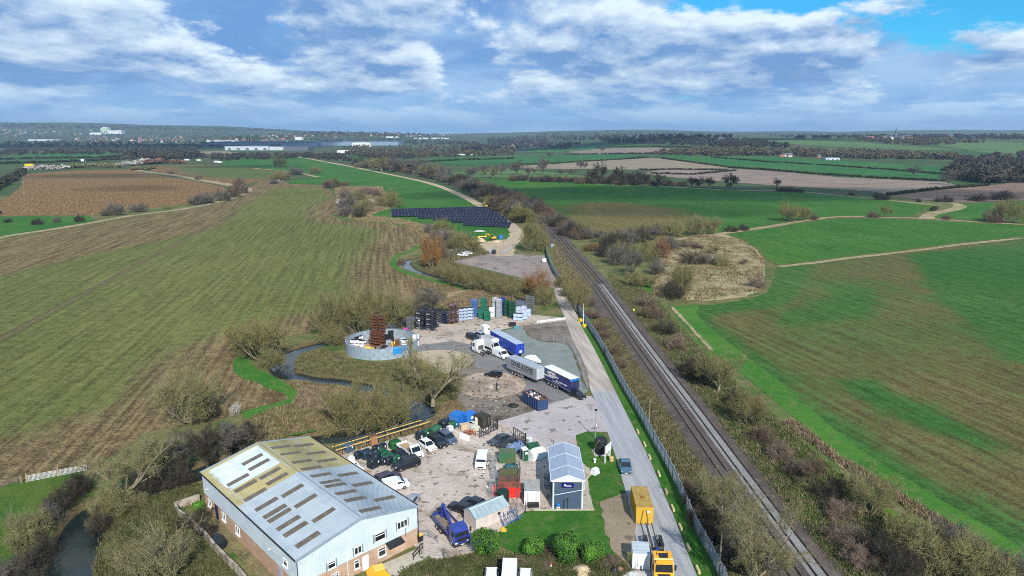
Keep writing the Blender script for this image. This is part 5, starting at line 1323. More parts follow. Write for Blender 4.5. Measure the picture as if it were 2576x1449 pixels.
print_line(sb, -L2 * .16 - 1.0, -L2 * .16 + 1.0, 3.0, .42, M('plum lettering', (0.25, 0.04, 0.12)), -1.31, 3)
print_line(tr2, -L2 * .16 - 2.3, -L2 * .16 - 1.4, 3.05, .45, m_plate, seed=4); print_line(tr2, -L2 * .16 + 1.4, -L2 * .16 + 2.2, 2.85, .45, m_plate, seed=5)
print_line(tr2, -4.9, -1.2, 2.25, .32, m_plate, seed=6); print_line(tr2, -.6, 4.0, 2.05, .34, m_plate, seed=7); print_line(tr2, -1.4, 1.6, 1.65, .16, m_plate, seed=8)
tr3, L3 = trailer('plain royal blue box trailer with a grey roof behind the white vans', (1233.3, 857.5), (1297.4, 894.0), 1.15, 2.85, m_royal, M('pale steel roof', (0.40, 0.46, 0.53), (0.34, 0.40, 0.47), 0.6, 0.55), m_royal)
MB().box((L3 / 2 + .015, .2, 1.9), (.03, .8, .6)).build('notice', m_plate, tr3)
TD = Vector(tr.location); TRZ = tr.rotation_euler.z
def along(c, dist): return None
def tow(c):      # a picture point ahead of c in the direction the trailers face
 p = at(*c) + Vector((math.cos(TRZ), math.sin(TRZ), 0)) * 4
 q = cam_px(p); return q
def cam_px(p):
 d = p - Vector((0, 0, CAM_H)); zc = d.y * CP - d.z * SP
 return (CX + FOC * d.x / zc, CY + FOC * (-(d.y * SP + d.z * CP)) / zc)

def tractor_unit():
 p = at(1213, 890); root = thing('tractor_unit', 'white tractor unit with a bare chassis parked by the vans', 'lorry', (p.x, p.y, .06), TRZ + math.pi)
 lorry_cab(root, m_white, 2.9, 1.25, 3.0, .6, 2.2)
 truck_chassis(root, -3.0, 1.0); axle(root, 1.6, 1.05, .5, False); axle(root, -1.5); 
 MB().lathe([(.5, 0), (.5, .08)], 14, T(-1.4, 0, 1.0)).build('fifth_wheel', m_chassis, root)
 for s in (-1, 1):
  MB().box((.2, s * .95, .75), (1.3, .5, .6)).build('fuel_tank', m_white, root)
  MB().box((-1.5, s * 1.0, 1.12), (1.4, .5, .06)).build('mudguard', m_galv, root)
 MB().box((.55, 0, 1.6), (.15, 1.6, 1.1)).build('catwalk', m_chassis, root)
tractor_unit()
def box_van(label, c, L=6.6, mat=m_white):
 p = at(*c); root = thing('box_van', label, 'van', (p.x, p.y, .06), TRZ)
 f = L / 2; w = 1.0
 prof = [(f - 2.2, .35), (f - .1, .32), (f, .5), (f - .05, .98), (f - .75, 1.25), (f - 1.45, 2.2), (f - 2.2, 2.25)]
 profile_solid(prof, w, mat, 'cab', root); van_cab_glass(root, f - .79, 1.3, f - 1.4, 2.12, w * .88)
 MB().box((-.95, 0, 1.95), (L - 1.9, 2.15, 2.5)).build('load_box', mat, root)
 MB().prism([(f - 1.95, 2.15), (f - 1.2, 2.35), (f - 1.05, 2.75), (f - 1.35, 3.15), (f - 1.95, 3.2)], -1.05, 1.05, Matrix.Rotation(R(90), 4, 'X')).build('luton_pod', mat, root)
 MB().box((-1.0, 0, 3.23), (L - 2.0, 2.1, .06)).build('roof', M('grey van roof', (0.36, 0.37, 0.36), (0.3, 0.31, 0.3), 1, 0.7), root)
 for s in (-1, 1):
  q = [(f - .98, s * .985, 1.25), (f - 1.95, s * .985, 1.25), (f - 1.95, s * .955, 2.0), (f - 1.45, s * .955, 2.0)]
  panel('side_window', q if s > 0 else q[::-1], m_glass, root, .012)
  MB().box((f - .02, s * .72, .85), (.14, .34, .16)).build('headlight', m_lamp, root)
  MB().box((f - 1.0, s * 1.12, 1.35), (.12, .2, .25)).build('mirror', m_black, root)
  for xw in (f - .95, -f + 1.4): wheel(root, xw, s * .9, .36)
 MB().box((f + .0, 0, .62), (.05, 1.1, .22)).build('grille', m_black, root)
box_van('white box van with an overcab pod beside the tractor unit', (1236, 878))
van(m_white, 'white panel van between the box van and the grey trailer', (1260, 899), tow((1260, 899)), 5.0, 1.95, 2.1)
m_carblack = paint('black car paint', (0.006, 0.007, 0.010), 0.22, .05); m_cargrey = paint('gunmetal car paint', (0.035, 0.042, 0.052), 0.25, .05)
m_carblue = paint('steel blue car paint', (0.060, 0.130, 0.200), 0.25, .05); m_carsilver = paint('silver car paint', (0.28, 0.31, 0.36), 0.25, .05); m_carnavy = paint('blue grey car paint', (0.065, 0.090, 0.140), 0.25, .05)
car('suv', m_carblack, 'black hatchback beside the silver car at the box van rear', (1189, 854), tow((1189, 854)))
car('estate', m_carsilver, 'silver car in front of the small white cabin', (1212, 850), tow((1212, 850)))
car('hatch', m_carblack, 'black car with its tailgate raised on the dirty concrete disc', (1241, 948), (1215, 944), tailgate=True, z=.16)
car('saloon', m_carblack, 'black saloon parked at the front of the navy trailer', (1451, 999), (1475, 1010))
car('coupe', m_carblue, 'blue car driving along the access road', (1573, 1180), (1578, 1215), 1.08)
SR = (20, 12)
car('suv', m_carblack, 'black off-road car with black wheels beside the green tanks', (1022, 1177), (985, 1188), 1.06)
car('coupe', m_carblack, 'black soft-top car behind the black off-road car', (1008, 1152), (1028, 1166))
car('hatch', m_white, 'white hatchback between the dropside truck and black estate', (1076, 1128), (1096, 1141))
car('estate', m_carblack, 'black estate car facing the yard next to the grey one', (1100, 1119), (1122, 1133), 1.03)
car('suv', m_carnavy, 'blue grey off-road car at the end of the parked row', (1125, 1110), (1146, 1123))
car('saloon', m_cargrey, 'dark grey saloon by the right gate leaf', (1259, 1114), (1233, 1123), 1.04)
car('saloon', m_carblack, 'black saloon squeezed beside the faded blue tank', (1281, 1124), (1255, 1134))
van(m_white, 'white people carrier van standing alone in the yard', (1212, 1170), (1206, 1196), 4.55, 1.92, 1.88, windows=True)
car('suv', M('dusky car paint', (0.05, 0.042, 0.06), (0.04, 0.034, 0.05), 1, 0.25, coat=.3), 'dusky estate car behind the small white van', (975, 1213), (1000, 1203))
van(m_white, 'small white van nosing out from behind the warehouse', (996, 1230), (1030, 1222), 4.3, 1.85, 1.85)
car('hatch', m_carsilver, 'silver blue car half hidden by the warehouse eaves', (1036, 1270), (1048, 1252))
car('hatch', m_carblack, 'black car behind the blue crane lorry', (1192, 1274), (1160, 1262))
car('hatch', m_carblack, 'black car half hidden by the blue lorry load bed', (1159, 1287), (1127, 1275))

def dropside():
 c, to = (1032, 1144), (1052, 1157); p = at(*c); root = thing('dropside_truck', 'white dropside truck with an open timber-floored bed', 'truck', (p.x, p.y, .085), heading(c, to))
 f = 3.1; w = 1.0
 prof = [(f - 2.0, .4), (f - .1, .36), (f, .55), (f - .05, 1.05), (f - .75, 1.32), (f - 1.35, 2.2), (f - 1.6, 2.32), (f - 2.0, 2.32)]
 profile_solid(prof, w, m_white, 'cab', root); van_cab_glass(root, f - .79, 1.36, f - 1.3, 2.12, w * .88)
 MB().box((-.95, 0, .95), (4.0, 2.1, .12)).build('bed_floor', m_wood, root)
 for s in (-1, 1):
  MB().box((-.95, s * 1.07, 1.18), (4.1, .05, .42)).build('side_board', m_white, root)
  q = [(f - .98, s * .985, 1.32), (f - 1.85, s * .985, 1.32), (f - 1.85, s * .955, 2.02), (f - 1.45, s * .955, 2.02)]
  panel('side_window', q if s > 0 else q[::-1], m_glass, root, .012)
  MB().box((f - .02, s * .72, .92), (.14, .34, .18)).build('headlight', m_lamp, root); MB().box((f - 1.0, s * 1.12, 1.4), (.12, .2, .25)).build('mirror', m_black, root)
  for xw in (f - .95, -f + 1.3): wheel(root, xw, s * .88, .37)
 MB().box((-2.98, 0, 1.18), (.05, 2.15, .42)).build('tail_board', m_white, root)
 MB().box((1.02, 0, 1.55), (.06, 2.1, 1.3)).build('headboard', m_black, root)
 for s in (-.4, .4): MB().box((-.9, s, .75), (4.2, .1, .2)).build('chassis_rail', m_chassis, root)
 MB().box((f + .0, 0, .7), (.05, 1.1, .24)).build('grille', m_black, root)
dropside()
def crane_lorry():
 a, b = at(1108, 1316), at(1160, 1376); d = b - a; p = (a + b) / 2
 root = thing('crane_lorry', 'blue flatbed lorry with a folded crane behind the warehouse corner', 'lorry', (p.x, p.y, .085), math.atan2(d.y, d.x))
 mbl = paint('deep blue lorry paint', (0.012, 0.030, 0.230), .3); L = max(7.6, d.length + .8); f = L / 2
 lorry_cab(root, mbl, f, 1.2, 2.25, .75, 1.9)
 truck_chassis(root, -f + .2, f - 1.5, .9); axle(root, f - 1.2, 1.05, .48, False); axle(root, -f + 1.9, 1.05, .48); axle(root, -f + 3.1, 1.05, .48)
 MB().box((-1.05, 0, 1.18), (L - 2.3, 2.35, .14)).build('bed_floor', M('worn bed floor', (0.24, 0.19, 0.14), (0.16, 0.12, 0.09), 1.2, 0.8), root)
 for s in (-1, 1):
  MB().box((-1.05, s * 1.2, 1.45), (L - 2.3, .06, .5)).build('side_board', mbl, root)
 MB().box((-f + .08, 0, 1.45), (.06, 2.35, .5)).build('tail_board', mbl, root)
 MB().box((f - 2.15, 0, 1.75), (.1, 2.35, 1.2)).build('headboard', mbl, root)
 MB().box((-f + .9, .2, 2.0), (.7, .7, 1.7)).build('crane_column', mbl, root)
 MB().bar((-f + .9, .1, 3.3), (f - 2.9, -.2, 2.0), .3, .34).build('crane_boom', mbl, root)
 MB().bar((-f + .9, .45, 3.2), (-f + .4, .45, 1.7), .22, .26).build('crane_jib', mbl, root)
 MB().box((-f + .9, -.4, 2.6), (.35, .5, .4)).build('crane_seat', m_black, root)
 ld = MB().box((-.9, .35, 1.42), (.9, .8, .35)).build('load', M('pink paper load', (0.6, 0.42, 0.34), (0.45, 0.3, 0.25), 2, 0.8), root)
 for s in (-1, 1): MB().bar((f - 2.1, s * 1.15, 1.2), (f - 2.1, s * 1.15, 2.6), .06).build('lamp_bar', mbl, root)
crane_lorry()
def orange_lorry():
 a, b = at(1622, 1300), at(1666, 1462); d = b - a
 an = math.atan2(d.y, d.x); p = b
 root = thing('hooklift_lorry', 'orange hooklift lorry with a bare chassis behind its cab', 'lorry', (p.x, p.y, .06), an)
 mo = paint('orange cab paint', (0.78, 0.36, 0.012), .3)
 lorry_cab(root, mo, .9, 1.25, 2.75, .75, 2.2)
 MB().box((.72, 0, 3.32), (.3, 2.1, .34)).build('sign_board', mo, root)
 MB().box((-.35, 0, 3.5), (.9, 1.1, .05), ry=R(4)).build('roof_hatch', m_glass, root)
 for s in (-.7, .7): MB().box((-.7, s, 3.56), (1.0, .1, .2)).build('air_deflector', mo, root)
 truck_chassis(root, -12.0, -.6, 1.0); axle(root, -.5, 1.1, .5, False); axle(root, -6.6); axle(root, -7.95)
 MB().bar((-1.8, 0, 1.4), (-4.6, 0, 1.75), .4, .4).build('hook_arm', paint('hook arm blue', (0.01, 0.025, 0.16), .4), root)
 MB().box((-2.2, 0, 1.35), (.3, 1.6, .3)).build('cross_member', m_chassis, root)
 MB().box((-5.5, 0, 1.2), (.3, 2.0, .2)).build('cross_member', m_chassis, root)
 for s in (-1, 1):
  MB().box((-3.0, s * 1.0, .85), (1.4, .45, .6)).build('fuel_tank', m_chassis, root)
  MB().box((-7.3, s * 1.05, 1.18), (2.6, .5, .06)).build('mudguard', m_black, root)
  MB().box((-7.6, s * .55, 1.3), (2.0, .12, .18)).build('roller_rail', m_chassis, root)
 q = at(1613, 1292)
 c2 = thing('roll_off_container', 'yellow ochre covered roll-off container standing on the road behind the lorry', 'container', (q.x, q.y, .06), an)
 my = metal_paint('ochre container', (0.52, 0.32, 0.035), (0.3, 0.18, 0.04)); L, Wd, h = 6.3, 2.5, 2.6
 MB().box((0, 0, h / 2 + .15), (L, Wd, h)).build('body', my, c2)
 for s in (-1, 1):
  for i in range(9): MB().box((-L / 2 + .4 + i * (L - .8) / 8, s * (Wd / 2 + .05), h / 2 + .1), (.12, .12, h - .3)).build('rib', my, c2)
  MB().box((0, s * .6, .08), (L, .14, .16)).build('skid', m_chassis, c2)
 MB().box((-.1, 0, h + .19), (L - .2, Wd + .06, .08)).build('lid', M('ochre lid', (0.38, 0.26, 0.065), (0.30, 0.19, 0.05), 0.7, 0.7), c2)
 MB().box((L / 2 - .02, 0, h + .02), (.14, Wd + .1, .34)).build('front_beam', my, c2)
 for s in (-1, 1): MB().bar((L / 2 + .08, s * .25, h - .2), (L / 2 + .08, s * .55, .2), .1).build('brace', M('brown brace', (0.25, 0.14, 0.03)), c2)
 for x in (.0, .45): MB().bar((x, -.3, h + .3), (x, .3, h + .3), .08).build('lifting_eye', m_rust, c2)
 for x in (.0, .45):
  for s in (-.25, .25): MB().bar((x, s, h + .2), (x, s, h + .45), .07).build('lifting_eye', m_rust, c2)
 MB().box((L / 2 + .06, .55, h - .45), (.03, .5, .35)).build('notice', m_plate, c2)
orange_lorry()
for lab, c, to, kk in (('white high-roof van cut by the bottom edge of the view', (1281, 1478), (1277, 1540), 'van'), ):
 van(m_white, lab, c, to, 5.4, 2.0, 2.5, z=.045)
car('hatch', m_white, 'white car roof at the bottom edge left of the white van', (1236, 1471), (1233, 1530), z=.045)
car('hatch', m_white, 'white car roof at the bottom edge right of the white van', (1321, 1473), (1318, 1530), z=.045)
# ================================================================== ROUND TANK
def ring_tank():
 y = at(954, 907).y + 9.65; r, h = 9.65, 3.0
 x = at(954, 890).x * 1.0
 root = thing('round_tank', 'open round panelled steel tank full of scrap and stillages', 'tank', (x, y, 0), 0)
 mp = [M('blue grey tank panel', (0.335, 0.405, 0.460), (0.27, 0.335, 0.39), 0.8, 0.5, 0.2), M('pale tank panel', (0.345, 0.415, 0.47), (0.275, 0.34, 0.395), 0.8, 0.5, 0.2)]
 n, rows = 26, 3
 mesh = {}
 for k in range(rows):
  for i in range(n):
   key = (k + i) % 2 if rnd.random() < .7 else rnd.randint(0, 1)
   if key not in mesh:
    mb = MB(); hh = h / rows - .02; a = math.pi / n - .004
    seg = []
    for t in (-a, 0, a): seg.append((math.sin(t), 1 - math.cos(t)))
    ring = lambda z: [(r * seg[0][0], -r * (1 - seg[0][1]), z), (r * seg[1][0], -r, z), (r * seg[2][0], -r * (1 - seg[2][1]), z), ((r - .08) * seg[2][0], -(r - .08) * (1 - seg[2][1]), z), (0, -r + .08, z), ((r - .08) * seg[0][0], -(r - .08) * (1 - seg[0][1]), z)]
    mb.loft([ring(0), ring(hh)]); o = mb.build('panel', mp[key], root); mesh[key] = o.data
   else: o = link(bpy.data.objects.new('panel', mesh[key]), root)
   o.location = (0, 0, k * h / rows + .01); o.rotation_euler = (0, 0, (i + .5 * (k % 2)) * 2 * math.pi / n)
 MB().lathe([(r - .14, h), (r + .05, h), (r + .05, h + .09), (r - .14, h + .09)], 52, cap=False).build('rim', mp[1], root)
 fl = [(x + (r - .2) * math.cos(a), y + (r - .2) * math.sin(a)) for a in np.linspace(0, 2 * math.pi, 41)[:-1]]
 MB().lathe([(r - .15, .0), (r - .15, .25)], 40).build('floor', M('stained tank floor', (0.28, 0.24, 0.20), (0.18, 0.15, 0.12), 0.4, 0.9), root)
 return x, y, r
RX_, RY_, RR_ = ring_tank()

# ================================================================== STACKED STILLAGES AND CRATES
def stillage_meshes(w, d, h, mat, load=None, wire=False):
 f = MB(); t = .09
 for sx in (-1, 1):
  for sy in (-1, 1): f.box((sx * (w / 2 - t / 2), sy * (d / 2 - t / 2), h / 2), (t, t, h))
  for z in (.07, h - .07) if not wire else (.05, h * .35, h * .65, h - .06): f.box((sx * (w / 2 - t / 2), 0, z), (t * .8, d - 2 * t, t))
 for sy in (-1, 1):
  for z in (.07, h - .07) if not wire else (.05, h * .35, h * .65, h - .06): f.box((0, sy * (d / 2 - t / 2), z), (w - 2 * t, t * .8, t))
 f.box((0, 0, .1), (w - t, d - t, .04))
 l = MB()
 if load:
  r = random.Random(hash((w, d, load)) & 255)
  for i in range(5):
   l.box((r.uniform(-.3, .3) * w, r.uniform(-.3, .3) * d, h * r.uniform(.25, .5)), (w * r.uniform(.2, .45), d * r.uniform(.25, .5), h * r.uniform(.25, .55)), r.uniform(-.5, .5))
 return f, l
PROTO = {}
def stillage(kind, name, label, group, loc, rz, w, d, h, mat, loadmat=None, wire=False):
 key = (kind, w, d, h)
 root = thing(name, label, 'stillage', loc, rz, group)
 if key not in PROTO:
  f, l = stillage_meshes(w, d, h, mat, loadmat.name if loadmat else None, wire)
  a = f.build('frame', mat, root); b = l.build('load', loadmat, root) if loadmat else None
  PROTO[key] = (a.data, b.data if b else None)
 else:
  a, b = PROTO[key]
  link(bpy.data.objects.new('frame', a), root)
  if b: link(bpy.data.objects.new('load', b), root)
 return root
def crate(kind, name, label, group, loc, rz, w, d, h, mat, lidmat=None):
 key = ('crate' + kind, w, d, h); root = thing(name, label, 'crate', loc, rz, group)
 if key not in PROTO:
  b = MB().box((0, 0, h / 2 + .05), (w - .1, d - .1, h - .16))
  for sx in (-1, 1):
   for sy in (-1, 1): b.box((sx * (w / 2 - .07), sy * (d / 2 - .07), h / 2), (.14, .14, h - .04))
  for sy in (-1, 1):
   for i in (-.25, .25): b.box((i * w, sy * (d / 2 - .03), h / 2), (.12, .06, h - .2))
  a = b.build('body', mat, root)
  l = MB().box((0, 0, h - .05), (w, d, .1)).build('rim', lidmat or mat, root)
  PROTO[key] = (a.data, l.data)
 else:
  for nm, me in zip(('body', 'rim'), PROTO[key]): link(bpy.data.objects.new(nm, me), root)
 return root
mS = {k: M(k + ' stillage', a, b, 2, 0.7) for k, a, b in (('rusty', (0.200, 0.070, 0.028), (0.10, 0.035, 0.018)), ('black', (0.016, 0.019, 0.030), (0.03, 0.033, 0.045)), ('brown', (0.125, 0.085, 0.065), (0.08, 0.05, 0.04)), ('navy', (0.02, 0.03, 0.075), (0.03, 0.04, 0.08)), ('blue', (0.045, 0.13, 0.33), (0.06, 0.17, 0.38)), ('grey', (0.16, 0.16, 0.175), (0.11, 0.11, 0.12)))}
mL = {k: M(k + ' scrap load', a, b, 3, 0.7) for k, a, b in (('pale', (0.5, 0.52, 0.55), (0.25, 0.26, 0.3)), ('dark', (0.03, 0.03, 0.035), (0.07, 0.065, 0.07)), ('rust', (0.15, 0.06, 0.03), (0.08, 0.04, 0.02)), ('pink', (0.4, 0.1, 0.25), (0.3, 0.25, 0.3)))}
ORD = ('lowest', 'second', 'third', 'fourth', 'fifth', 'sixth', 'seventh', 'eighth', 'ninth', 'tenth')
def nth(lab, k, col_=''):
 return '%s, %s from the ground%s' % (lab, ORD[k], ' ' + col_ if col_ else '') if k else '%s, lowest%s' % (lab, ' ' + col_ if col_ else '')
def stack(lab, grp, px, py, n, w, d, h, mk, load=None, rz=R(-20), wire=False, name='stillage', z0=.07, jit=.05, cn=''):
 p = at(px, py)
 for k in range(n):
  ld = mL[load[k % len(load)]] if load else None
  stillage(mk + (load[k % len(load)] if load else '') + ('w' if wire else ''), name, nth(lab, k, cn), grp, (p.x + rnd.uniform(-jit, jit), p.y + rnd.uniform(-jit, jit) + d / 2, z0 + k * h), rz + rnd.uniform(-.04, .04), w, d, h, mS[mk], ld, wire)
def cstack(lab, grp, px, py, n, w, d, h, mat, kind, lid=None, rz=R(-20), z0=.07, name='storage_crate', cn=''):
 p = at(px, py)
 for k in range(n): crate(kind, name, nth(lab, k, cn), grp, (p.x + rnd.uniform(-.04, .04), p.y + d / 2, z0 + k * h), rz + rnd.uniform(-.04, .04), w, d, h, mat, lid)
stack('grey wire stillage beside the magenta crate', 'wire stillages by the magenta crate', 1031, 832, 5, 1.7, 1.4, .80, 'grey', ['pale'], R(-25), True)
for px, py, cn in ((1057, 829, 'front left'), (1082, 832, 'front right'), (1066, 820, 'rear left'), (1091, 824, 'rear right')):
 stack('black stillage of pale scrap in the widest stack', 'black stillages of the widest stack', px, py, 8, 2.7, 1.5, .76, 'black', ['pale', 'dark'], R(-28), cn=cn)
stack('navy stillage left of the tall brown stacks', 'navy stillages', 1117, 815, 5, 2.6, 1.6, .80, 'navy', ['dark'], R(-22))
for px, py, cn in ((1135, 816, 'left'), (1146, 813, 'right')):
 stack('brown steel stillage in the tall pair of stacks', 'tall brown stillages', px, py, 8, 1.45, 1.5, .80, 'brown', ['rust', 'pink', 'dark'], R(-22), cn=cn)
m_paleblue = M('pale blue crate', (0.44, 0.53, 0.64), (0.36, 0.45, 0.56), 1.2, 0.6); m_crategrey = M('grey crate', (0.33, 0.34, 0.37), (0.24, 0.25, 0.28), 1.2, 0.6)
m_crateg = M('green crate', (0.012, 0.155, 0.085), (0.02, 0.11, 0.07), 0.9, 0.6); m_crated = M('bottle green crate', (0.008, 0.065, 0.035), (0.012, 0.05, 0.03), 0.9, 0.6); m_crateb = M('royal blue crate', (0.015, 0.04, 0.32), (0.02, 0.05, 0.26), 0.9, 0.6)
for px, py, cn in ((1161, 808, 'left'), (1172, 806, 'middle'), (1184, 805, 'right')):
 cstack('pale blue plastic crate in the four-high block', 'pale blue crates', px, py, 4, 1.35, 1.2, .98, m_paleblue, 'pale', m_black, cn=cn)
stack('bright blue steel stillage in the slim tall stack', 'slim blue stillages', 1194, 797, 8, 1.8, 1.2, .70, 'blue', ['pale'], R(-15), True)
for px, py, cn in ((1212, 803, 'left'), (1226, 808, 'right')): cstack('green crate in the lower green block', 'green crates below', px, py, 2, 1.7, 1.3, 1.45, m_crateg, 'green', cn=cn)
cstack('green crate high on the upper green column', 'green crates above', 1217, 800, 5, 1.6, 1.2, 1.25, m_crateg, 'greenup')
cstack('white crate standing right of the green block', 'white crates', 1238, 799, 2, 1.8, 1.3, 1.55, m_whiteplas, 'white')
for px, py, cn in ((1246, 797, 'left'), (1256, 801, 'right')): cstack('grey crate in the tallest crate column', 'tall grey crates', px, py, 4, 1.45, 1.5, 1.5, m_crategrey, 'grey', M('pale grey rim', (0.5, 0.51, 0.54), (0.42, 0.43, 0.45), 1, 0.6), cn=cn)
cstack('royal blue crate behind the grey column', 'royal blue crates', 1264, 794, 4, 1.2, 1.2, 1.45, m_crateb, 'blue')
for px, py, cn in ((1274, 797, 'left'), (1287, 801, 'right')): cstack('bottle green crate in the block right of the grey column', 'bottle green crates', px, py, 4, 1.5, 1.4, 1.32, m_crated, 'dkgreen', cn=cn)
for i, (px, py, n, mm) in enumerate(((1298, 807, 2, m_paleblue), (1310, 808, 2, m_paleblue), (1322, 805, 2, m_paleblue), (1305, 800, 3, m_paleblue), (1318, 798, 3, M('lilac crate', (0.50, 0.49, 0.66), (0.42, 0.41, 0.58), 1, 0.6)), (1330, 797, 2, m_paleblue))):
 cstack(('lilac' if i == 4 else 'sky blue') + ' crate in the jumble right of the stacks', 'low sky blue crates', px, py, n, 1.45, 1.2, 1.15, mm, 'sky%d' % i, m_black if i in (0, 1) else None, R(-10), cn=('front left', 'front middle', 'front right', 'rear left', 'rear middle', 'rear right')[i])
stack('dark wire stillage at the far right of the crates', 'dark wire stillages', 1334, 788, 7, 2.4, 1.6, .78, 'grey', ['dark'], R(-10), True)
c_ = crate('mag', 'storage_crate', 'small magenta crate beside the grey wire stillages', None, tuple(at(1020, 831)[:2]) + (.07,), .3, 1.5, 1.0, .7, M('magenta crate', (0.45, 0.07, 0.34), (0.35, 0.05, 0.27), 1, 0.6))
crate('blk', 'storage_crate', 'low black crate on the kerb line behind the blue trailer', None, tuple(at(1289, 821)[:2]) + (.07,), .2, 2.1, 1.4, 1.1, m_black)
crate('tq', 'storage_crate', 'turquoise open crate beside the low black crate', None, tuple(at(1298, 828)[:2]) + (.05,), .2, 1.2, 1.0, .8, M('turquoise crate', (0.06, 0.30, 0.36), (0.05, 0.24, 0.3), 1, 0.6))
for px, py, n, cn in ((944, 868, 10, 'left'), (953, 866, 9, 'middle'), (962, 869, 10, 'right'), (937, 872, 5, 'front left'), (949, 874, 5, 'front right')):
 stack('rusty stillage in the tank tower', 'rusty stillages of the tower', px, py, n, 1.5, 1.5, .82, 'rusty', ['rust', 'dark'], R(-8), z0=.26, cn=cn)
junk = [(890, 872, 2, 'w'), (901, 872, 2, 'w'), (912, 874, 2, 'w'), (884, 878, 1, 'g'), (896, 864, 2, 'k'), (905, 862, 2, 'w'), (924, 877, 1, 't'), (975, 868, 3, 'k'), (984, 866, 4, 'k'), (978, 874, 2, 'g'), (990, 873, 1, 'r'), (1000, 875, 1, 'r'), (1012, 868, 2, 's'), (1018, 872, 2, 'w'), (968, 880, 1, 'k'), (978, 884, 1, 'g'), (940, 884, 1, 'k'), (1003, 866, 1, 'r'), (912, 884, 1, 'p'), (990, 884, 1, 'p'), (1000, 882, 1, 'w'), (962, 886, 1, 'k')]
jm = {'w': m_whiteplas, 'g': m_crategrey, 'k': m_black, 't': m_wood, 'r': m_rust, 's': m_paleblue, 'p': M('pinkish scrap', (0.5, 0.4, 0.38), (0.35, 0.25, 0.25), 2, 0.8)}
jn = {'w': 'white', 'g': 'grey', 'k': 'black', 't': 'timber', 'r': 'rusty', 's': 'pale blue', 'p': 'pinkish'}
for i, (px, py, n, k) in enumerate(junk):
 for q in range(n):
  p = at(px, py); crate('j' + k, 'storage_crate', '%s crate or box dumped inside the round tank' % jn[k], '%s boxes inside the round tank' % jn[k], (p.x, p.y, .26 + q * .9), rnd.uniform(-.5, .5), 1.5, 1.1, .9, jm[k], m_black if k == 'w' and q == 0 else None)
o = thing('skip', 'yellow tipping skip lying inside the round tank', 'skip', tuple(at(931, 884)[:2]) + (.26,), -.35)
MB().box((0, 0, .45), (2.6, 1.2, .8), taper=(1.1, 1.2)).build('body', m_yellow, o); MB().box((0, 0, .9), (2.9, .2, .1)).build('rim', m_yellow, o)
o = thing('striped_barrier', 'yellow and black striped barrier drum inside the round tank', 'barrier', tuple(at(987, 874)[:2]) + (.26,))
for i in range(5): MB().box((-.6 + i * .3, 0, .75), (.29, .5, 1.5)).build('stripe', m_yellow if i % 2 == 0 else m_black, o)
o = thing('tarpaulin', 'bright blue tarpaulin hung over the rim of the round tank', 'tarpaulin', tuple(at(1024, 880)[:2]) + (0,))
V = []; nx, ny = 9, 7
for j in range(ny):
 for i in range(nx):
  a = math.radians(-62 + i * 2.9); rr = RR_ + (.10 if j < 5 else -.25 - .5 * (j - 5)) + .06 * math.sin(i * 1.7 + j)
  zz = 1.25 + j * .42 + (.35 if i > 5 and j < 2 else 0) if j < 5 else 3.13 - .02 * j
  V.append((RX_ + rr * math.cos(a) - o.location.x, RY_ + rr * math.sin(a) - o.location.y, zz))
F_ = [(j * nx + i, j * nx + i + 1, (j + 1) * nx + i + 1, (j + 1) * nx + i) for j in range(ny - 1) for i in range(nx - 1)]
mesh_np('sheet', V, F_, M('blue tarpaulin', (0.015, 0.24, 0.56), (0.012, 0.2, 0.48), 1, 0.5), o, True)

# ================================================================== UPPER YARD THINGS
def cabin(label, c, w, d, h, rz):
 p = at(*c); o = thing('site_cabin', label, 'cabin', (p.x, p.y, .06), rz)
 MB().box((0, 0, h / 2), (w, d, h)).build('shell', m_whiteplas, o); MB().prism([(-w / 2 - .06, 0), (w / 2 + .06, 0), (w * .3, .25), (-w * .3, .25)], -d / 2 - .06, d / 2 + .06, T(0, 0, h) @ Matrix.Rotation(R(90), 4, 'X')).build('roof', m_whiteplas, o)
 MB().box((-.2, -d / 2 - .02, h * .45), (.75, .05, h * .85)).build('door', M('pale door', (0.68, 0.7, 0.72)), o)
 MB().box((w / 2 + .01, 0, h * .62), (.04, .7, .6)).build('window', m_glass, o); MB().box((.65, -d / 2 - .02, h * .65), (.45, .05, .5)).build('window', m_glass, o)
cabin('small white site cabin with a pitched roof by the blue trailer', (1222, 840), 1.9, 1.7, 2.4, R(25))
cabin('blank white cabin beside the round tank', (1046, 868), 1.8, 1.6, 2.6, R(10))
def boat():
 p = at(1342, 912); o = thing('covered_boat', 'white covered boat behind the two parked trailers', 'boat', (p.x, p.y, .05), TRZ + .1)
 rings = []
 for x, w, z in ((-2.4, .95, 1.3), (-1.2, 1.1, 1.7), (.2, 1.1, 1.9), (1.4, .85, 1.35), (2.5, .25, 1.0)):
  rings.append([(x, -w, .95), (x, -w * .8, .5), (x, w * .8, .5), (x, w, .95), (x, w * .4, z), (x, -w * .4, z)])
 MB().loft(rings).build('cover', m_whiteplas, o)
 MB().box((0, 0, .4), (3.6, .9, .12)).build('trailer_frame', m_chassis, o)
 for s in (-1, 1): wheel(o, -.6, s * .9, .28)
boat()
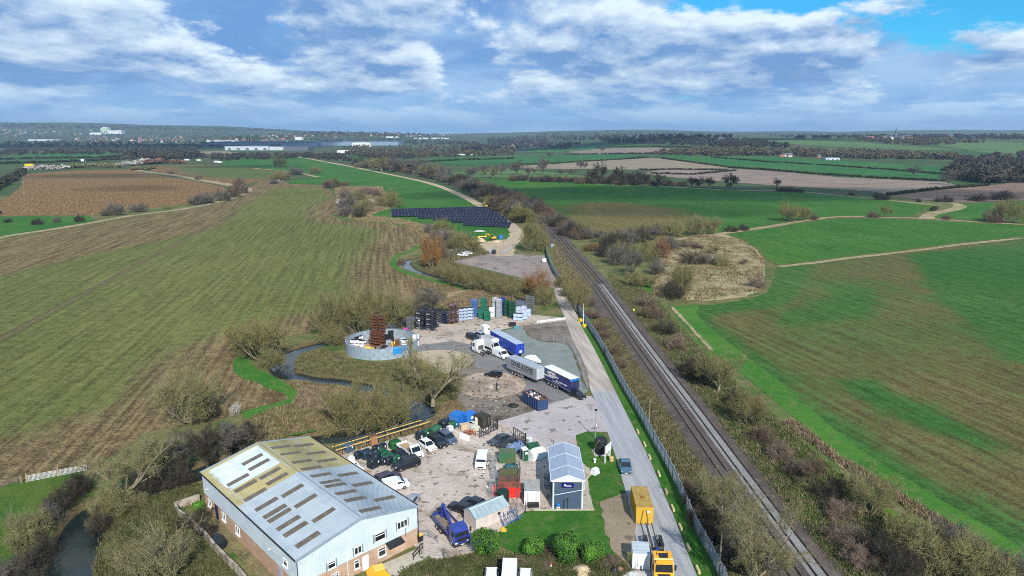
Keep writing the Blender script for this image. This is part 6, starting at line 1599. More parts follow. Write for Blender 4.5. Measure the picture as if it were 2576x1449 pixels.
def rubbish():
 a, b = at(1318, 1014.5), at(1350, 1034); d = b - a; an = math.atan2(d.y, d.x); n = Vector((-d.y, d.x, 0)).normalized(); L = 6.2; Wd = 2.5; h = 2.3
 c = (a + b) / 2 + n * Wd / 2
 o = thing('rubbish_container', 'open blue roll-off container heaped with white rubbish', 'container', (c.x, c.y, .05), an)
 mbl = metal_paint('rusty navy steel', (0.022, 0.050, 0.125), (0.14, 0.06, 0.03))
 for s in (-1, 1):
  MB().box((0, s * (Wd / 2 - .05), h / 2 + .15), (L, .1, h)).build('side_wall', mbl, o)
  MB().box((0, s * (Wd / 2 - .05), h + .2), (L + .1, .16, .16)).build('top_rail', m_rust, o)
  MB().box((s * (L / 2 - .05), 0, h / 2 + .15), (.1, Wd - .2, h)).build('end_wall', mbl, o)
  MB().box((s * (L / 2 - .05), 0, h + .2), (.16, Wd - .1, .15)).build('top_rail', m_rust, o)
  for i in range(9): MB().box((-L / 2 + .35 + i * (L - .7) / 8, s * (Wd / 2 + .06), h / 2 + .1), (.14, .14, h - .2)).build('rib', mbl, o)
 MB().box((0, 0, .3), (L - .2, Wd - .2, .1)).build('floor', m_rust, o)
 bag, dk, r = MB(), MB(), random.Random(4)
 for i in range(70):
  x, y = r.uniform(-.42, .32) * L, r.uniform(-.4, .4) * Wd
  m_ = Matrix.Translation((x, y, h - .25 + .5 * max(0, 1 - abs(x) / 2.6) * r.uniform(.4, 1))) @ Matrix.Rotation(r.uniform(0, 6), 4, (r.random(), r.random(), 1))
  (bag if r.random() < .6 else dk).add([tuple(v) for v in ((-.3, -.2, -.15), (.3, -.25, -.1), (.25, .25, -.15), (-.25, .2, -.1), (0, 0, .25))], [(0, 1, 4), (1, 2, 4), (2, 3, 4), (3, 0, 4), (3, 2, 1, 0)], m_ @ Matrix.Scale(r.uniform(.7, 1.4), 4))
 bag.build('rubbish', M('white rubbish', (0.66, 0.64, 0.64), (0.4, 0.38, 0.38), 2, 0.7), o); dk.build('rubbish', M('dark rubbish', (0.06, 0.05, 0.06), (0.14, 0.08, 0.06), 2, 0.7), o)
rubbish()
def person():
 p = at(1249.3, 981); root = thing('person', 'person in dark navy work clothes standing on the dirty concrete disc', 'person', (p.x, p.y, .16), R(30))
 me = bpy.data.meshes.new('body')
 V = [(0, 0, .95), (0, 0, 1.2), (.01, 0, 1.42), (.01, 0, 1.55), (.03, 0, 1.70), (0, .10, .90), (.02, .11, .50), (0, .12, .08), (.14, .13, .04), (0, -.10, .90), (-.03, -.12, .50), (-.02, -.13, .08), (.12, -.14, .04),
   (0, .20, 1.40), (.05, .27, 1.12), (.20, .22, .95), (0, -.20, 1.40), (.04, -.28, 1.12), (.18, -.24, .93)]
 E = [(0, 1), (1, 2), (2, 3), (3, 4), (0, 5), (5, 6), (6, 7), (7, 8), (0, 9), (9, 10), (10, 11), (11, 12), (2, 13), (13, 14), (14, 15), (2, 16), (16, 17), (17, 18)]
 me.from_pydata(V, E, []); o = link(bpy.data.objects.new('body', me), root)
 md = o.modifiers.new('skin', 'SKIN'); rad = [.15, .16, .15, .06, .105, .10, .075, .05, .045, .10, .075, .05, .045, .075, .055, .045, .075, .055, .045]
 for v, r in zip(me.skin_vertices[0].data, rad): v.radius = (r, r * 1.05)
 me.skin_vertices[0].data[0].use_root = True
 o.modifiers.new('sub', 'SUBSURF').levels = 1; o.modifiers['sub'].render_levels = 1
 me.materials.append(M('navy workwear', (0.012, 0.016, 0.045), (0.02, 0.025, 0.06), 3, 0.85))
 MB().lathe([(.02, 1.56), (.09, 1.60), (.108, 1.68), (.10, 1.77), (.04, 1.83)], 12, T(.035, 0, 0)).build('head', M('skin', (0.42, 0.24, 0.17), (0.38, 0.2, 0.14), 3, 0.6), root, True)
 MB().lathe([(.112, 1.72), (.112, 1.78), (.06, 1.84), (.01, 1.855)], 12, T(.02, 0, 0)).build('hair', M('dark hair', (0.02, 0.014, 0.01)), root, True)
person()
o = thing('burn_pile', 'black burnt heap of ash beside the rubbish container', 'heap', tuple(at(1292, 1022)[:2]) + (.04,))
V, F_ = [], []
def heap(name, label, c, r, h, mat, cat='heap', z=.04, seed=1, sq=1.0):
 p = at(*c); rr = random.Random(seed); root = thing(name, label, cat, (p.x, p.y, z)); V = [(0, 0, h)]; n, m_ = 18, 5
 for j in range(1, m_ + 1):
  for i in range(n):
   a = 2 * math.pi * i / n; q = r * j / m_ * (1 + rr.uniform(-.18, .18)); V.append((q * math.cos(a), q * math.sin(a) * sq, max(0, h * (1 - (j / m_) ** 1.3) + rr.uniform(-.12, .12) * h * (j < m_)) - (.05 if j == m_ else 0)))
 F_ = [(0, 1 + i, 1 + (i + 1) % n) for i in range(n)]
 for j in range(m_ - 1):
  for i in range(n):
   a, b = 1 + j * n + i, 1 + j * n + (i + 1) % n; F_ += [(a, a + n, b + n), (a, b + n, b)]
 mesh_np('mound', V, F_, mat, root); return root
bpy.data.objects.remove(o)
mash = M('ash black', (0.012, 0.011, 0.011), (0.04, 0.035, 0.03), 2, 0.95)
heap('burn_pile', 'black burnt heap of ash beside the rubbish container', (1291, 1021), 1.5, .25, mash)
for s, c in ((2, (1238, 966)), (3, (1222, 975)), (4, (1250, 960))):
 pass
msand = M('pale sand', (0.52, 0.40, 0.26), (0.44, 0.33, 0.2), 2, 0.95, bump=.3)
heap('sand_heap', 'low heap of pale sand among the scrub at the bottom edge', (1464, 1437), 1.6, .7, msand, seed=5)
heap('sand_heap', 'left sand heap on the track bend by the yellow digger', (1210, 607), 3.0, 1.8, msand, seed=6, z=.1)
heap('sand_heap', 'right sand heap on the track bend by the blue cabin', (1249, 609), 2.6, 1.1, msand, seed=7, z=.1)

def litter(poly_px, n, cols, seed):
 poly = P2(poly_px); r = np.random.RandomState(seed); X = [p[0] for p in poly]; Y = [p[1] for p in poly]; x = r.uniform(min(X), max(X), n * 3); y = r.uniform(min(Y), max(Y), n * 3); k = inside(poly, x, y)
 for q, mm in enumerate(cols):
  mb = MB()
  for a, b_ in list(zip(x[k], y[k]))[q::len(cols)][:n // len(cols)]: mb.box((a, b_, .2), (r.uniform(.1, .5), r.uniform(.08, .3), r.uniform(.04, .16)), r.uniform(0, 3))
  tag(mb.build('litter', mm), kind='stuff')
litter([(1160, 960), (1230, 940), (1310, 965), (1330, 1000), (1300, 1040), (1200, 1045), (1160, 1010)], 120, (m_black, m_black, m_rust, m_oldwood, m_offwhite), 3)
litter([(1030, 830), (1150, 800), (1400, 802), (1420, 806), (1240, 838), (1050, 866)], 90, (m_black, m_oldwood, m_rust), 4)
litter([(1140, 1075), (1240, 1066), (1310, 1130), (1240, 1260), (1190, 1250), (1200, 1120)], 60, (m_black, m_oldwood, m_whiteplas), 5)
# ================================================================== YARD CLUTTER
def pile(name, label, cat, c, items, rz=0.0, z=.085):
 p = at(*c); root = thing(name, label, cat, (p.x, p.y, z), rz)
 for nm, loc, dim, mat, r in items: MB().box(loc, dim, r).build(nm, mat, root)
 return root
mcb = M('cardboard', (0.55, 0.42, 0.27), (0.48, 0.35, 0.21), 1, 0.85)
for i, (c, d, mm, lb) in enumerate((((1168, 1082), (1.6, 1.3, 1.2), mcb, 'cardboard brown box on the cream rubble pile'), ((1180, 1079), (1.5, 1.4, 1.1), M('grey sheeted box', (0.42, 0.42, 0.41), (0.34, 0.34, 0.33), 1, 0.7), 'grey sheeted box beside the cardboard one'), ((1196, 1085), (1.5, 1.2, .9), m_offwhite, 'cream crate at the right of the rubble pile'), ((1188, 1076), (1.2, 1.0, 1.1), m_offwhite, 'cream crate behind the grey sheeted box'))):
 crate('cl%d' % i, 'storage_crate', lb, None, ground_at(*c), .4 + .3 * i, *d, mm)
vtank('tall cream plastic drum by the olive black container', (1199, 1071), .38, 1.7, m_offwhite, 2, .2, sticker=False, name='drum')
pile('concrete_block', 'left white block of the low wall in front of the parked cars', 'block', (1152, 1099), [('block', (0, 0, .45), (2.4, .5, .9), m_offwhite, 0)], R(-38))
pile('concrete_block', 'right white block of the low wall in front of the parked cars', 'block', (1168, 1106), [('block', (0, 0, .5), (2.2, .5, 1.0), m_whiteplas, 0)], R(-38))
o = thing('plant_frame', 'rusty orange machine frame in front of the cream rubble', 'machine', ground_at(1182, 1098), .6)
mor = M('orange rust paint', (0.42, 0.13, 0.05), (0.25, 0.09, 0.05), 2, 0.7)
for a, b in (((-1, -.5, 0), (-1, -.5, 1)), ((1, -.5, 0), (1, -.5, .9)), ((-1, .5, 0), (-1, .5, 1)), ((1, .5, 0), (1, .5, .9)), ((-1, -.5, 1), (1, -.5, .9)), ((-1, .5, 1), (1, .5, .9)), ((-1, -.5, 1), (-1, .5, 1)), ((-1, -.5, 0), (1, .5, .9))): MB().bar(a, b, .14).build('strut', mor, o)
MB().box((0, 0, .7), (1.1, .7, .35), .2).build('motor', m_rust, o)
o = thing('pallet_load', 'brown timber pallet load between the green tank and grey car', 'pallet', ground_at(1112, 1092), .5)
for k in range(4): MB().box((0, 0, .08 + k * .2), (2.0, 1.4, .12), .03 * k).build('pallet', m_brownlid if k else m_oldwood, o)
o = thing('brick_pallet', 'tall brown brick stack on a pallet behind the yellow pipes', 'bricks', tuple(at(940, 1120)[:2]) + (.03,), .6)
mbr = M('stacked orange brick', (0.40, 0.21, 0.11), (0.28, 0.13, 0.07), 3, 0.9)
MB().box((0, 0, .07), (1.3, 1.1, .14)).build('pallet', m_wood, o)
bm_ = None
for k in range(9):
 for i in range(4):
  for j in range(2):
   if bm_ is None: q = MB().box((0, 0, 0), (.29, .5, .19)).build('brick', mbr, o); bm_ = q.data
   else: q = link(bpy.data.objects.new('brick', bm_), o)
   q.location = (-.45 + i * .3 + rnd.uniform(-.01, .01), -.26 + j * .52, .25 + k * .2)
MB().box((0, 0, 2.08), (1.2, 1.0, .08)).build('cover', m_brownlid, o)
o = thing('gravel_bag', 'white builders bag slumped at the warehouse corner by the pipes', 'bag', ground_at(884, 1159), .4)
MB().loft([[(x * k + .08 * math.sin(9 * x), y * k, z) for x, y in ((-.6, -.5), (0, -.62), (.6, -.5), (.68, 0), (.6, .5), (0, .6), (-.6, .5), (-.7, 0))] for z, k in ((0, .9), (.3, 1.1), (.6, 1.0), (.85, .62), (.95, .3))]).build('bag', M('white woven bag', (0.62, 0.6, 0.56), (0.5, 0.48, 0.44), 2, 0.8, bump=.4), o, True)
for i, c in enumerate(((891, 1165), (902, 1176))):
 o = thing('plank', ('far', 'near')[i] + ' white plank laid along the warehouse side', 'plank', ground_at(*c), U_ANG + R(90)); MB().box((0, 0, .1), (2.6, .55, .2)).build('board', m_whiteplas, o)
o = thing('brick_heap', 'small heap of tan bricks at the end of the white planks', 'bricks', ground_at(925, 1190), .3)
for i in range(14): MB().box((rnd.uniform(-.5, .5), rnd.uniform(-.35, .35), .1 + .15 * (i % 3)), (.3, .2, .15), rnd.uniform(0, 3)).build('brick', M('tan brick', (0.4, 0.29, 0.2), (0.32, 0.22, 0.14), 2, 0.9), o)
pa, pb = at(846, 1150), at(1078, 1078)
pd = pb - pa; pn = Vector((-pd.y, pd.x, 0)).normalized()
for k, (dist, zz, lab) in enumerate(((0.0, 1.35, 'nearer of the two long yellow pipes on posts beside the yard'), (1.7, 1.35, 'further of the two long yellow pipes on posts beside the yard'))):
 o = thing('pipe_run', lab, 'pipe', tuple((pa + pn * dist)[:2]) + (0,), 0)
 MB().bar((0, 0, zz), pd * (1.02 if k == 0 else .97) + Vector((0, 0, zz)), .17, None, 10).build('pipe', M('yellow pipe', (0.62, 0.45, 0.14), (0.5, 0.36, 0.11), 0.5, 0.5), o)
 for i in range(8):
  q = pd * (i + .5) / 8; MB().bar(q, q + Vector((0, 0, zz - .06)), .1).build('post', m_blackmetal, o)
def posts_fence(name, label, pts, step, h, mat, wires=3, w=.07, cat='fence', z=0):
 q = resample(pts, step); o = thing(name, label, cat, (q[0][0], q[0][1], z)); wm = MB()
 org = Vector((q[0][0], q[0][1], 0)); me = None
 for p in q:
  if me is None: x = MB().bar((0, 0, 0), (0, 0, h), w).build('post', mat, o); me = x.data
  else: x = link(bpy.data.objects.new('post', me), o)
  x.location = Vector((p[0], p[1], 0)) - org
 for i in range(wires):
  zz = h * (i + 1) / (wires + .2)
  for a, b in zip(q[:-1], q[1:]): wm.bar(Vector((a[0], a[1], zz)) - org, Vector((b[0], b[1], zz)) - org, .018)
 if wires: wm.build('wires', m_galv2, o)
 return o
posts_fence('wire_fence', 'black post and wire fence along the river side of the yard', P2([(843, 1146), (1085, 1070), (1195, 1050), (1240, 1044)]), 3.2, 2.3, m_blackmetal, 4)
posts_fence('wire_fence', 'black post fence between the skips and the white store', P2([(1310, 1140), (1306, 1200), (1302, 1262), (1298, 1300)]), 2.6, 2.3, m_blackmetal, 5, .09)
posts_fence('wire_fence', 'black post fence behind the portable toilet', P2([(1320, 1122), (1352, 1140), (1392, 1136)]), 3.0, 2.2, m_blackmetal, 4, .08)
posts_fence('wire_fence', 'wire fence from the warehouse ramp to the laurel bush', P2([(1056, 1398), (1090, 1418), (1150, 1395), (1190, 1385)]), 3.2, 1.7, m_blackmetal, 3, .09)
posts_fence('wire_fence', 'leaning wire fence at the corner of the lawn behind the shed', P2([(1268, 1325), (1300, 1312), (1322, 1292)]), 2.4, 2.0, m_blackmetal, 3, .09)
posts_fence('mesh_fence', 'grey chain-link fence along the edge of the gravel lot', P2([(1365, 858), (1420, 862), (1433, 868), (1446, 890), (1458, 918), (1468, 950), (1478, 984)]), 3.0, 2.0, m_galv2, 7, .07)
posts_fence('timber_fence', 'white topped low timber fence at the end of the stacks', P2([(1308, 818), (1350, 812), (1422, 803)]), 2.2, 1.0, m_oldwood, 1, .16)
posts_fence('timber_fence', 'timber rail fence beside the concrete track', P2([(1422, 803), (1412, 775), (1398, 745), (1392, 722)]), 2.6, 1.0, m_oldwood, 2, .16)
for i, (a, b) in enumerate((((1308, 818), (1350, 812)), ((1350, 812), (1422, 803)))):
 p, q = at(*a), at(*b); o = thing('sleeper_beam', ('left', 'right')[i] + ' pale timber beam edging the crate yard', 'beam', (p.x, p.y, .06)); MB().bar((0, -.2, .3), (q - p) + Vector((0, -.2, .3)), .3, .5).build('beam', m_whiteplas if i else m_oldwood, o)
def gate(label, a, b, h, n):
 p, q = at(*a), at(*b); d = q - p; L = d.length; o = thing('gate', label, 'gate', (p.x, p.y, .085), math.atan2(d.y, d.x))
 for z in (.15, h * .55, h): MB().bar((0, 0, z), (L, 0, z), .09).build('frame_rail', m_blackmetal, o)
 for i in range(n + 1): MB().bar((i * L / n, 0, .15), (i * L / n, 0, h), .10 if i in (0, n) else .07).build('bar', m_blackmetal, o)
 for i in range(0, n - 1, 2): MB().bar((i * L / n, 0, .15), ((i + 2) * L / n, 0, h), .05).build('brace', m_blackmetal, o)
 MB().bar((L + .12, 0, 0), (L + .12, 0, h + .3), .22).build('hinge_post', m_blackmetal, o)
 for t in (.25, .4): MB().box((t * L, -.08, h * .62), (.32, .03, .32)).build('notice', m_plate, o)
gate('open left leaf of the black yard gate', (1207, 1103), (1250, 1081), 2.0, 10)
gate('open right leaf of the black yard gate', (1292, 1100), (1321, 1119), 2.0, 6)
def palisade():
 c = resample(smooth_path(P2(fence_px), 6), 2.75); o = thing('palisade_fence', 'long grey steel palisade fence between the road and the railway', 'fence', (c[0][0], c[0][1], 0)); org = Vector((c[0][0], c[0][1], 0))
 bay = MB(); h = 2.35
 for i in range(18): bay.box((i * .153 + .07, -.05, h / 2 + .04), (.072, .03, h)); bay.add([(i * .153 + .07 - .036, -.05, h + .04), (i * .153 + .07 + .036, -.05, h + .04), (i * .153 + .07, -.05, h + .16)], [(0, 1, 2)])
 rl = MB()
 for z in (.5, h - .35): rl.box((1.37, 0, z), (2.74, .05, .07))
 a = b = p = None
 for u, v in zip(c[:-1], c[1:]):
  an = math.atan2(v[1] - u[1], v[0] - u[0])
  if a is None:
   x, y, z = bay.build('pales', m_galv2, o), rl.build('rails', m_galv2, o), MB().box((0, .06, 1.25), (.11, .12, 2.5)).build('post', m_galv2, o); a, b, p = x.data, y.data, z.data
  else: x, y, z = [link(bpy.data.objects.new(n_, m_), o) for n_, m_ in (('pales', a), ('rails', b), ('post', p))]
  for w_ in (x, y, z): w_.location = Vector((u[0], u[1], 0)) - org; w_.rotation_euler = (0, 0, an)
palisade()
for i, (zx, zy) in enumerate(((1265, 5), (1335, 135), (1385, 262), (1478, 432), (1552, 612), (1618, 780), (1695, 968), (1775, 1175), (1870, 1400))):
 c = (1288 + zx / 4, 1086.75 + zy / 4); p = at(*c); o = thing('kerb_block', 'cream concrete block lying on the road verge, %s from the far end' % ('first', 'second', 'third', 'fourth', 'fifth', 'sixth', 'seventh', 'eighth', 'ninth')[i], 'block', (p.x, p.y, .05), heading(c, (c[0] + 9, c[1] + 20)), 'blocks along the verge')
 MB().box((0, 0, .2), (1.5, .32, .4), taper=(1, .85)).build('block', M('cream concrete block', (0.58, 0.47, 0.24), (0.5, 0.4, 0.2), 1, 0.85), o)
for i, c in enumerate(((1460, 809), (1470, 823))):
 o = thing('ballast_block', ('further', 'nearer')[i] + ' yellow weight block beside the white pole', 'block', tuple(at(*c)[:2]) + (.05,), .4); MB().box((0, 0, .45), (1.1, 1.0, .9), taper=(.85, .85)).build('block', M('yellow block', (0.66, 0.46, 0.03), (0.55, 0.38, 0.03), 1, 0.6), o)
def pole(label, base, h, mat, w=.16, name='pole', cat='pole', arm=None, lamp=None, z=0.05):
 p = gp(*base); o = thing(name, label, cat, (p.x, p.y, p.z + z)); MB().lathe([(w / 2, 0), (w * .42, h * .5), (w * .34, h)], 8).build('shaft', mat, o)
 if lamp: MB().box((0, -.15, h + .05), (.5, .35, .22), rx=R(20)).build('lamp', lamp, o)
 if arm:
  for zz in arm: MB().box((0, 0, zz), (2.4, .12, .12)).build('cross_arm', m_oldwood, o); 
  for zz in arm:
   for s in (-1.1, 0, 1.1): MB().box((s, 0, zz + .15), (.12, .12, .22)).build('insulator', m_plate, o)
 return o
lp = pole('grey lamp pole on the lawn behind the black water tank', (1497, 1104), 5.9, m_galv2, .18, 'lamp_post', 'lamp', lamp=m_black)
MB().box((.12, -.1, 2.9), (.25, .2, .4)).build('control_box', m_plate, lp)
pole('white pole standing between the yellow weight blocks', (1467.5, 816), 6.6, m_whiteplas, .2)
pole('slim lamp pole beside the blank white cabin', (1056, 868), 7.0, m_galv, .14, 'lamp_post', 'lamp', lamp=m_plate)
pole('timber pole by the palisade fence opposite the gate', (1632, 1080), 6.2, m_oldwood, .2)
pole('timber pole behind the palisade fence near the bottom edge', (1808, 1452), 6.6, m_oldwood, .26)
pole('slim camera pole in the empty compound', (1276, 690), 5.2, m_galv, .16, lamp=m_black)
pole('tall slim pole by the compound fence', (1415, 712), 5.5, m_galv, .16)
pole('pole by the compound gate', (1266, 640), 6.0, m_galv, .2, lamp=m_black)
for i, (c, h) in enumerate((((66.5, 543), 8.8), ((62.5, 507), 9.0), ((60, 478), 9.0), ((58, 455), 9.5))): pole(('nearest', 'second', 'third', 'furthest')[i] + ' timber power pole at the edge of the brown field', c, h, m_oldwood, .34, 'power_pole', 'power pole', [h - .3, h - 1.3])
p, q = at(1521.8, 1166), at(1534, 1155); d = q - p; o = thing('sign_board', 'white board on two posts beside the black water tank', 'sign', (p.x, p.y, .05), math.atan2(d.y, d.x)); L = d.length
for x in (0, L): MB().bar((x, 0, 0), (x, 0, 3.3), .14).build('post', m_whiteplas, o)
bd = MB().box((L / 2, -.1, 2.6), (L + .3, .06, 1.5)).build('board', m_whiteplas, o)
MB().box((L / 2, -.14, 2.95), (L * .5, .02, .14)).build('print_band', M('pale print', (0.45, 0.5, 0.55)), bd)
vtank('straw coloured tub on the grass by the white board', (1538, 1161), .42, .85, M('straw tub', (0.48, 0.36, 0.16), (0.4, 0.3, 0.13), 2, 0.7), 2, .1, sticker=False, name='tub')
vtank('white stub bollard on the lawn beside the office', (1496, 1165), .18, .7, m_whiteplas, 1, .1, sticker=False, name='bollard')
o = thing('traffic_cone', 'orange and white traffic cone in the scrub at the bottom edge', 'cone', tuple(at(1386, 1430)[:2]) + (.05,))
MB().box((0, 0, .03), (.5, .5, .06)).build('base', m_black, o); MB().lathe([(.2, .06), (.14, .3)], 12).build('lower_cone', M('cone orange', (0.8, 0.14, 0.02), (0.7, 0.12, 0.02)), o, True); MB().lathe([(.14, .3), (.09, .55)], 12).build('band', m_plate, o, True); MB().lathe([(.09, .55), (.03, .85)], 12).build('tip', M('cone orange', (0.8, 0.14, 0.02)), o, True)
o = thing('stone_trough', 'pale broken block with a white bag in the bed beside the office', 'block', tuple(at(1497, 1192)[:2]) + (.05,), .5); MB().box((0, 0, .5), (1.3, 1.0, 1.0), .2, taper=(.8, .8)).build('bag', m_whiteplas, o); MB().box((-1.2, .6, .25), (1.5, .9, .5), .3).build('slab', m_pad, o)
o = thing('pallet_box', 'yellow box beside the small white container', 'box', tuple(at(1585, 1412)[:2]) + (.07,), .1); MB().box((0, 0, .55), (.7, .6, 1.1)).build('body', M('lemon box', (0.66, 0.58, 0.16), (0.55, 0.48, 0.12), 1, 0.7), o); MB().box((0, 0, 1.13), (.78, .68, .07)).build('lid', m_yellow, o)
heap('rubble_heap', 'brown rubble heap left of the small white container', (1560, 1436), .8, .6, M('brown rubble', (0.27, 0.15, 0.08), (0.2, 0.1, 0.06), 2, 0.9), seed=9)
heap('tyre_heap', 'black heap beside the brown rubble', (1545, 1441), .8, .8, m_black, seed=10)
heap('rubble_heap', 'pale rubble in front of the small white container', (1597, 1447), 2.2, .4, M('pale rubble', (0.5, 0.5, 0.48), (0.35, 0.34, 0.32), 2, 0.9), seed=11, sq=.5)
o = thing('excavator_bucket', 'yellow machine bucket at the bottom edge in front of the warehouse', 'machine', tuple(at(950, 1462)[:2]) + (.05,), .5)
MB().prism([(-1.2, 0), (1.2, 0), (1.5, .8), (.9, 1.7), (-.6, 1.9), (-1.3, 1.2)], -.9, .9, Matrix.Rotation(R(90), 4, 'X')).build('bucket', paint('plant yellow', (0.72, 0.38, 0.012)), o); MB().box((.2, 0, 1.9), (1.4, 1.2, .2)).build('back_plate', m_yellow, o)
o = thing('steel_frames', 'blue steel frames lying behind the shed', 'frame', tuple(at(1282, 1312)[:2]) + (.06,), .6)
for i in range(5): MB().bar((-1.6 + .7 * i, -1.0, .3), (-1.2 + .7 * i, 1.0, 1.2), .1).build('strut', M('blue frame', (0.06, 0.14, 0.35)), o)
for s in (-1, 1): MB().bar((-1.9, s, .4), (1.9, s, .9), .1).build('rail', M('blue frame', (0.06, 0.14, 0.35)), o)
heap('sack_heap', 'yellow sacks beside the laurel bush', (1266, 1334), .6, .5, M('yellow sack', (0.62, 0.4, 0.03), (0.5, 0.3, 0.03)), seed=12)

def field_gate(label, a, b):
 p, q = at(*a), at(*b); d = q - p; L = d.length; o = thing('field_gate', label, 'gate', (p.x, p.y, 0), math.atan2(d.y, d.x))
 for i in range(7): MB().bar((0, 0, .15 + i * .17), (L, 0, .15 + i * .17), .045, None, 6).build('bar', m_galv, o)
 for t in (0, .5, 1): MB().bar((t * L, 0, .12), (t * L, 0, 1.2), .06).build('upright', m_galv, o)
 MB().bar((0, 0, .15), (L, 0, 1.17), .04).build('brace', m_galv, o); MB().bar((-.15, 0, 0), (-.15, 0, 1.6), .22).build('gate_post', m_wood, o)
field_gate('left galvanised field gate leaf at the corner of the sown field', (71, 1213), (148, 1198)); field_gate('right galvanised field gate leaf at the corner of the sown field', (150, 1198), (220, 1184))
posts_fence('post_fence', 'short timber post fence left of the field gates', P2([(-20, 1232), (20, 1224), (55, 1216)]), 2.2, 1.2, m_wood, 3, .14)

# ================================================================== SOLAR FARM
def solar():
 t = NT('photovoltaic cells'); v = t.pos(False)
 t.out(t.mix(t.noise(v, 0.2, 3, 0.6, 0.4, 0.6), (0.007, 0.009, 0.021), (0.012, 0.014, 0.030)), 0.35, 0, 0.12); mp = t.m
 mf = M('panel frame', (0.13, 0.14, 0.17), (0.10, 0.11, 0.13), 2, 0.6)
 rows = [((988, 535), (1236, 527)), ((990, 541), (1250, 534)), ((985, 546), (1258, 541)), ((1052, 550), (1264, 547)), ((1052, 554), (1270, 553)), ((1088, 559), (1273, 559)), ((1134, 563), (1277, 566)), ((1164, 569), (1281, 573))]
 rows = [((985, 538), (1236, 531)), ((985, 543), (1247, 537)), ((985, 547), (1255, 543)), ((1051, 551), (1262, 549)), ((1088, 556), (1268, 556)), ((1134, 562), (1275, 564)), ((1164, 569), (1282, 574))]
 names = ('furthest', 'second furthest', 'third furthest', 'middle', 'third nearest', 'second nearest', 'nearest')
 for k, (a, b) in enumerate(rows):
  p, q = at(*a), at(*b); d = q - p; L = d.length; an = math.atan2(d.y, d.x)
  o = thing('solar_row', names[k] + ' row of tilted dark solar panels', 'solar panels', (p.x, p.y, .06), an)
  dep, tilt, z0 = 5.6, R(24), .8; n = max(4, int(L / 2.35)); pw = L / n
  for_cells, fr = MB(), MB()
  R_ = T(0, 0, z0) @ Matrix.Rotation(tilt, 4, 'X')
  for i in range(n):
   for j in range(2): for_cells.box(((i + .5) * pw, (j + .5) * dep / 2, .03), (pw - .14, dep / 2 - .14, .05), mtx=R_)
  fr.box((L / 2, dep / 2, 0), (L, dep, .05), mtx=R_)
  for_cells.build('panels', mp, o); fr.build('frame', mf, o)
  for i in range(0, n + 1, 4):
   MB().bar((i * pw, .6, -.06), (i * pw, .6, z0 + .2), .14).build('leg', m_galv, o); MB().bar((i * pw, dep * .8, -.06), (i * pw, dep * .8, z0 + dep * .8 * math.sin(tilt) - .03), .14).build('leg', m_galv, o)
solar()

# ================================================================== COMPOUND AND TRACK THINGS
def pickup(label, c, to, mat):
 p = at(*c); o = thing('pickup', label, 'pickup', (p.x, p.y, .07), heading(c, to)); 
 profile_solid([(-2.6, .45), (2.5, .42), (2.65, .6), (2.55, 1.05), (1.35, 1.15), (.75, 1.78), (-.6, 1.8), (-.95, 1.15), (-2.6, 1.12)], .92, mat, 'body', o, .86, 1.1)
 van_cab_glass(o, 1.30, 1.2, .80, 1.72, .78)
 for s in (-1, 1):
  q = [(1.05, s * .915, 1.18), (-.6, s * .915, 1.18), (-.5, s * .82, 1.7), (.7, s * .82, 1.7)]; panel('side_window', q if s > 0 else q[::-1], m_glass, o, .012)
  for x in (1.65, -1.6): wheel(o, x, s * .82, .38)
 MB().box((-1.8, 0, 1.14), (1.4, 1.5, .05)).build('load_bed', m_black, o)
pickup('white pickup at the left end of the empty compound', (1164, 645), (1140, 643), m_white)
car('hatch', m_white, 'white car beside the pickup in the empty compound', (1178, 640), (1200, 641), z=.07)
car('suv', m_carblack, 'black car passing the compound gate', (1243, 637), (1247, 625), z=.14)
van(m_white, 'small white van parked against the compound fence', (1369, 660), (1367, 648), 4.4, 1.85, 1.9, z=.07)
def digger(label, c, rz, s=1.0):
 p = at(*c); o = thing('excavator', label, 'excavator', (p.x, p.y, .13), rz); o.scale = (s,) * 3; my = paint('plant yellow', (0.72, 0.38, 0.012))
 for k in (-.9, .9): MB().prism([(-1.6, .15), (-1.3, 0), (1.3, 0), (1.6, .15), (1.6, .6), (1.3, .8), (-1.3, .8), (-1.6, .6)], -.25, .25, T(0, k, 0) @ Matrix.Rotation(R(90), 4, 'X')).build('track', m_black, o)
 MB().box((-.4, 0, 1.35), (2.5, 2.1, .9)).build('house', my, o); MB().box((.7, .6, 2.1), (1.2, .9, 1.5), taper=(.85, .9)).build('cab', m_glass, o); MB().box((.7, .6, 2.88), (1.15, .9, .08)).build('cab_roof', my, o)
 MB().bar((.6, -.3, 1.5), (2.8, -.3, 3.6), .35, .4).build('boom', my, o); MB().bar((2.8, -.3, 3.6), (4.2, -.3, 1.8), .26, .3).build('stick', my, o); MB().box((4.2, -.3, 1.2), (.8, .9, .8), taper=(.6, 1)).build('bucket', m_chassis, o)
digger('yellow digger on the sand track above the solar panels', (1222, 522), R(120)); digger('yellow digger beside the sand heap at the track bend', (1240, 604), R(190))
o = thing('boom_lift', 'flat yellow machine lying left of the second digger', 'machine', tuple(at(1214, 599)[:2]) + (.1,), R(175)); MB().box((0, 0, .8), (4.6, .8, .5)).build('boom', m_yellow, o); MB().box((2.0, 0, .4), (1.4, 1.6, .8)).build('base', m_yellow, o); MB().bar((-1.5, 0, .8), (-1.5, 0, 3.0), .15).build('mast', m_yellow, o)
crate('bluecab', 'storage_crate', 'bright blue site box beside the right sand heap', None, tuple(at(1259, 601)[:2]) + (.1,), .3, 2.4, 1.8, 2.0, m_blue)
heap('rubble_heap', 'pale rubble on the grass below the solar panels', (1206, 582), 4, .8, M('pale rubble', (0.5, 0.5, 0.48)), seed=15, sq=.6)
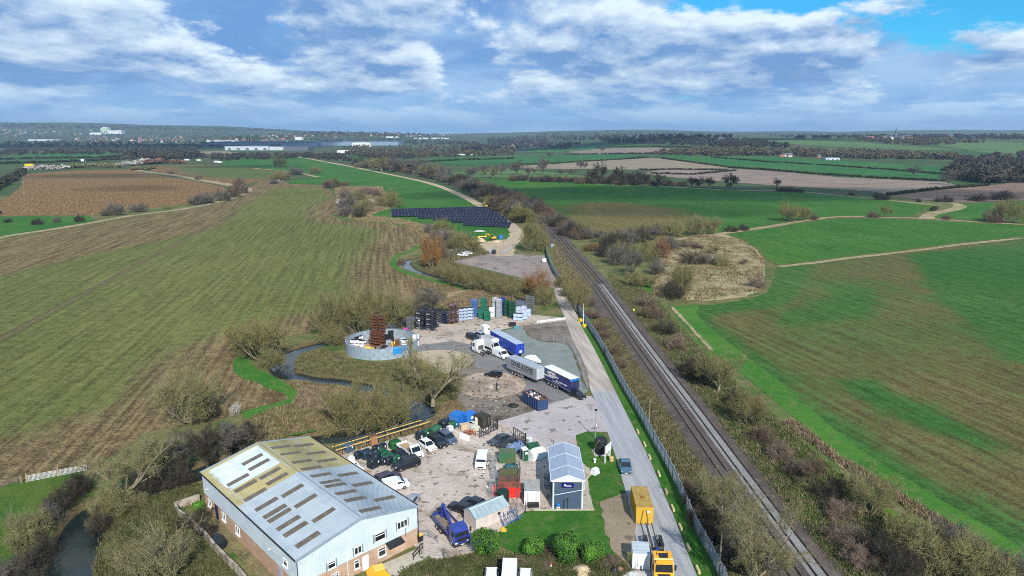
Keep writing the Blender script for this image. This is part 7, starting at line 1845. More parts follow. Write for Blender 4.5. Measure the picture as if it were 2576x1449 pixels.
heap('tyre_heap', 'dark heap at the left of the track bend', (1198, 612), 1.8, 1.0, m_black, seed=16, z=.1)
posts_fence('wire_fence', 'fence along the far side of the empty compound', P2([(1120, 642), (1140, 634), (1200, 630), (1235, 634)]), 3.5, 1.8, m_galv2, 4, .1)
posts_fence('palisade_gate', 'grey steel gate leaf swung open at the compound entrance', P2([(1232, 640), (1242, 630)]), .5, 2.2, m_galv2, 4, .08, 'gate'); posts_fence('palisade_gate', 'grey steel gate leaf on the right of the compound entrance', P2([(1262, 642), (1288, 628)]), .6, 2.2, m_galv2, 4, .08, 'gate')
o = thing('equipment_cabinet', 'grey trackside cabinet with a lamp beside the railway', 'cabinet', tuple(at(1388, 622)[:2]) + (.05,), .5); MB().box((0, 0, .8), (1.6, .9, 1.6)).build('body', m_galv2, o); MB().box((.4, -.6, 1.3), (.5, .2, .5)).build('lamp', m_plate, o); MB().bar((-3, 0, 1.9), (0, 0, 2.2), .1).build('arm', m_galv2, o)
o = thing('trackside_marker', 'small yellow marker post beside the right track', 'marker', tuple(at(1594, 788)[:2]) + (.02,)); MB().bar((0, 0, 0), (0, 0, 1.2), .1).build('post', m_galv, o); MB().box((0, -.05, 1.2), (.6, .05, .6)).build('plate', M('marker yellow', (0.75, 0.6, 0.05)), o)
for i, (a, b) in enumerate((((1693, 985), (1720, 1045)), ((1722, 1045), (1742, 1095)))):
 p, q = at(*a, .3), at(*b, .3); o = thing('spare_rail', ('far', 'near')[i] + ' rusty spare rail lying left of the tracks', 'rail', p); MB().bar((0, 0, 0), q - p, .14, .16).build('rail', m_rust, o)
# ================================================================== VEGETATION
def twig_mat(name, a, b, c=None, trans=0.15):
 if name in MATS: return MATS[name]
 t = NT(name)
 oi = t.n('ShaderNodeObjectInfo').outputs['Random']
 x = t.mix(oi, a, b)
 x = t.mix(t.noise(t.pos(False), 0.6, 3, 0.6, 0.35, 0.65), x, c or tuple(v * .62 for v in a))
 t.out(x, 0.9, 0, 0.08)
 MATS[name] = t.m
 return t.m
mv = {
 'olive': twig_mat('olive willow twigs', (0.235, 0.208, 0.08), (0.2, 0.182, 0.082), (0.13, 0.116, 0.048)),
 'lichen': twig_mat('lichened twigs', (0.255, 0.232, 0.098), (0.225, 0.205, 0.1), (0.15, 0.135, 0.066)),
 'grey': twig_mat('grey bare twigs', (0.18, 0.16, 0.132), (0.148, 0.134, 0.118), (0.092, 0.08, 0.066)),
 'dark': twig_mat('dark bare twigs', (0.076, 0.063, 0.045), (0.063, 0.056, 0.046), (0.040, 0.034, 0.025)),
 'brown': twig_mat('brown thorn twigs', (0.162, 0.109, 0.073), (0.183, 0.130, 0.094), (0.094, 0.068, 0.047)),
 'red': twig_mat('russet twigs', (0.261, 0.134, 0.064), (0.209, 0.116, 0.070), (0.128, 0.082, 0.046)),
 'orange': twig_mat('orange osier twigs', (0.344, 0.152, 0.036), (0.288, 0.136, 0.040), (0.160, 0.096, 0.036)),
 'pink': twig_mat('pinkish bramble stems', (0.256, 0.184, 0.147), (0.206, 0.152, 0.120), (0.131, 0.098, 0.071)),
 'far': twig_mat('distant winter trees', (0.063, 0.056, 0.043), (0.086, 0.072, 0.050), (0.040, 0.038, 0.032)),
 'faro': twig_mat('distant olive trees', (0.129, 0.114, 0.059), (0.109, 0.099, 0.059), (0.079, 0.069, 0.044)),
 'conifer': twig_mat('dark conifer', (0.016, 0.030, 0.016), (0.022, 0.036, 0.018), (0.010, 0.018, 0.010)),
 'hedge': twig_mat('field hedge', (0.060, 0.060, 0.030), (0.075, 0.066, 0.038), (0.035, 0.038, 0.02)),
 'blossom': twig_mat('white blossom', (0.62, 0.58, 0.55), (0.55, 0.50, 0.47), (0.38, 0.34, 0.30)),
 'laurel': twig_mat('laurel leaves', (0.095, 0.215, 0.030), (0.10, 0.22, 0.032), (0.045, 0.130, 0.020)),
 'straw': twig_mat('straw tufts', (0.297, 0.225, 0.126), (0.252, 0.198, 0.108), (0.171, 0.135, 0.072)),
 'tuft': twig_mat('green tufts', (0.085, 0.12, 0.034), (0.1, 0.125, 0.04), (0.06, 0.085, 0.025)),
 'dun': twig_mat('dun tufts', (0.165, 0.14, 0.075), (0.14, 0.125, 0.065), (0.1, 0.085, 0.045)),
}
m_bark = M('pale bark', (0.26, 0.225, 0.145), (0.17, 0.145, 0.09), 1.5, 0.95); m_barkd = M('dark bark', (0.11, 0.092, 0.068), (0.07, 0.058, 0.042), 1.5, 0.95)

class Plant:
 def __init__(s, seed): s.r = random.Random(seed); s.lv, s.lf, s.tv, s.tf = [], [], [], []
 def rv(s):
  r = s.r; return Vector((r.gauss(0, 1), r.gauss(0, 1), r.gauss(0, 1))).normalized()
 def tube(s, pts, r0, r1, n=4):
  m = len(pts); o = len(s.lv)
  for i, p in enumerate(pts):
   d = (pts[min(i + 1, m - 1)] - pts[max(i - 1, 0)]).normalized(); a = d.orthogonal().normalized(); b = d.cross(a); q = r0 + (r1 - r0) * i / (m - 1)
   for k in range(n):
    t = 2 * math.pi * k / n; s.lv.append(p + a * (q * math.cos(t)) + b * (q * math.sin(t)))
  for i in range(m - 1):
   for k in range(n): s.lf.append((o + i * n + k, o + i * n + (k + 1) % n, o + (i + 1) * n + (k + 1) % n, o + (i + 1) * n + k))
 def tri(s, p, d, w):
  a = d.cross(s.rv()); 
  if a.length < 1e-6: return
  a = a.normalized() * (w / 2); o = len(s.tv); s.tv += [p - a, p + a, p + d]; s.tf.append((o, o + 1, o + 2))
 def grow(s, p, d, L, r, lev, P):
  rr = s.r; pts = [p]; seg = 4; dirs = []
  for i in range(seg):
   d = (d + s.rv() * P['gnarl'] + Vector((0, 0, P['up'] * (1 if lev else .6)))).normalized(); p = p + d * (L / seg); pts.append(p); dirs.append(d)
  if r > .022: s.tube(pts, r, r * .55, 5 if r > .12 else 3)
  else:
   for i in range(seg): s.tri(pts[i], (pts[i + 1] - pts[i]) * 1.05, max(.03, r * 2))
  if lev == 0:
   for k in range(P['tw']):
    t = rr.uniform(.1, 1) * seg; i = min(int(t), seg - 1); q = pts[i].lerp(pts[i + 1], t - i)
    e = (dirs[i] * .7 + s.rv() * .75 + Vector((0, 0, P['tup']))).normalized() * (P['tl'] * rr.uniform(.5, 1.25)); s.tri(q, e, P['twd'])
    for z in range(P['sub']):
     q2 = q + e * rr.uniform(.25, .8); s.tri(q2, (e.normalized() * .6 + s.rv() * .8).normalized() * (P['tl'] * .5 * rr.uniform(.5, 1.2)), P['twd'] * .8)
   return
  nb = P['nb']
  for k in range(nb):
   t = seg * (.25 + .75 * (k + rr.random()) / nb); i = min(int(t), seg - 1); q = pts[i].lerp(pts[i + 1], t - i)
   e = (dirs[i] + s.rv() * P['spread']).normalized(); s.grow(q, e, L * rr.uniform(.5, .8) * P['shr'], r * .5, lev - 1, P)
  s.grow(pts[-1], d, L * .62, r * .55, lev - 1, P)
def build_plant(seed, stems, lean, L, r, lev, trunk=0.0, **P):
 D_ = dict(gnarl=.22, up=.05, tup=.1, nb=4, spread=.8, shr=1.0, tw=9, tl=1.1, twd=.035, sub=2); D_.update(P)
 pl = Plant(seed); rr = pl.r; base = Vector((0, 0, 0))
 if trunk:
  top = Vector((rr.uniform(-.3, .3), rr.uniform(-.3, .3), trunk)); pl.tube([base, top * .5 + Vector((.08, 0, 0)), top], r * 1.9, r * 1.4, 7); base = top
 for k in range(stems):
  a = 2 * math.pi * (k + rr.uniform(-.3, .3)) / stems; th = lean * rr.uniform(.35, 1.1)
  d = Vector((math.cos(a) * math.sin(th), math.sin(a) * math.sin(th), math.cos(th))); off = Vector((math.cos(a), math.sin(a), 0)) * (.25 if not trunk else .05)
  pl.grow(base + off, d, L * rr.uniform(.75, 1.15), r * rr.uniform(.7, 1.1), lev, D_)
 V = np.array([tuple(v) for v in pl.tv]) if pl.tv else np.zeros((1, 3))
 w = np.percentile(np.hypot(V[:, 0], V[:, 1]), 93) * 2; h = np.percentile(V[:, 2], 98)
 return pl, w, h
PLANTS = {}
def proto(kind):
 if kind in PLANTS: return PLANTS[kind]
 k, seed = kind[:-1], int(kind[-1])
 spec = {
  'willow': dict(stems=12, lean=1.1, L=3.8, r=.11, lev=2, trunk=0, nb=4, spread=.75, tw=12, tl=1.25, twd=.042, sub=2, up=.10, gnarl=.2),
  'crack': dict(stems=5, lean=1.0, L=5.2, r=.27, lev=3, trunk=1.2, nb=3, spread=.85, tw=11, tl=1.2, twd=.045, sub=3, up=.07, gnarl=.26, shr=.92),
  'bare': dict(stems=4, lean=.5, L=3.6, r=.16, lev=3, trunk=1.4, nb=3, spread=.8, tw=11, tl=1.0, twd=.04, sub=3, up=.06, gnarl=.25),
  'oak': dict(stems=5, lean=.8, L=3.4, r=.24, lev=3, trunk=2.2, nb=3, spread=.9, tw=8, tl=1.0, twd=.07, sub=2, up=.03, gnarl=.3),
  'bush': dict(stems=13, lean=1.15, L=1.7, r=.05, lev=2, trunk=0, nb=4, spread=.95, tw=7, tl=.75, twd=.038, sub=2, up=.06, gnarl=.3),
  'coppice': dict(stems=13, lean=.42, L=5.0, r=.075, lev=1, trunk=0, nb=10, spread=.5, tw=10, tl=1.0, twd=.034, sub=2, up=.08, gnarl=.1),
 }[k]
 pl, w, h = build_plant(seed * 17 + len(k), **spec)
 lm = bpy.data.meshes.new('trunk'); lm.from_pydata([tuple(v) for v in pl.lv], [], pl.lf) if pl.lv else None
 for p in lm.polygons: p.use_smooth = True
 tm = bpy.data.meshes.new('crown'); tm.from_pydata([tuple(v) for v in pl.tv], [], pl.tf)
 PLANTS[kind] = (lm, tm, w, h); return PLANTS[kind]
MESHV = {}
def matmesh(me, mat):
 k = (me.name, mat.name)
 if k not in MESHV:
  c = me.copy(); c.materials.clear(); c.materials.append(mat); MESHV[k] = c
 return MESHV[k]
def veg(kind, c, wpx, hpx, colr, label, group=None, name='tree', cat='tree', bark=None, metres=False):
 lm, tm, w, h = proto(kind); p = gp(*c); s = pxm(*c)
 W_, H_ = (wpx, hpx) if metres else (wpx * s, hpx * s * 1.06)
 o = thing(name, label, cat, (p.x, p.y, p.z - .05), rnd.uniform(0, 6.28), group); o.scale = (W_ / w, W_ / w, H_ / h)
 link(bpy.data.objects.new('trunk', matmesh(lm, bark or (m_bark if colr in ('olive', 'lichen', 'orange') else m_barkd))), o)
 link(bpy.data.objects.new('crown', matmesh(tm, mv[colr])), o)
 return o
V = veg
V('crack1', (312, 1252), 215, 140, 'lichen', 'large bare willow with pale spreading limbs on the near river bank')
for i, (x, y, w, h) in enumerate(((415, 1205, 120, 95), (470, 1190, 120, 100), (525, 1180, 120, 100), (575, 1160, 115, 95), (615, 1140, 90, 80), (380, 1190, 90, 80), (545, 1150, 110, 85))):
 V(('bare1', 'bare2', 'bare3')[i % 3], (x, y), w, h, 'grey' if i % 2 else 'dark', 'grey bare tree in the dense thicket behind the warehouse', 'thicket behind the warehouse')
V('willow1', (478, 1064), 165, 125, 'lichen', 'yellowish bare willow at the edge of the sown field')
V('bush1', (527, 1052), 60, 48, 'dark', 'dark bush right of the yellowish willow', None, 'bush', 'bush')
V('willow2', (655, 905), 150, 100, 'olive', 'olive willow on the outer bend of the river'); V('willow3', (630, 888), 90, 70, 'olive', 'smaller olive willow left of the river bend')
V('bush2', (690, 925), 70, 45, 'olive', 'olive bush leaning over the river bend', None, 'bush', 'bush')
for i, (x, y, w, h, l) in enumerate(((845, 838, 130, 95, 'left'), (905, 842, 130, 110, 'middle'), (965, 826, 120, 95, 'right'))): V(('willow1', 'willow3', 'willow2')[i], (x, y), w, h, 'olive', l + ' olive willow of the clump behind the round tank')
V('bush3', (835, 868), 75, 50, 'olive', 'olive bush left of the round tank', None, 'bush', 'bush'); V('bush1', (1000, 818), 60, 30, 'dark', 'dark bush between the willows and the magenta crate', None, 'bush', 'bush')
V('bare2', (1088, 792), 95, 66, 'grey', 'grey bare tree behind the black stillages'); V('willow2', (1040, 795), 70, 40, 'olive', 'low olive willow left of the grey bare tree')
V('crack2', (1089, 1021), 185, 150, 'lichen', 'tall bare willow forking from the river bank beside the discs')
V('willow3', (1010, 1035), 120, 75, 'lichen', 'drooping willow overhanging the river left of the tall willow')
V('willow1', (895, 1092), 165, 125, 'olive', 'big rounded olive willow in the river loop'); V('willow2', (980, 1080), 110, 85, 'olive', 'rounded olive willow right of the big one in the river loop')
V('bush1', (860, 1030), 70, 40, 'lichen', 'low bush on the inside of the river loop', None, 'bush', 'bush'); V('bush2', (1120, 985), 90, 45, 'olive', 'olive bush at the edge of the dirty disc', None, 'bush', 'bush')
V('bush3', (1060, 950), 80, 40, 'lichen', 'pale bush beside the clean tan disc', None, 'bush', 'bush')
wb = M('blossom twigs', (0.2, 0.16, 0.13))
V('bush2', (594, 1044), 26, 30, 'blossom', 'small white blossoming bush at the field edge', None, 'blossom_bush', 'bush')
for i, (x, y, w, h, c_) in enumerate(((175, 1262, 80, 55, 'dark'), (150, 1290, 70, 50, 'dark'), (205, 1235, 70, 45, 'dark'), (120, 1318, 75, 50, 'grey'), (95, 1345, 75, 55, 'lichen'), (60, 1375, 85, 60, 'lichen'), (110, 1400, 80, 50, 'dark'), (70, 1448, 110, 60, 'dark'), (20, 1462, 90, 55, 'grey'))):
 V(('bush1', 'bush2', 'bush3')[i % 3], (x, y), w, h, c_, 'tangled bush on the meadow side of the near river', 'bushes on the meadow side of the river', 'bush', 'bush')
for i, (x, y, w, h, c_) in enumerate(((265, 1300, 80, 60, 'lichen'), (250, 1335, 60, 40, 'dark'), (290, 1290, 70, 55, 'olive'), (370, 1235, 80, 50, 'dark'), (440, 1222, 90, 55, 'dark'), (345, 1275, 60, 40, 'lichen'))):
 V(('bush3', 'bush1', 'bush2')[i % 3], (x, y), w, h, c_, 'tangled bush on the warehouse side of the near river', 'bushes on the warehouse side of the river', 'bush', 'bush')
V('coppice1', (432, 1460), 165, 140, 'lichen', 'clump of tall thin stems at the bottom edge left of the wall'); V('coppice2', (360, 1455), 110, 95, 'lichen', 'lower clump of thin stems at the bottom edge')
V('coppice3', (300, 1440), 60, 80, 'lichen', 'thin sapling clump near the river at the bottom edge'); V('coppice2', (50, 1360), 70, 80, 'lichen', 'thin sapling clump in the meadow corner')
V('bush1', (490, 1322), 80, 40, 'dark', 'straggly dark bush inside the courtyard wall', None, 'bush', 'bush'); V('bush2', (520, 1345), 60, 30, 'dark', 'low dead bush in the courtyard', None, 'bush', 'bush'); V('bush3', (455, 1395), 110, 40, 'lichen', 'low bush outside the courtyard wall', None, 'bush', 'bush')
V('crack3', (1905, 1475), 240, 215, 'lichen', 'large lichened tree between the railway and fence at the bottom'); V('crack1', (1815, 1300), 150, 130, 'lichen', 'thin pale tree behind the palisade fence opposite the orange lorry')
for i, (x, y, w, h, c_) in enumerate(((1745, 1275, 60, 45, 'dark'), (1765, 1320, 70, 50, 'dark'), (1790, 1365, 70, 50, 'dark'), (1840, 1400, 80, 55, 'grey'), (1850, 1340, 80, 50, 'pink'), (1735, 1240, 50, 35, 'brown'))):
 V(('bush1', 'bush2', 'bush3')[i % 3], (x, y), w, h, c_, 'dark bramble bush behind the palisade fence', 'bramble bushes behind the fence', 'bush', 'bush')
V('crack2', (1808, 985), 120, 105, 'olive', 'olive spreading tree on the bank right of the railway'); V('willow3', (1885, 1068), 100, 85, 'olive', 'olive bushy tree below the spreading tree right of the railway')
V('willow1', (2188, 1294), 120, 100, 'lichen', 'lone bushy tree between the grass path and railway'); V('bare3', (2040, 1218), 85, 75, 'brown', 'brown thorn tree beside the grass path')
for i, (x, y, w, h, c_) in enumerate(((2265, 1372, 110, 80, 'lichen'), (2330, 1425, 140, 95, 'lichen'), (2410, 1445, 150, 95, 'lichen'), (2490, 1460, 140, 80, 'lichen'), (2255, 1450, 120, 80, 'dark'), (2395, 1385, 110, 70, 'grey'), (2200, 1395, 90, 60, 'dark'), (2550, 1470, 120, 70, 'grey'), (2330, 1380, 100, 60, 'dark'))):
 V(('bush1', 'bush2', 'bush3')[i % 3], (x, y), w, h, c_, 'bare thorn bush in the thicket at the lower right corner', 'thicket at the lower right', 'bush', 'bush')
for i, (x, y, w, h, c_) in enumerate(((1735, 935, 60, 35, 'dark'), (1760, 960, 70, 40, 'dark'), (1640, 800, 60, 30, 'brown'), (1625, 770, 55, 28, 'pink'), (1672, 840, 60, 30, 'dark'), (1700, 875, 60, 30, 'pink'), (1850, 1020, 60, 35, 'dark'), (1920, 1110, 70, 35, 'brown'), (1960, 1150, 70, 35, 'pink'), (2085, 1260, 80, 40, 'dark'), (2110, 1300, 80, 40, 'pink'), (2120, 1360, 90, 45, 'pink'), (2160, 1420, 100, 50, 'pink'), (2130, 1235, 60, 35, 'dark'), (2000, 1190, 60, 30, 'pink'))):
 V(('bush3', 'bush1', 'bush2')[i % 3], (x, y), w, h, c_, 'low scrub bush on the strip right of the railway', 'scrub right of the railway', 'bush', 'bush')
V('willow2', (1452, 785), 62, 72, 'olive', 'olive bush leaning on the palisade fence by the white pole', None, 'bush', 'bush'); V('bush1', (1428, 745), 50, 38, 'olive', 'olive bush at the fence above the white pole', None, 'bush', 'bush'); V('bush2', (1412, 720), 40, 30, 'olive', 'bush at the corner of the compound fence', None, 'bush', 'bush')
for i, (x, y) in enumerate(((1490, 800), (1505, 830), (1520, 852), (1540, 890), (1478, 770), (1560, 925))): V(('bush1', 'bush2', 'bush3')[i % 3], (x, y), 46, 20, 'brown', 'low brown bramble between the fence and the tracks', 'brambles beside the tracks', 'bush', 'bush')
V('willow1', (1085, 674), 56, 74, 'orange', 'orange osier willow standing left of the compound'); V('willow3', (1350, 745), 76, 62, 'orange', 'orange osier willow at the near corner of the compound')
for i, (x, y, w, h) in enumerate(((1140, 716, 64, 42), (1172, 723, 66, 46), (1208, 733, 70, 48), (1246, 742, 66, 42), (1285, 750, 60, 38), (1120, 692, 44, 30), (1372, 768, 56, 42))): V(('willow2', 'willow1', 'willow3')[i % 3], (x, y), w, h, 'olive', 'olive willow in the row along the near side of the compound', 'willows below the compound')
V('willow2', (1343, 632), 66, 74, 'olive', 'tall olive willow between the track bend and railway'); V('bush2', (1364, 630), 40, 34, 'olive', 'olive bush right of the tall willow', None, 'bush', 'bush')
V('bush1', (1112, 590), 52, 36, 'olive', 'round olive bush below the solar panels', None, 'bush', 'bush'); V('bush3', (1080, 588), 34, 24, 'grey', 'grey bush left of the round olive bush', None, 'bush', 'bush')
for i, (x, y, w, h, c_) in enumerate(((1150, 625, 60, 36, 'olive'), (1175, 615, 50, 28, 'lichen'), (1190, 630, 50, 26, 'olive'), (1130, 612, 46, 30, 'grey'), (1110, 650, 44, 36, 'brown'), (1075, 625, 40, 26, 'pink'), (1095, 605, 40, 26, 'pink'), (1010, 668, 24, 14, 'brown'))): V(('bush2', 'bush1', 'bush3')[i % 3], (x, y), w, h, c_, 'waterside bush between the solar panels and compound', 'waterside bushes by the compound', 'bush', 'bush')
for i, (x, y, w, h, c_) in enumerate(((836, 472, 54, 20, 'brown'), (868, 468, 26, 10, 'brown'), (872, 500, 44, 24, 'pink'), (900, 505, 50, 24, 'olive'), (925, 490, 50, 18, 'pink'), (950, 495, 30, 16, 'brown'), (880, 525, 60, 30, 'grey'), (915, 535, 60, 32, 'olive'), (870, 543, 50, 24, 'grey'), (905, 548, 34, 22, 'dark'), (978, 520, 70, 36, 'olive'), (852, 515, 16, 12, 'blossom'), (932, 512, 18, 10, 'blossom'), (885, 490, 16, 8, 'blossom'), (703, 419, 34, 24, 'olive'), (705, 452, 60, 20, 'olive'), (745, 440, 46, 18, 'grey'), (795, 436, 34, 16, 'olive'), (690, 462, 30, 10, 'grey'), (700, 460, 9, 8, 'blossom'))):
 V(('bush1', 'bush2', 'bush3')[i % 3], (x, y), w, h, c_, {'blossom': 'white blossoming bush in the scrub left of the solar panels'}.get(c_, '%s scrub bush left of the solar panels' % {'pink': 'pinkish', 'lichen': 'yellowish'}.get(c_, c_)), 'scrub left of the solar panels', 'bush', 'bush')
for i, (x, y, w, h, c_) in enumerate(((292, 542, 46, 30, 'grey'), (262, 543, 26, 14, 'grey'), (350, 533, 44, 20, 'grey'), (498, 515, 44, 24, 'grey'), (520, 512, 44, 26, 'grey'), (560, 505, 46, 26, 'grey'), (590, 496, 46, 30, 'brown'), (615, 487, 26, 28, 'brown'), (95, 565, 30, 14, 'dark'), (145, 560, 20, 14, 'grey'), (200, 558, 26, 16, 'dark'), (20, 560, 20, 10, 'dark'), (420, 525, 20, 8, 'lichen'), (600, 470, 30, 20, 'brown'), (500, 452, 22, 12, 'pink'), (430, 437, 20, 8, 'pink'))):
 V(('bush2', 'bush3', 'bush1')[i % 3], (x, y), w, h, c_, '%s bush on the dry strip between the brown and sown fields' % {'pink': 'pinkish', 'lichen': 'yellowish'}.get(c_, c_), 'bushes between the brown and sown fields', 'bush', 'bush')
def along_px(pts, n): 
 P_ = np.array(pts, float); t = np.linspace(0, len(P_) - 1, n); return [(float(np.interp(q, range(len(P_)), P_[:, 0])), float(np.interp(q, range(len(P_)), P_[:, 1]))) for q in t]
for i, (x, y) in enumerate(along_px([(900, 418), (960, 424), (1040, 436), (1120, 455), (1180, 480), (1230, 505), (1270, 528), (1300, 548), (1325, 562)], 44)):
 k = 1 + (y - 418) / 150; V(('bush1', 'bush2', 'bush3', 'bare2')[i % 4], (x + rnd.uniform(-6, 6), y + rnd.uniform(-2, 3)), rnd.uniform(26, 44) * k, rnd.uniform(12, 22) * k, ('grey', 'olive', 'brown', 'dark')[rnd.randint(0, 3)], 'lineside bush in the hedge left of the railway', 'hedge left of the railway', 'bush', 'bush')
for i, (x, y) in enumerate(along_px([(1150, 452), (1210, 470), (1262, 490), (1310, 508), (1350, 530), (1385, 556), (1420, 585), (1452, 600)], 30)):
 k = 1 + (y - 450) / 130; V(('bush3', 'bush1', 'bush2')[i % 3], (x + rnd.uniform(-4, 10), y + rnd.uniform(-2, 3)), rnd.uniform(20, 34) * k, rnd.uniform(11, 17) * k, ('grey', 'dark', 'brown')[rnd.randint(0, 2)], 'lineside bush in the hedge right of the railway', 'hedge right of the railway', 'bush', 'bush')
for i, (x, y, w, h) in enumerate(((960, 430, 60, 32), (1000, 434, 60, 34), (1040, 440, 60, 34), (1080, 446, 56, 32), (1120, 452, 50, 30), (1180, 452, 60, 30), (1240, 448, 50, 26), (990, 425, 50, 26), (1060, 432, 60, 28))): V(('bare1', 'bare2', 'bare3')[i % 3], (x, y), w, h, 'grey' if i % 3 else 'olive', 'bare grey tree in the belt where the railway curves away', 'trees where the railway curves away')
for i, (x, y, w, h, c_) in enumerate(((1480, 600, 50, 26, 'grey'), (1510, 612, 55, 30, 'grey'), (1540, 622, 60, 36, 'dark'), (1575, 618, 60, 40, 'grey'), (1610, 610, 60, 34, 'dark'), (1650, 605, 60, 30, 'grey'), (1490, 632, 46, 20, 'red'), (1520, 645, 50, 30, 'dark'), (1560, 665, 70, 46, 'grey'), (1590, 690, 80, 56, 'grey'), (1620, 655, 70, 44, 'olive'), (1660, 650, 60, 46, 'red'), (1685, 628, 60, 30, 'grey'), (1715, 745, 66, 76, 'olive'), (1690, 752, 60, 44, 'dark'), (1600, 720, 60, 34, 'olive'), (1735, 625, 70, 16, 'brown'), (1800, 642, 44, 24, 'olive'), (1740, 665, 60, 30, 'dark'), (1780, 665, 46, 24, 'grey'), (1815, 670, 44, 26, 'lichen'), (1870, 668, 30, 18, 'pink'), (1900, 725, 40, 28, 'pink'), (1650, 690, 50, 36, 'grey'), (1560, 640, 50, 30, 'olive'), (1640, 725, 40, 26, 'olive'))):
 V(('bush1', 'bare3', 'bush2', 'bush3')[i % 4] if h < 60 else 'willow1', (x, y), w, h, c_, {'red': 'russet', 'pink': 'pinkish', 'lichen': 'yellowish'}.get(c_, c_) + ' bush in the scrub on and around the mound', 'scrub around the mound', 'bush', 'bush')
for i, (x, y, w, h) in enumerate(((1752, 592, 60, 46), (1788, 590, 52, 42), (1690, 594, 60, 40), (1640, 590, 60, 34), (1600, 596, 50, 30))): V(('willow1', 'willow2', 'willow3')[i % 3], (x, y), w, h, 'lichen', 'pale willow at the far edge of the mound', 'willows beyond the mound')
V('willow3', (1985, 557), 58, 44, 'olive', 'larger of two rounded trees on the field boundary'); V('willow1', (2022, 555), 40, 32, 'olive', 'smaller of two rounded trees on the field boundary'); V('bush1', (2046, 553), 26, 14, 'brown', 'brown bush beside the two rounded trees', None, 'bush', 'bush')
V('bare1', (2226, 547), 34, 30, 'olive', 'small lone tree on the field boundary'); V('bush3', (2195, 547), 30, 14, 'brown', 'brown bush beside the small lone tree', None, 'bush', 'bush')
V('willow2', (2535, 560), 76, 52, 'olive', 'large willow at the right end of the field boundary'); V('bush2', (2495, 560), 46, 28, 'brown', 'bush left of the large willow', None, 'bush', 'bush'); V('bush1', (2380, 553), 22, 12, 'brown', 'small bush on the right field boundary', None, 'bush', 'bush')
for i, (x, y, w, h) in enumerate(((1840, 583, 34, 14), (1870, 580, 30, 14), (2208, 502, 30, 16), (2228, 503, 20, 10), (2350, 530, 20, 12), (2310, 508, 16, 8), (2360, 508, 18, 10), (2382, 508, 30, 14), (2460, 505, 60, 14), (2520, 503, 60, 20), (1985, 482, 50, 9), (1965, 481, 30, 9), (2010, 484, 26, 8), (2140, 492, 16, 8))): V(('bush1', 'bush2', 'bush3')[i % 3], (x, y), w, h, 'dark', 'dark field-edge bush beyond the wheat', 'field-edge bushes beyond the wheat', 'bush', 'bush')
for i, (x, y, w, h) in enumerate(((1490, 462, 30, 34), (1512, 462, 40, 52), (1556, 465, 44, 42), (1600, 466, 40, 32), (1620, 468, 40, 34), (1654, 469, 36, 30), (1740, 472, 34, 24), (1758, 473, 30, 26), (1782, 474, 36, 26), (1835, 477, 44, 36), (1954, 472, 22, 22), (1540, 466, 30, 26), (1576, 466, 34, 28))): V(('oak1', 'oak2', 'oak3')[i % 3], (x, y), w, h, 'dark', 'dark bare oak in the row across the middle distance', 'oaks across the middle distance')
for i in range(26):
 x = 1290 + i * 17; V(('bush1', 'bush2', 'bush3')[i % 3], (x, 455 + (x - 1290) * .031 + rnd.uniform(-3, 2)), rnd.uniform(22, 34), rnd.uniform(10, 18), ('brown', 'dark')[i % 2], 'hedge bush in the thick hedge below the oaks', 'hedge below the oaks', 'bush', 'bush')
for i, (x, y, w, h) in enumerate(((1215, 440, 40, 24), (1260, 440, 40, 28), (1300, 440, 40, 34), (1330, 442, 34, 22), (1365, 440, 30, 36), (1370, 422, 34, 24), (1410, 440, 26, 14), (1460, 424, 26, 18), (1472, 424, 22, 16), (1382, 396, 18, 14), (1515, 383, 16, 14), (2297, 442, 40, 24), (2385, 465, 44, 34), (1440, 440, 26, 14))): V(('bare1', 'bare2', 'oak2')[i % 3], (x, y), w, h, 'grey', 'scattered bare tree among the middle-distance meadows', 'scattered trees in the meadows')

def laurel(label, c, wpx, hpx, seed):
 p = at(*c); s = pxm(*c); w, h = wpx * s / 2, hpx * s * 1.0; r = random.Random(seed)
 o = thing('laurel_bush', label, 'bush', (p.x, p.y, .03), 0)
 V, F_ = [], []
 lumps = [(Vector((r.uniform(-.45, .45) * w, r.uniform(-.45, .45) * w, h * r.uniform(.3, .72))), r.uniform(.42, .62) * w) for _ in range(16)]
 for k in range(5200):
  c0, q = lumps[r.randrange(len(lumps))]; d = Vector((r.gauss(0, 1), r.gauss(0, 1), r.gauss(0, 1))).normalized(); e = q * r.uniform(.75, 1.04)
  pos = c0 + Vector((d.x * e, d.y * e, d.z * e * .85)); 
  if pos.z < .05: continue
  nrm = (d + Vector((r.gauss(0, .45), r.gauss(0, .45), r.gauss(0, .45)))).normalized(); a = nrm.orthogonal().normalized(); a = (Matrix.Rotation(r.uniform(0, 6.28), 3, nrm) @ a); b = nrm.cross(a)
  L_, W2 = r.uniform(.10, .19), r.uniform(.045, .08); i0 = len(V); V += [pos - a * L_, pos + b * W2, pos + a * L_, pos - b * W2]; F_.append((i0, i0 + 1, i0 + 2, i0 + 3))
 mesh_np('foliage', [tuple(v) for v in V], F_, mv['laurel'], o)
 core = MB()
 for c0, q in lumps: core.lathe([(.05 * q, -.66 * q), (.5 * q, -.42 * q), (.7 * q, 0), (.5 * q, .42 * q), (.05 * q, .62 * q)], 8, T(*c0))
 core.build('shaded_core', M('laurel shade', (0.012, 0.03, 0.008), (0.02, 0.035, 0.01)), o); MB().bar((0, 0, 0), (0, 0, h * .5), .2).build('stem', m_barkd, o)  # solid filler behind the leaves, coloured dark to stand for inner shade
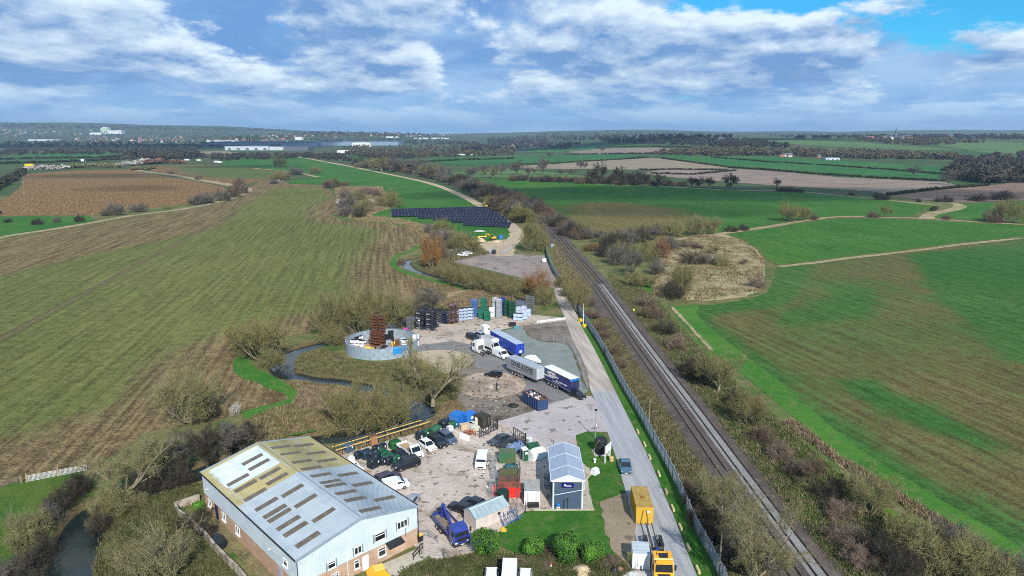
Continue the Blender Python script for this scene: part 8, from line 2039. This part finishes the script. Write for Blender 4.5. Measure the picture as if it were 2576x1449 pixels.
laurel('largest round laurel bush in front of the blue crane lorry', (1224, 1398), 84, 76, 1); laurel('smallest round laurel bush on the lawn', (1341, 1398), 58, 56, 2); laurel('large round laurel bush in the middle of the lawn edge', (1420, 1412), 84, 84, 3); laurel('round laurel bush at the right end of the lawn', (1490, 1414), 66, 62, 4)
laurel('clipped dark round bush at the corner of the side yard', (502, 1291), 32, 34, 5)
for i, (x, y, w, h, c_) in enumerate(((1385, 1394, 40, 24, 'brown'), (1450, 1392, 44, 28, 'brown'), (1300, 1420, 56, 13, 'pink'), (1375, 1426, 56, 12, 'pink'), (1540, 1422, 50, 18, 'pink'), (1265, 1420, 46, 12, 'brown'))): V(('bush2', 'bush3', 'bush1')[i % 3], (x, y), w, h, c_, 'low brown bramble along the front of the laurels', 'brambles in front of the laurels', 'bush', 'bush')

def tufts(poly_px, n, colr, h=(.25, .6), w=.075, clump=.8):
 poly = P2(poly_px); X = [p[0] for p in poly]; Y = [p[1] for p in poly]
 cx = nrs.uniform(min(X), max(X), n * 3); cy = nrs.uniform(min(Y), max(Y), n * 3); k = inside(poly, cx, cy) & ~inside(river_poly, cx, cy); cx, cy = cx[k][:n], cy[k][:n]; m_ = len(cx)
 if m_ == 0: return
 g = 4; cx = np.repeat(cx, g) + nrs.normal(0, clump * .4, m_ * g); cy = np.repeat(cy, g) + nrs.normal(0, clump * .4, m_ * g); m_ *= g
 a = nrs.uniform(0, 6.28, m_); hh = nrs.uniform(h[0], h[1], m_); lx, ly = nrs.normal(0, .35, m_) * hh, nrs.normal(0, .35, m_) * hh; ww = w * nrs.uniform(.6, 1.6, m_)
 V = np.zeros((m_, 3, 3)); V[:, 0] = np.c_[cx - np.cos(a) * ww, cy - np.sin(a) * ww, np.full(m_, .02)]; V[:, 1] = np.c_[cx + np.cos(a) * ww, cy + np.sin(a) * ww, np.full(m_, .02)]; V[:, 2] = np.c_[cx + lx, cy + ly, hh]
 o = mesh_np('rough_grass', V.reshape(-1, 3), np.arange(m_ * 3).reshape(-1, 3), mv[colr]); tag(o, kind='stuff')
bank1 = [(215, 1449), (240, 1380), (262, 1330), (330, 1270), (420, 1235), (500, 1220), (500, 1262), (440, 1283), (500, 1345), (600, 1455)]
tufts(bank1, 5000, 'dun'); tufts(bank1, 3500, 'tuft')
loop = [(735, 935), (725, 905), (770, 885), (830, 880), (870, 905), (960, 915), (1050, 905), (1100, 935), (1140, 960), (1150, 1015), (1080, 1005), (1000, 985), (900, 955), (800, 945)]
tufts(loop, 5000, 'dun'); tufts(loop, 3500, 'tuft'); tufts(loop, 2000, 'straw')
inner = [(620, 1060), (660, 1040), (740, 1015), (760, 990), (720, 960), (770, 960), (860, 972), (960, 1000), (1040, 1035), (980, 1065), (880, 1085), (780, 1095), (650, 1125), (560, 1150)]
tufts(inner, 4500, 'dun'); tufts(inner, 3000, 'tuft'); tufts(inner, 4000, 'straw', (.4, .9))
tufts([(760, 975), (900, 990), (990, 1025), (940, 1050), (820, 1040), (740, 1020)], 2500, 'pink', (.4, .9))
yb = [(840, 1140), (960, 1095), (1060, 1060), (1085, 1030), (1150, 1010), (1190, 1060), (1080, 1075), (990, 1100), (850, 1148)]
tufts(yb, 4500, 'straw', (.3, .8)); tufts(yb, 2500, 'dun')
rs = [(1500, 800), (1540, 800), (1700, 1060), (1830, 1260), (1990, 1500), (1850, 1500), (1700, 1190), (1600, 1020), (1510, 855)]
tufts(rs, 7000, 'dun'); tufts(rs, 6000, 'tuft'); tufts(rs, 5000, 'straw'); tufts(rs, 2500, 'pink')
rr_ = [(1530, 690), (1640, 740), (1690, 800), (1800, 920), (1960, 1060), (2110, 1190), (2250, 1310), (2576, 1470), (2200, 1500), (2100, 1449), (1870, 1150), (1680, 900), (1560, 745)]
tufts(rr_, 3000, 'dun', (.25, .7)); tufts(rr_, 15000, 'tuft'); tufts(rr_, 2200, 'pink', (.3, .9)); tufts(rr_, 3000, 'straw')
hl = ribbon_poly(P2([(1985, 1062), (2100, 1150), (2250, 1247), (2420, 1352), (2600, 1462)]), 2.4)
hl_px = [(p[0], p[1]) for p in [cam_px(Vector((*q, 0))) for q in hl]]
tufts(hl_px, 1500, 'straw', (.5, 1.1)); tufts(hl_px, 900, 'pink', (.5, 1.2))
mound_px = [(1640, 750), (1660, 650), (1700, 612), (1760, 590), (1868, 605), (1922, 655), (1915, 730), (1780, 757)]
tufts(mound_px, 6000, 'straw', (.6, 1.3), .2); tufts(mound_px, 2000, 'dun', (.6, 1.2), .2)
tufts([(1090, 770), (1200, 725), (1300, 750), (1240, 764)], 3500, 'straw', (.5, 1.2), .18); tufts([(1090, 770), (1200, 725), (1300, 750), (1240, 764)], 2000, 'pink', (.5, 1.1), .18)
tufts([(870, 540), (960, 546), (1030, 556), (1075, 572), (1090, 612), (1075, 625), (1060, 590), (1020, 566), (900, 556)], 4000, 'straw', (.6, 1.4), .25)
tufts([(1060, 640), (1120, 600), (1200, 612), (1230, 640), (1130, 660), (1240, 690), (1350, 720), (1320, 745), (1200, 715), (1060, 680)], 5000, 'dun', (.4, 1.0), .2)
tufts([(840, 470), (960, 470), (990, 520), (925, 545), (860, 545)], 5000, 'straw', (.8, 1.8), .35); tufts([(850, 480), (960, 475), (980, 520), (925, 540), (860, 540)], 3000, 'pink', (.8, 1.8), .35)
bt_ = [(1060, 1420), (1200, 1400), (1550, 1405), (1590, 1440), (1560, 1449), (1000, 1449)]
tufts(bt_, 2000, 'dun'); tufts(bt_, 6000, 'tuft'); tufts(bt_, 900, 'pink')
tufts([(1390, 600), (1430, 625), (1500, 700), (1480, 760), (1440, 750), (1400, 690)], 4000, 'dun', (.3, .8), .16); tufts([(1390, 600), (1430, 625), (1500, 700), (1480, 760), (1440, 750), (1400, 690)], 2500, 'straw', (.3, .8), .16)
# ================================================================== DISTANCE
def blob_tree(seed, n=70):
 r = np.random.RandomState(seed); d = r.normal(size=(n, 3)); d /= np.linalg.norm(d, axis=1)[:, None]; c = d * r.uniform(.35, 1, (n, 1)) ** .5
 c *= 1 + .25 * np.sin(c[:, [0]] * 5 + seed) ; c[:, 2] = c[:, 2] * .42 + .58; c[:, :2] *= .5
 a = r.normal(size=(n, 3)) * .13; b = r.normal(size=(n, 3)) * .13
 V = np.stack([c - a - b * .4, c + a - b * .4, c + b], 1).reshape(-1, 3)
 V = np.vstack([V, [[-.03, 0, 0], [.03, 0, 0], [0, 0, .5]]]); return V, np.arange(len(V)).reshape(-1, 3)
BLOBS = [blob_tree(i) for i in range(5)]
def mass(name, pts3, hs, ws, colr, label=None, cat=None, kind='stuff', group=None):
 Vs, Fs, o = [], [], 0
 for p, h, w in zip(pts3, hs, ws):
  V, F_ = BLOBS[rnd.randrange(5)]; a = rnd.uniform(0, 6.28); c, s = math.cos(a), math.sin(a)
  X = np.c_[(V[:, 0] * c - V[:, 1] * s) * w, (V[:, 0] * s + V[:, 1] * c) * w, V[:, 2] * h] + np.array(p); Vs.append(X); Fs.append(F_ + o); o += len(V)
 return tag(mesh_np(name, np.vstack(Vs), np.vstack(Fs), mv[colr]), label, cat, group, kind)
def wood(poly, n, h, colr):
 X = [p[0] for p in poly]; Y = [p[1] for p in poly]; px = nrs.uniform(min(X), max(X), n * 6); py = nrs.uniform(min(Y), max(Y), n * 6); k = inside(poly, px, py); pts = [gp(a, b) for a, b in zip(px[k][:n], py[k][:n])]
 hs = nrs.uniform(.6, 1.2, len(pts)) * h
 return mass('woodland', pts, hs, hs * nrs.uniform(.8, 1.4, len(pts)), colr)
def hedge(px, h, label, colr='hedge', gap=.12):
 P_ = [gp(*p) for p in px]; q = resample([tuple(p) for p in P_], h * .8); q = [p for p in q if rnd.random() > gap]; hs = [h * rnd.uniform(.7, 1.25) for _ in q]
 return mass('hedge', [(p[0] + rnd.uniform(-.5, .5), p[1] + rnd.uniform(-.5, .5), float(height(p[0], p[1])) - .1 * h) for p in q], hs, [x * rnd.uniform(1.1, 1.8) for x in hs], colr, label, 'hedge', None)
for px, h, lb in (([(1664, 399), (1760, 412), (1836, 422), (1932, 428), (2050, 438), (2230, 450), (2374, 456)], 3, 'hedge between the pink tilled field and the far pasture'), ([(1790, 396), (1932, 408), (2100, 418), (2240, 428), (2380, 440)], 3, 'hedge through the middle of the far pasture'), ([(1640, 437), (1740, 440), (1850, 430), (1700, 427), (1610, 428)], 2.6, 'hedge along the near side of the stubble field'),
  ([(1288, 415), (1376, 413), (1474, 407), (1560, 402), (1630, 396)], 3, 'hedge behind the stubble field'), ([(1420, 390), (1520, 388), (1640, 387), (1700, 384)], 4, 'hedge below the small pink field'), ([(2233, 492), (2300, 484), (2374, 476), (2485, 467)], 3, 'hedge along the umber field'), ([(0, 402), (120, 399), (260, 398), (310, 393)], 5, 'dark hedge on the left below the town'), ([(-60, 414), (80, 411), (230, 405), (330, 400)], 5, 'lower dark hedge on the left'),
  ([(60, 434), (0, 470), (-60, 498)], 7, 'tall hedge along the left edge of the brown field'), ([(1500, 372), (1620, 369), (1750, 372)], 4, 'hedge on the wooded hillside'), ([(0, 536), (-30, 545)], 3, 'short hedge at the left edge'), ([(1000, 412), (1150, 404), (1288, 400)], 4, 'hedge across the green field by the railway curve'), ([(2060, 386), (2240, 392), (2340, 396)], 4, 'hedge beside the farm')): hedge(px, h, lb)
for i, (px, h, cl, lb) in enumerate((([(70, 428), (110, 427), (170, 425)], 7, 'blossom', 'white blossoming hedge behind the brown field'), ([(168, 424), (230, 420), (300, 422)], 7, 'olive', 'olive hedge right of the blossom hedge'), ([(300, 418), (345, 416), (372, 408)], 8, 'blossom', 'second blossoming hedge towards the lorry park'), ([(370, 414), (420, 410), (460, 412)], 9, 'red', 'russet trees behind the half sown field'), ([(330, 428), (360, 428), (390, 424)], 5, 'olive', 'olive scrub at the corner of the brown field'))): hedge(px, h, lb, cl, 0)
for poly, n, h, cl in (([(0, 378), (200, 372), (480, 370), (520, 382), (300, 388), (0, 392)], 260, 11, 'far'), ([(0, 358), (400, 356), (760, 362), (700, 374), (400, 372), (0, 374)], 420, 11, 'far'), ([(0, 330), (300, 330), (700, 338), (1100, 345), (1200, 352), (900, 352), (400, 352), (0, 352)], 800, 11, 'faro'), ([(310, 388), (480, 380), (500, 398), (420, 408), (330, 404)], 160, 14, 'far'), ([(480, 394), (700, 390), (860, 391), (900, 408), (760, 398), (560, 405)], 260, 9, 'far'), ([(860, 372), (1150, 368), (1300, 378), (1290, 392), (1050, 398), (880, 396)], 380, 11, 'faro'), ([(860, 388), (1000, 384), (1060, 398), (960, 404)], 120, 10, 'far'),
  ([(1220, 352), (1360, 338), (1560, 334), (1760, 337), (1860, 345), (1800, 352), (1560, 350), (1380, 358), (1250, 364)], 520, 14, 'far'), ([(1130, 362), (1300, 356), (1460, 362), (1420, 376), (1200, 374)], 240, 12, 'far'), ([(1500, 352), (1700, 352), (1900, 358), (1990, 372), (1880, 376), (1700, 364), (1520, 362)], 300, 13, 'far'), ([(1640, 388), (1760, 378), (1960, 382), (1990, 391), (1800, 393)], 260, 11, 'faro'), ([(1990, 380), (2140, 386), (2380, 392), (2420, 402), (2200, 400), (2000, 394)], 300, 11, 'faro'), ([(1900, 338), (2200, 340), (2576, 344), (2700, 346), (2700, 352), (2300, 350), (2000, 349)], 420, 12, 'far'), ([(2150, 352), (2350, 352), (2480, 360), (2330, 366), (2200, 360)], 160, 11, 'faro'), ([(2380, 440), (2420, 400), (2576, 396), (2700, 400), (2700, 460), (2480, 462), (2420, 455)], 420, 12, 'far'), ([(0, 312), (300, 318), (700, 326), (760, 333), (300, 326), (0, 322)], 260, 16, 'far'), ([(700, 332), (1000, 330), (1180, 338), (1000, 346), (800, 342)], 220, 14, 'far'), ([(760, 352), (1000, 352), (1180, 358), (1100, 366), (900, 362)], 220, 10, 'far')): wood(poly, n, h, cl)
def conifers(px, h):
 for x, y in px:
  p = gp(x, y); o = thing('conifer', 'dark conifer standing in the far wood at the right edge', 'tree', tuple(p), rnd.uniform(0, 6), 'dark conifers'); hh = h * rnd.uniform(.8, 1.2)
  mb = MB()
  for k in range(5): mb.lathe([(hh * .26 * (1 - k * .17), hh * (.15 + k * .16)), (.1, hh * (.42 + k * .145))], 7, T(rnd.uniform(-.3, .3), rnd.uniform(-.3, .3), 0))
  mb.build('crown', mv['conifer'], o); MB().bar((0, 0, 0), (0, 0, hh * .3), .6).build('trunk', m_barkd, o)
conifers([(2420, 428), (2445, 426), (2462, 425), (2500, 424), (2515, 425), (2412, 452), (2430, 453), (2450, 453), (2470, 452), (1830, 365), (2545, 420), (2555, 424)], 17)
for i, x in enumerate((602, 607, 622, 628, 636, 641, 648)):
 p = gp(x, 356); o = thing('poplar', 'slim dark poplar in the row before the far town', 'tree', tuple(p), 0, 'poplars before the town'); MB().lathe([(1, 1), (4, 8), (4.5, 20), (3, 32), (.4, 40)], 7).build('crown', mv['conifer'], o); MB().bar((0, 0, 0), (0, 0, 4), 1).build('trunk', m_barkd, o)
MW = {k: M('far wall ' + k, a, tuple(v * .9 for v in a), .05, .8) for k, a in (('white', (.66, .66, .64)), ('blue', (.20, .27, .38)), ('pale', (.48, .52, .56)), ('brick', (.34, .17, .12)), ('cream', (.6, .52, .4)), ('dark', (.06, .08, .13)), ('slate', (.10, .115, .14)), ('tile', (.30, .13, .085)), ('green', (.42, .56, .42)), ('yellow', (.75, .47, .02)))}
def shed_far(label, x0, x1, y, hpx, dep, wall, roof, n=1, cat='warehouse', name='far_warehouse', win=0):
 a, b = gp(x0, y), gp(x1, y); s = pxm((x0 + x1) / 2, y); h = hpx * s; d = b - a; L = math.hypot(d.x, d.y); o = thing(name, label, cat, (a.x, a.y, min(a.z, b.z) - .5), math.atan2(d.y, d.x))
 MB().box((L / 2, dep / 2, h * .42), (L, dep, h * .84)).build('wall', MW[wall], o); w = L / n
 for i in range(n): MB().prism([(i * w, h * .84), ((i + 1) * w, h * .84), ((i + .5) * w, h)], 0, dep * 1.01, T(0, dep * 1.005, 0) @ Matrix.Rotation(R(90), 4, 'X')).build('roof', MW[roof], o)
 for i in range(win): MB().box(((i + .5) * L / win, -.15, h * .3), (L / win * .35, .3, h * .35)).build('door', MW['slate'], o)
for a in (('long dark-roofed distribution shed behind the green field', 518, 800, 369, 13, 160, 'blue', 'dark', 6), ('white gabled distribution shed in front of the long dark-roofed one', 566, 678, 378, 12, 90, 'pale', 'dark', 1, 'warehouse', 'far_warehouse', 5), ('pale gabled distribution shed right of the white gabled one', 676, 712, 378, 11, 90, 'pale', 'dark', 1), ('dark arched shed behind the trees', 716, 775, 379, 12, 80, 'slate', 'dark', 1), ('far blue distribution shed right of centre', 790, 1002, 366, 12, 160, 'blue', 'dark', 7), ('white office block among the blue sheds', 886, 932, 369, 12, 40, 'white', 'pale', 1, 'building', 'office_block', 6),
   ('long white-roofed shed on the far plain', 964, 1004, 347, 4, 80, 'white', 'white', 1), ('second long white shed on the far plain', 1040, 1130, 350, 4, 80, 'pale', 'white', 2), ('white lorry shed beside the railway curve', 848, 890, 385, 8, 20, 'white', 'white', 1), ('small pale shed right of the white lorry shed', 902, 920, 387, 4, 12, 'pale', 'pale', 1), ('big white factory hall left of the town', 262, 306, 337, 9, 80, 'white', 'white', 2), ('tall white and green factory tower', 254, 272, 337, 17, 60, 'green', 'white', 1, 'factory', 'factory_tower', 3), ('low white factory wing', 226, 254, 339, 6, 60, 'white', 'pale', 2), ('pale sheds at the far left of the town', 70, 130, 355, 5, 80, 'pale', 'pale', 4), ('white block in the middle of the town', 742, 760, 352, 8, 40, 'white', 'white', 1), ('pale trading sheds left of the poplars', 520, 590, 357, 4, 60, 'white', 'pale', 4),
   ('grey barn with open front at the farm', 2078, 2112, 403, 8, 20, 'pale', 'slate', 1, 'barn', 'barn', 3), ('yellow hoarding beside the blossom hedge', 62, 84, 418, 7, 3, 'yellow', 'yellow', 1, 'hoarding', 'hoarding')): shed_far(*a)
p = gp(303, 338); o = thing('chimney', 'white factory chimney at the right of the far factory', 'chimney', tuple(p)); MB().lathe([(3, 0), (2, 60 * pxm(303, 338) / pxm(303, 338) * .8)], 10).build('stack', MW['white'], o); MB().lathe([(2.6, 46), (2.6, 48.2)], 10).build('cap', MW['slate'], o)
hw = {}
def house(x, y, wall, roof, lb, grp):
 p = gp(x, y); o = thing('house', lb, 'house', (p.x, p.y, p.z - .3), rnd.uniform(-.6, .6), grp); k = rnd.uniform(.9, 1.5) * (.62 if grp == 'farm hamlet' else 1); o.scale = (k * 1.3, k, k)
 for nm, mt, mk in (('wall', wall, lambda: MB().box((0, 0, 2.6), (9, 7.5, 5.2))), ('roof', roof, lambda: MB().prism([(-4.2, 0), (4.2, 0), (0, 3.2)], -4.9, 4.9, T(0, 0, 5.2) @ Matrix.Rotation(R(90), 4, 'Z') @ Matrix.Rotation(R(90), 4, 'X'))), ('window', 'slate', lambda: MB().box((-2.2, -3.76, 3.8), (1.6, .1, 1.3))), ('window', 'slate', lambda: MB().box((2.2, -3.77, 3.8), (1.6, .1, 1.3)))):
  kk = (nm, mt, 'l' if nm == 'window' and (nm, mt, 'l') not in hw else 'r' if nm == 'window' and kk[-1] == 'l' else 'l')
  if kk not in hw: hw[kk] = mk().build(nm, MW[mt], o).data
  else: link(bpy.data.objects.new(nm, hw[kk]), o)
def houses(n, x0, x1, y0, y1, lb, grp, pal=(('white', 'slate'), ('brick', 'tile'), ('cream', 'tile'), ('brick', 'slate'))):
 for _ in range(n):
  w, r = pal[rnd.randrange(len(pal))]; house(rnd.uniform(x0, x1), rnd.uniform(y0, y1), w, r, '%s-walled house with %s roof %s' % (w, {'tile': 'a red', 'slate': 'a grey'}[r], lb), grp)
houses(44, 10, 240, 326, 342, 'on the slope of the far left town', 'far left town'); houses(60, 190, 500, 346, 358, 'in the town centre behind the dark trees', 'town centre'); houses(26, 480, 760, 350, 357, 'in the town right of the poplars', 'town right of the poplars'); houses(30, 620, 860, 340, 348, 'in the suburb below the far hill', 'suburb below the far hill'); houses(16, 900, 1130, 338, 344, 'on the far central ridge', 'far central ridge'); houses(7, 1950, 2080, 390, 397, 'in the farm hamlet among trees', 'farm hamlet', (('cream', 'slate'), ('brick', 'slate'), ('brick', 'tile'))); houses(12, 2180, 2330, 345, 352, 'in the church village on the right skyline', 'church village'); houses(3, 1430, 1460, 351, 353, 'in front of the wooded hill', 'wooded hill houses', (('white', 'slate'),)); houses(6, 1800, 1900, 352, 358, 'in the dip right of the wooded hill', 'houses in the dip')
p = gp(2252, 348); o = thing('church', 'grey church with a thin spire on the right skyline', 'church', tuple(p)); MB().box((0, 0, 8), (8, 8, 16)).build('tower', MW['slate'], o); MB().lathe([(4, 16), (.2, 44)], 8).build('spire', MW['slate'], o); MB().box((14, 0, 5), (20, 9, 10)).build('nave', MW['slate'], o)
for i, (x, y) in enumerate(((1132, 390), (1147, 390), (1156, 390), (1165, 391), (1178, 391), (1190, 391), (545, 409), (552, 410), (470, 404), (360, 404), (430, 405), (440, 404), (500, 405))):
 p = gp(x, y); o = thing('parked_lorry', 'pale lorry or caravan parked in the far %s row' % ('caravan' if i < 6 else 'motorway'), 'lorry', (p.x, p.y, p.z), rnd.uniform(-.3, .3), 'far parked lorries'); MB().box((0, 0, 2), (9, 2.6, 3)).build('body', MW['white'], o); MB().box((5.4, 0, 1.5), (1.8, 2.4, 2.4)).build('cab', MW['pale'], o)
p = gp(217, 416); s = pxm(217, 416); o = thing('gantry_sign', 'white gantry sign on a curved post behind the hedge', 'sign', tuple(p), 0); MB().bar((0, 0, 0), (-.6, 0, 15 * s), .5).build('post', m_galv, o); MB().bar((-.6, 0, 15 * s), (-10 * s, 0, 16 * s), .45).build('arm', m_galv, o); MB().box((-8 * s, 0, 13 * s), (8 * s, .4, 6 * s)).build('panel', MW['white'], o)

# ================================================================== CLOUDS OVERHEAD AND HAZE
def volume(name, dens, colr=(1, 1, 1), aniso=0.0):
 m = bpy.data.materials.new(name); m.use_nodes = True; nt = m.node_tree; nt.nodes.clear(); v = nt.nodes.new('ShaderNodeVolumePrincipled'); v.inputs['Density'].default_value = dens; v.inputs['Color'].default_value = (*colr, 1); v.inputs['Anisotropy'].default_value = aniso
 o = nt.nodes.new('ShaderNodeOutputMaterial'); nt.links.new(v.outputs[0], o.inputs['Volume']); return m
mcl = volume('cloud vapour', .016)
def cloud(px, py, rx, ry, rz, alt=950):
 g = gp(px, py); c = g + SUN_VEC * ((alt - g.z) / SUN_VEC.z); mb = MB(); r = random.Random(int(px))
 n, m_ = 28, 12; V, F_ = [], []
 for j in range(m_ + 1):
  th = math.pi * j / m_
  for i in range(n):
   a = 2 * math.pi * i / n; k = 1 + .16 * math.sin(3 * a + px) + .10 * math.sin(7 * a + py); V.append((rx * k * math.sin(th) * math.cos(a), ry * k * math.sin(th) * math.sin(a), rz * math.cos(th) * (1 if j < m_ / 2 else .5)))
 for j in range(m_):
  for i in range(n): F_.append((j * n + i, j * n + (i + 1) % n, (j + 1) * n + (i + 1) % n, (j + 1) * n + i)[::-1])
 o = mesh_np('cloud', V, F_, mcl); o.location = c; tag(o, kind='structure')
cloud(1850, 490, 330, 55, 80); cloud(1640, 531, 120, 22, 60); cloud(300, 368, 1100, 420, 140); cloud(260, 444, 130, 22, 60); cloud(330, 476, 60, 15, 50); cloud(1650, 352, 700, 260, 120); cloud(620, 420, 110, 25, 60)
def haze():
 me = MB().box((0, 6650, 131.5), (19400, 13900, 267)).build('haze', volume('thin haze', HAZE, (.55, .76, 1.0), .2)); tag(me, kind='stuff')
HAZE = 7.5e-5
haze()
# ================================================================== LABELS THAT SINGLE OUT LOOK-ALIKES
ORDS = ('leftmost', 'second from left', 'third from left', 'fourth from left', 'fifth from left', 'sixth from left', 'seventh from left', 'eighth from left', 'ninth from left', 'tenth from left', 'eleventh from left', 'twelfth from left', 'thirteenth from left', 'fourteenth from left', 'fifteenth from left', 'sixteenth from left')
same = {}
for o in scene.objects:
 if o.parent is None and 'label' in o: same.setdefault(o['label'], []).append(o)
for lab, os_ in same.items():
 if 1 < len(os_) <= 16 and len(lab.split()) <= 13:
  for k, o in enumerate(sorted(os_, key=lambda q: cam_px(Vector(q.location))[0])): o['label'] = lab + ', ' + ORDS[k]
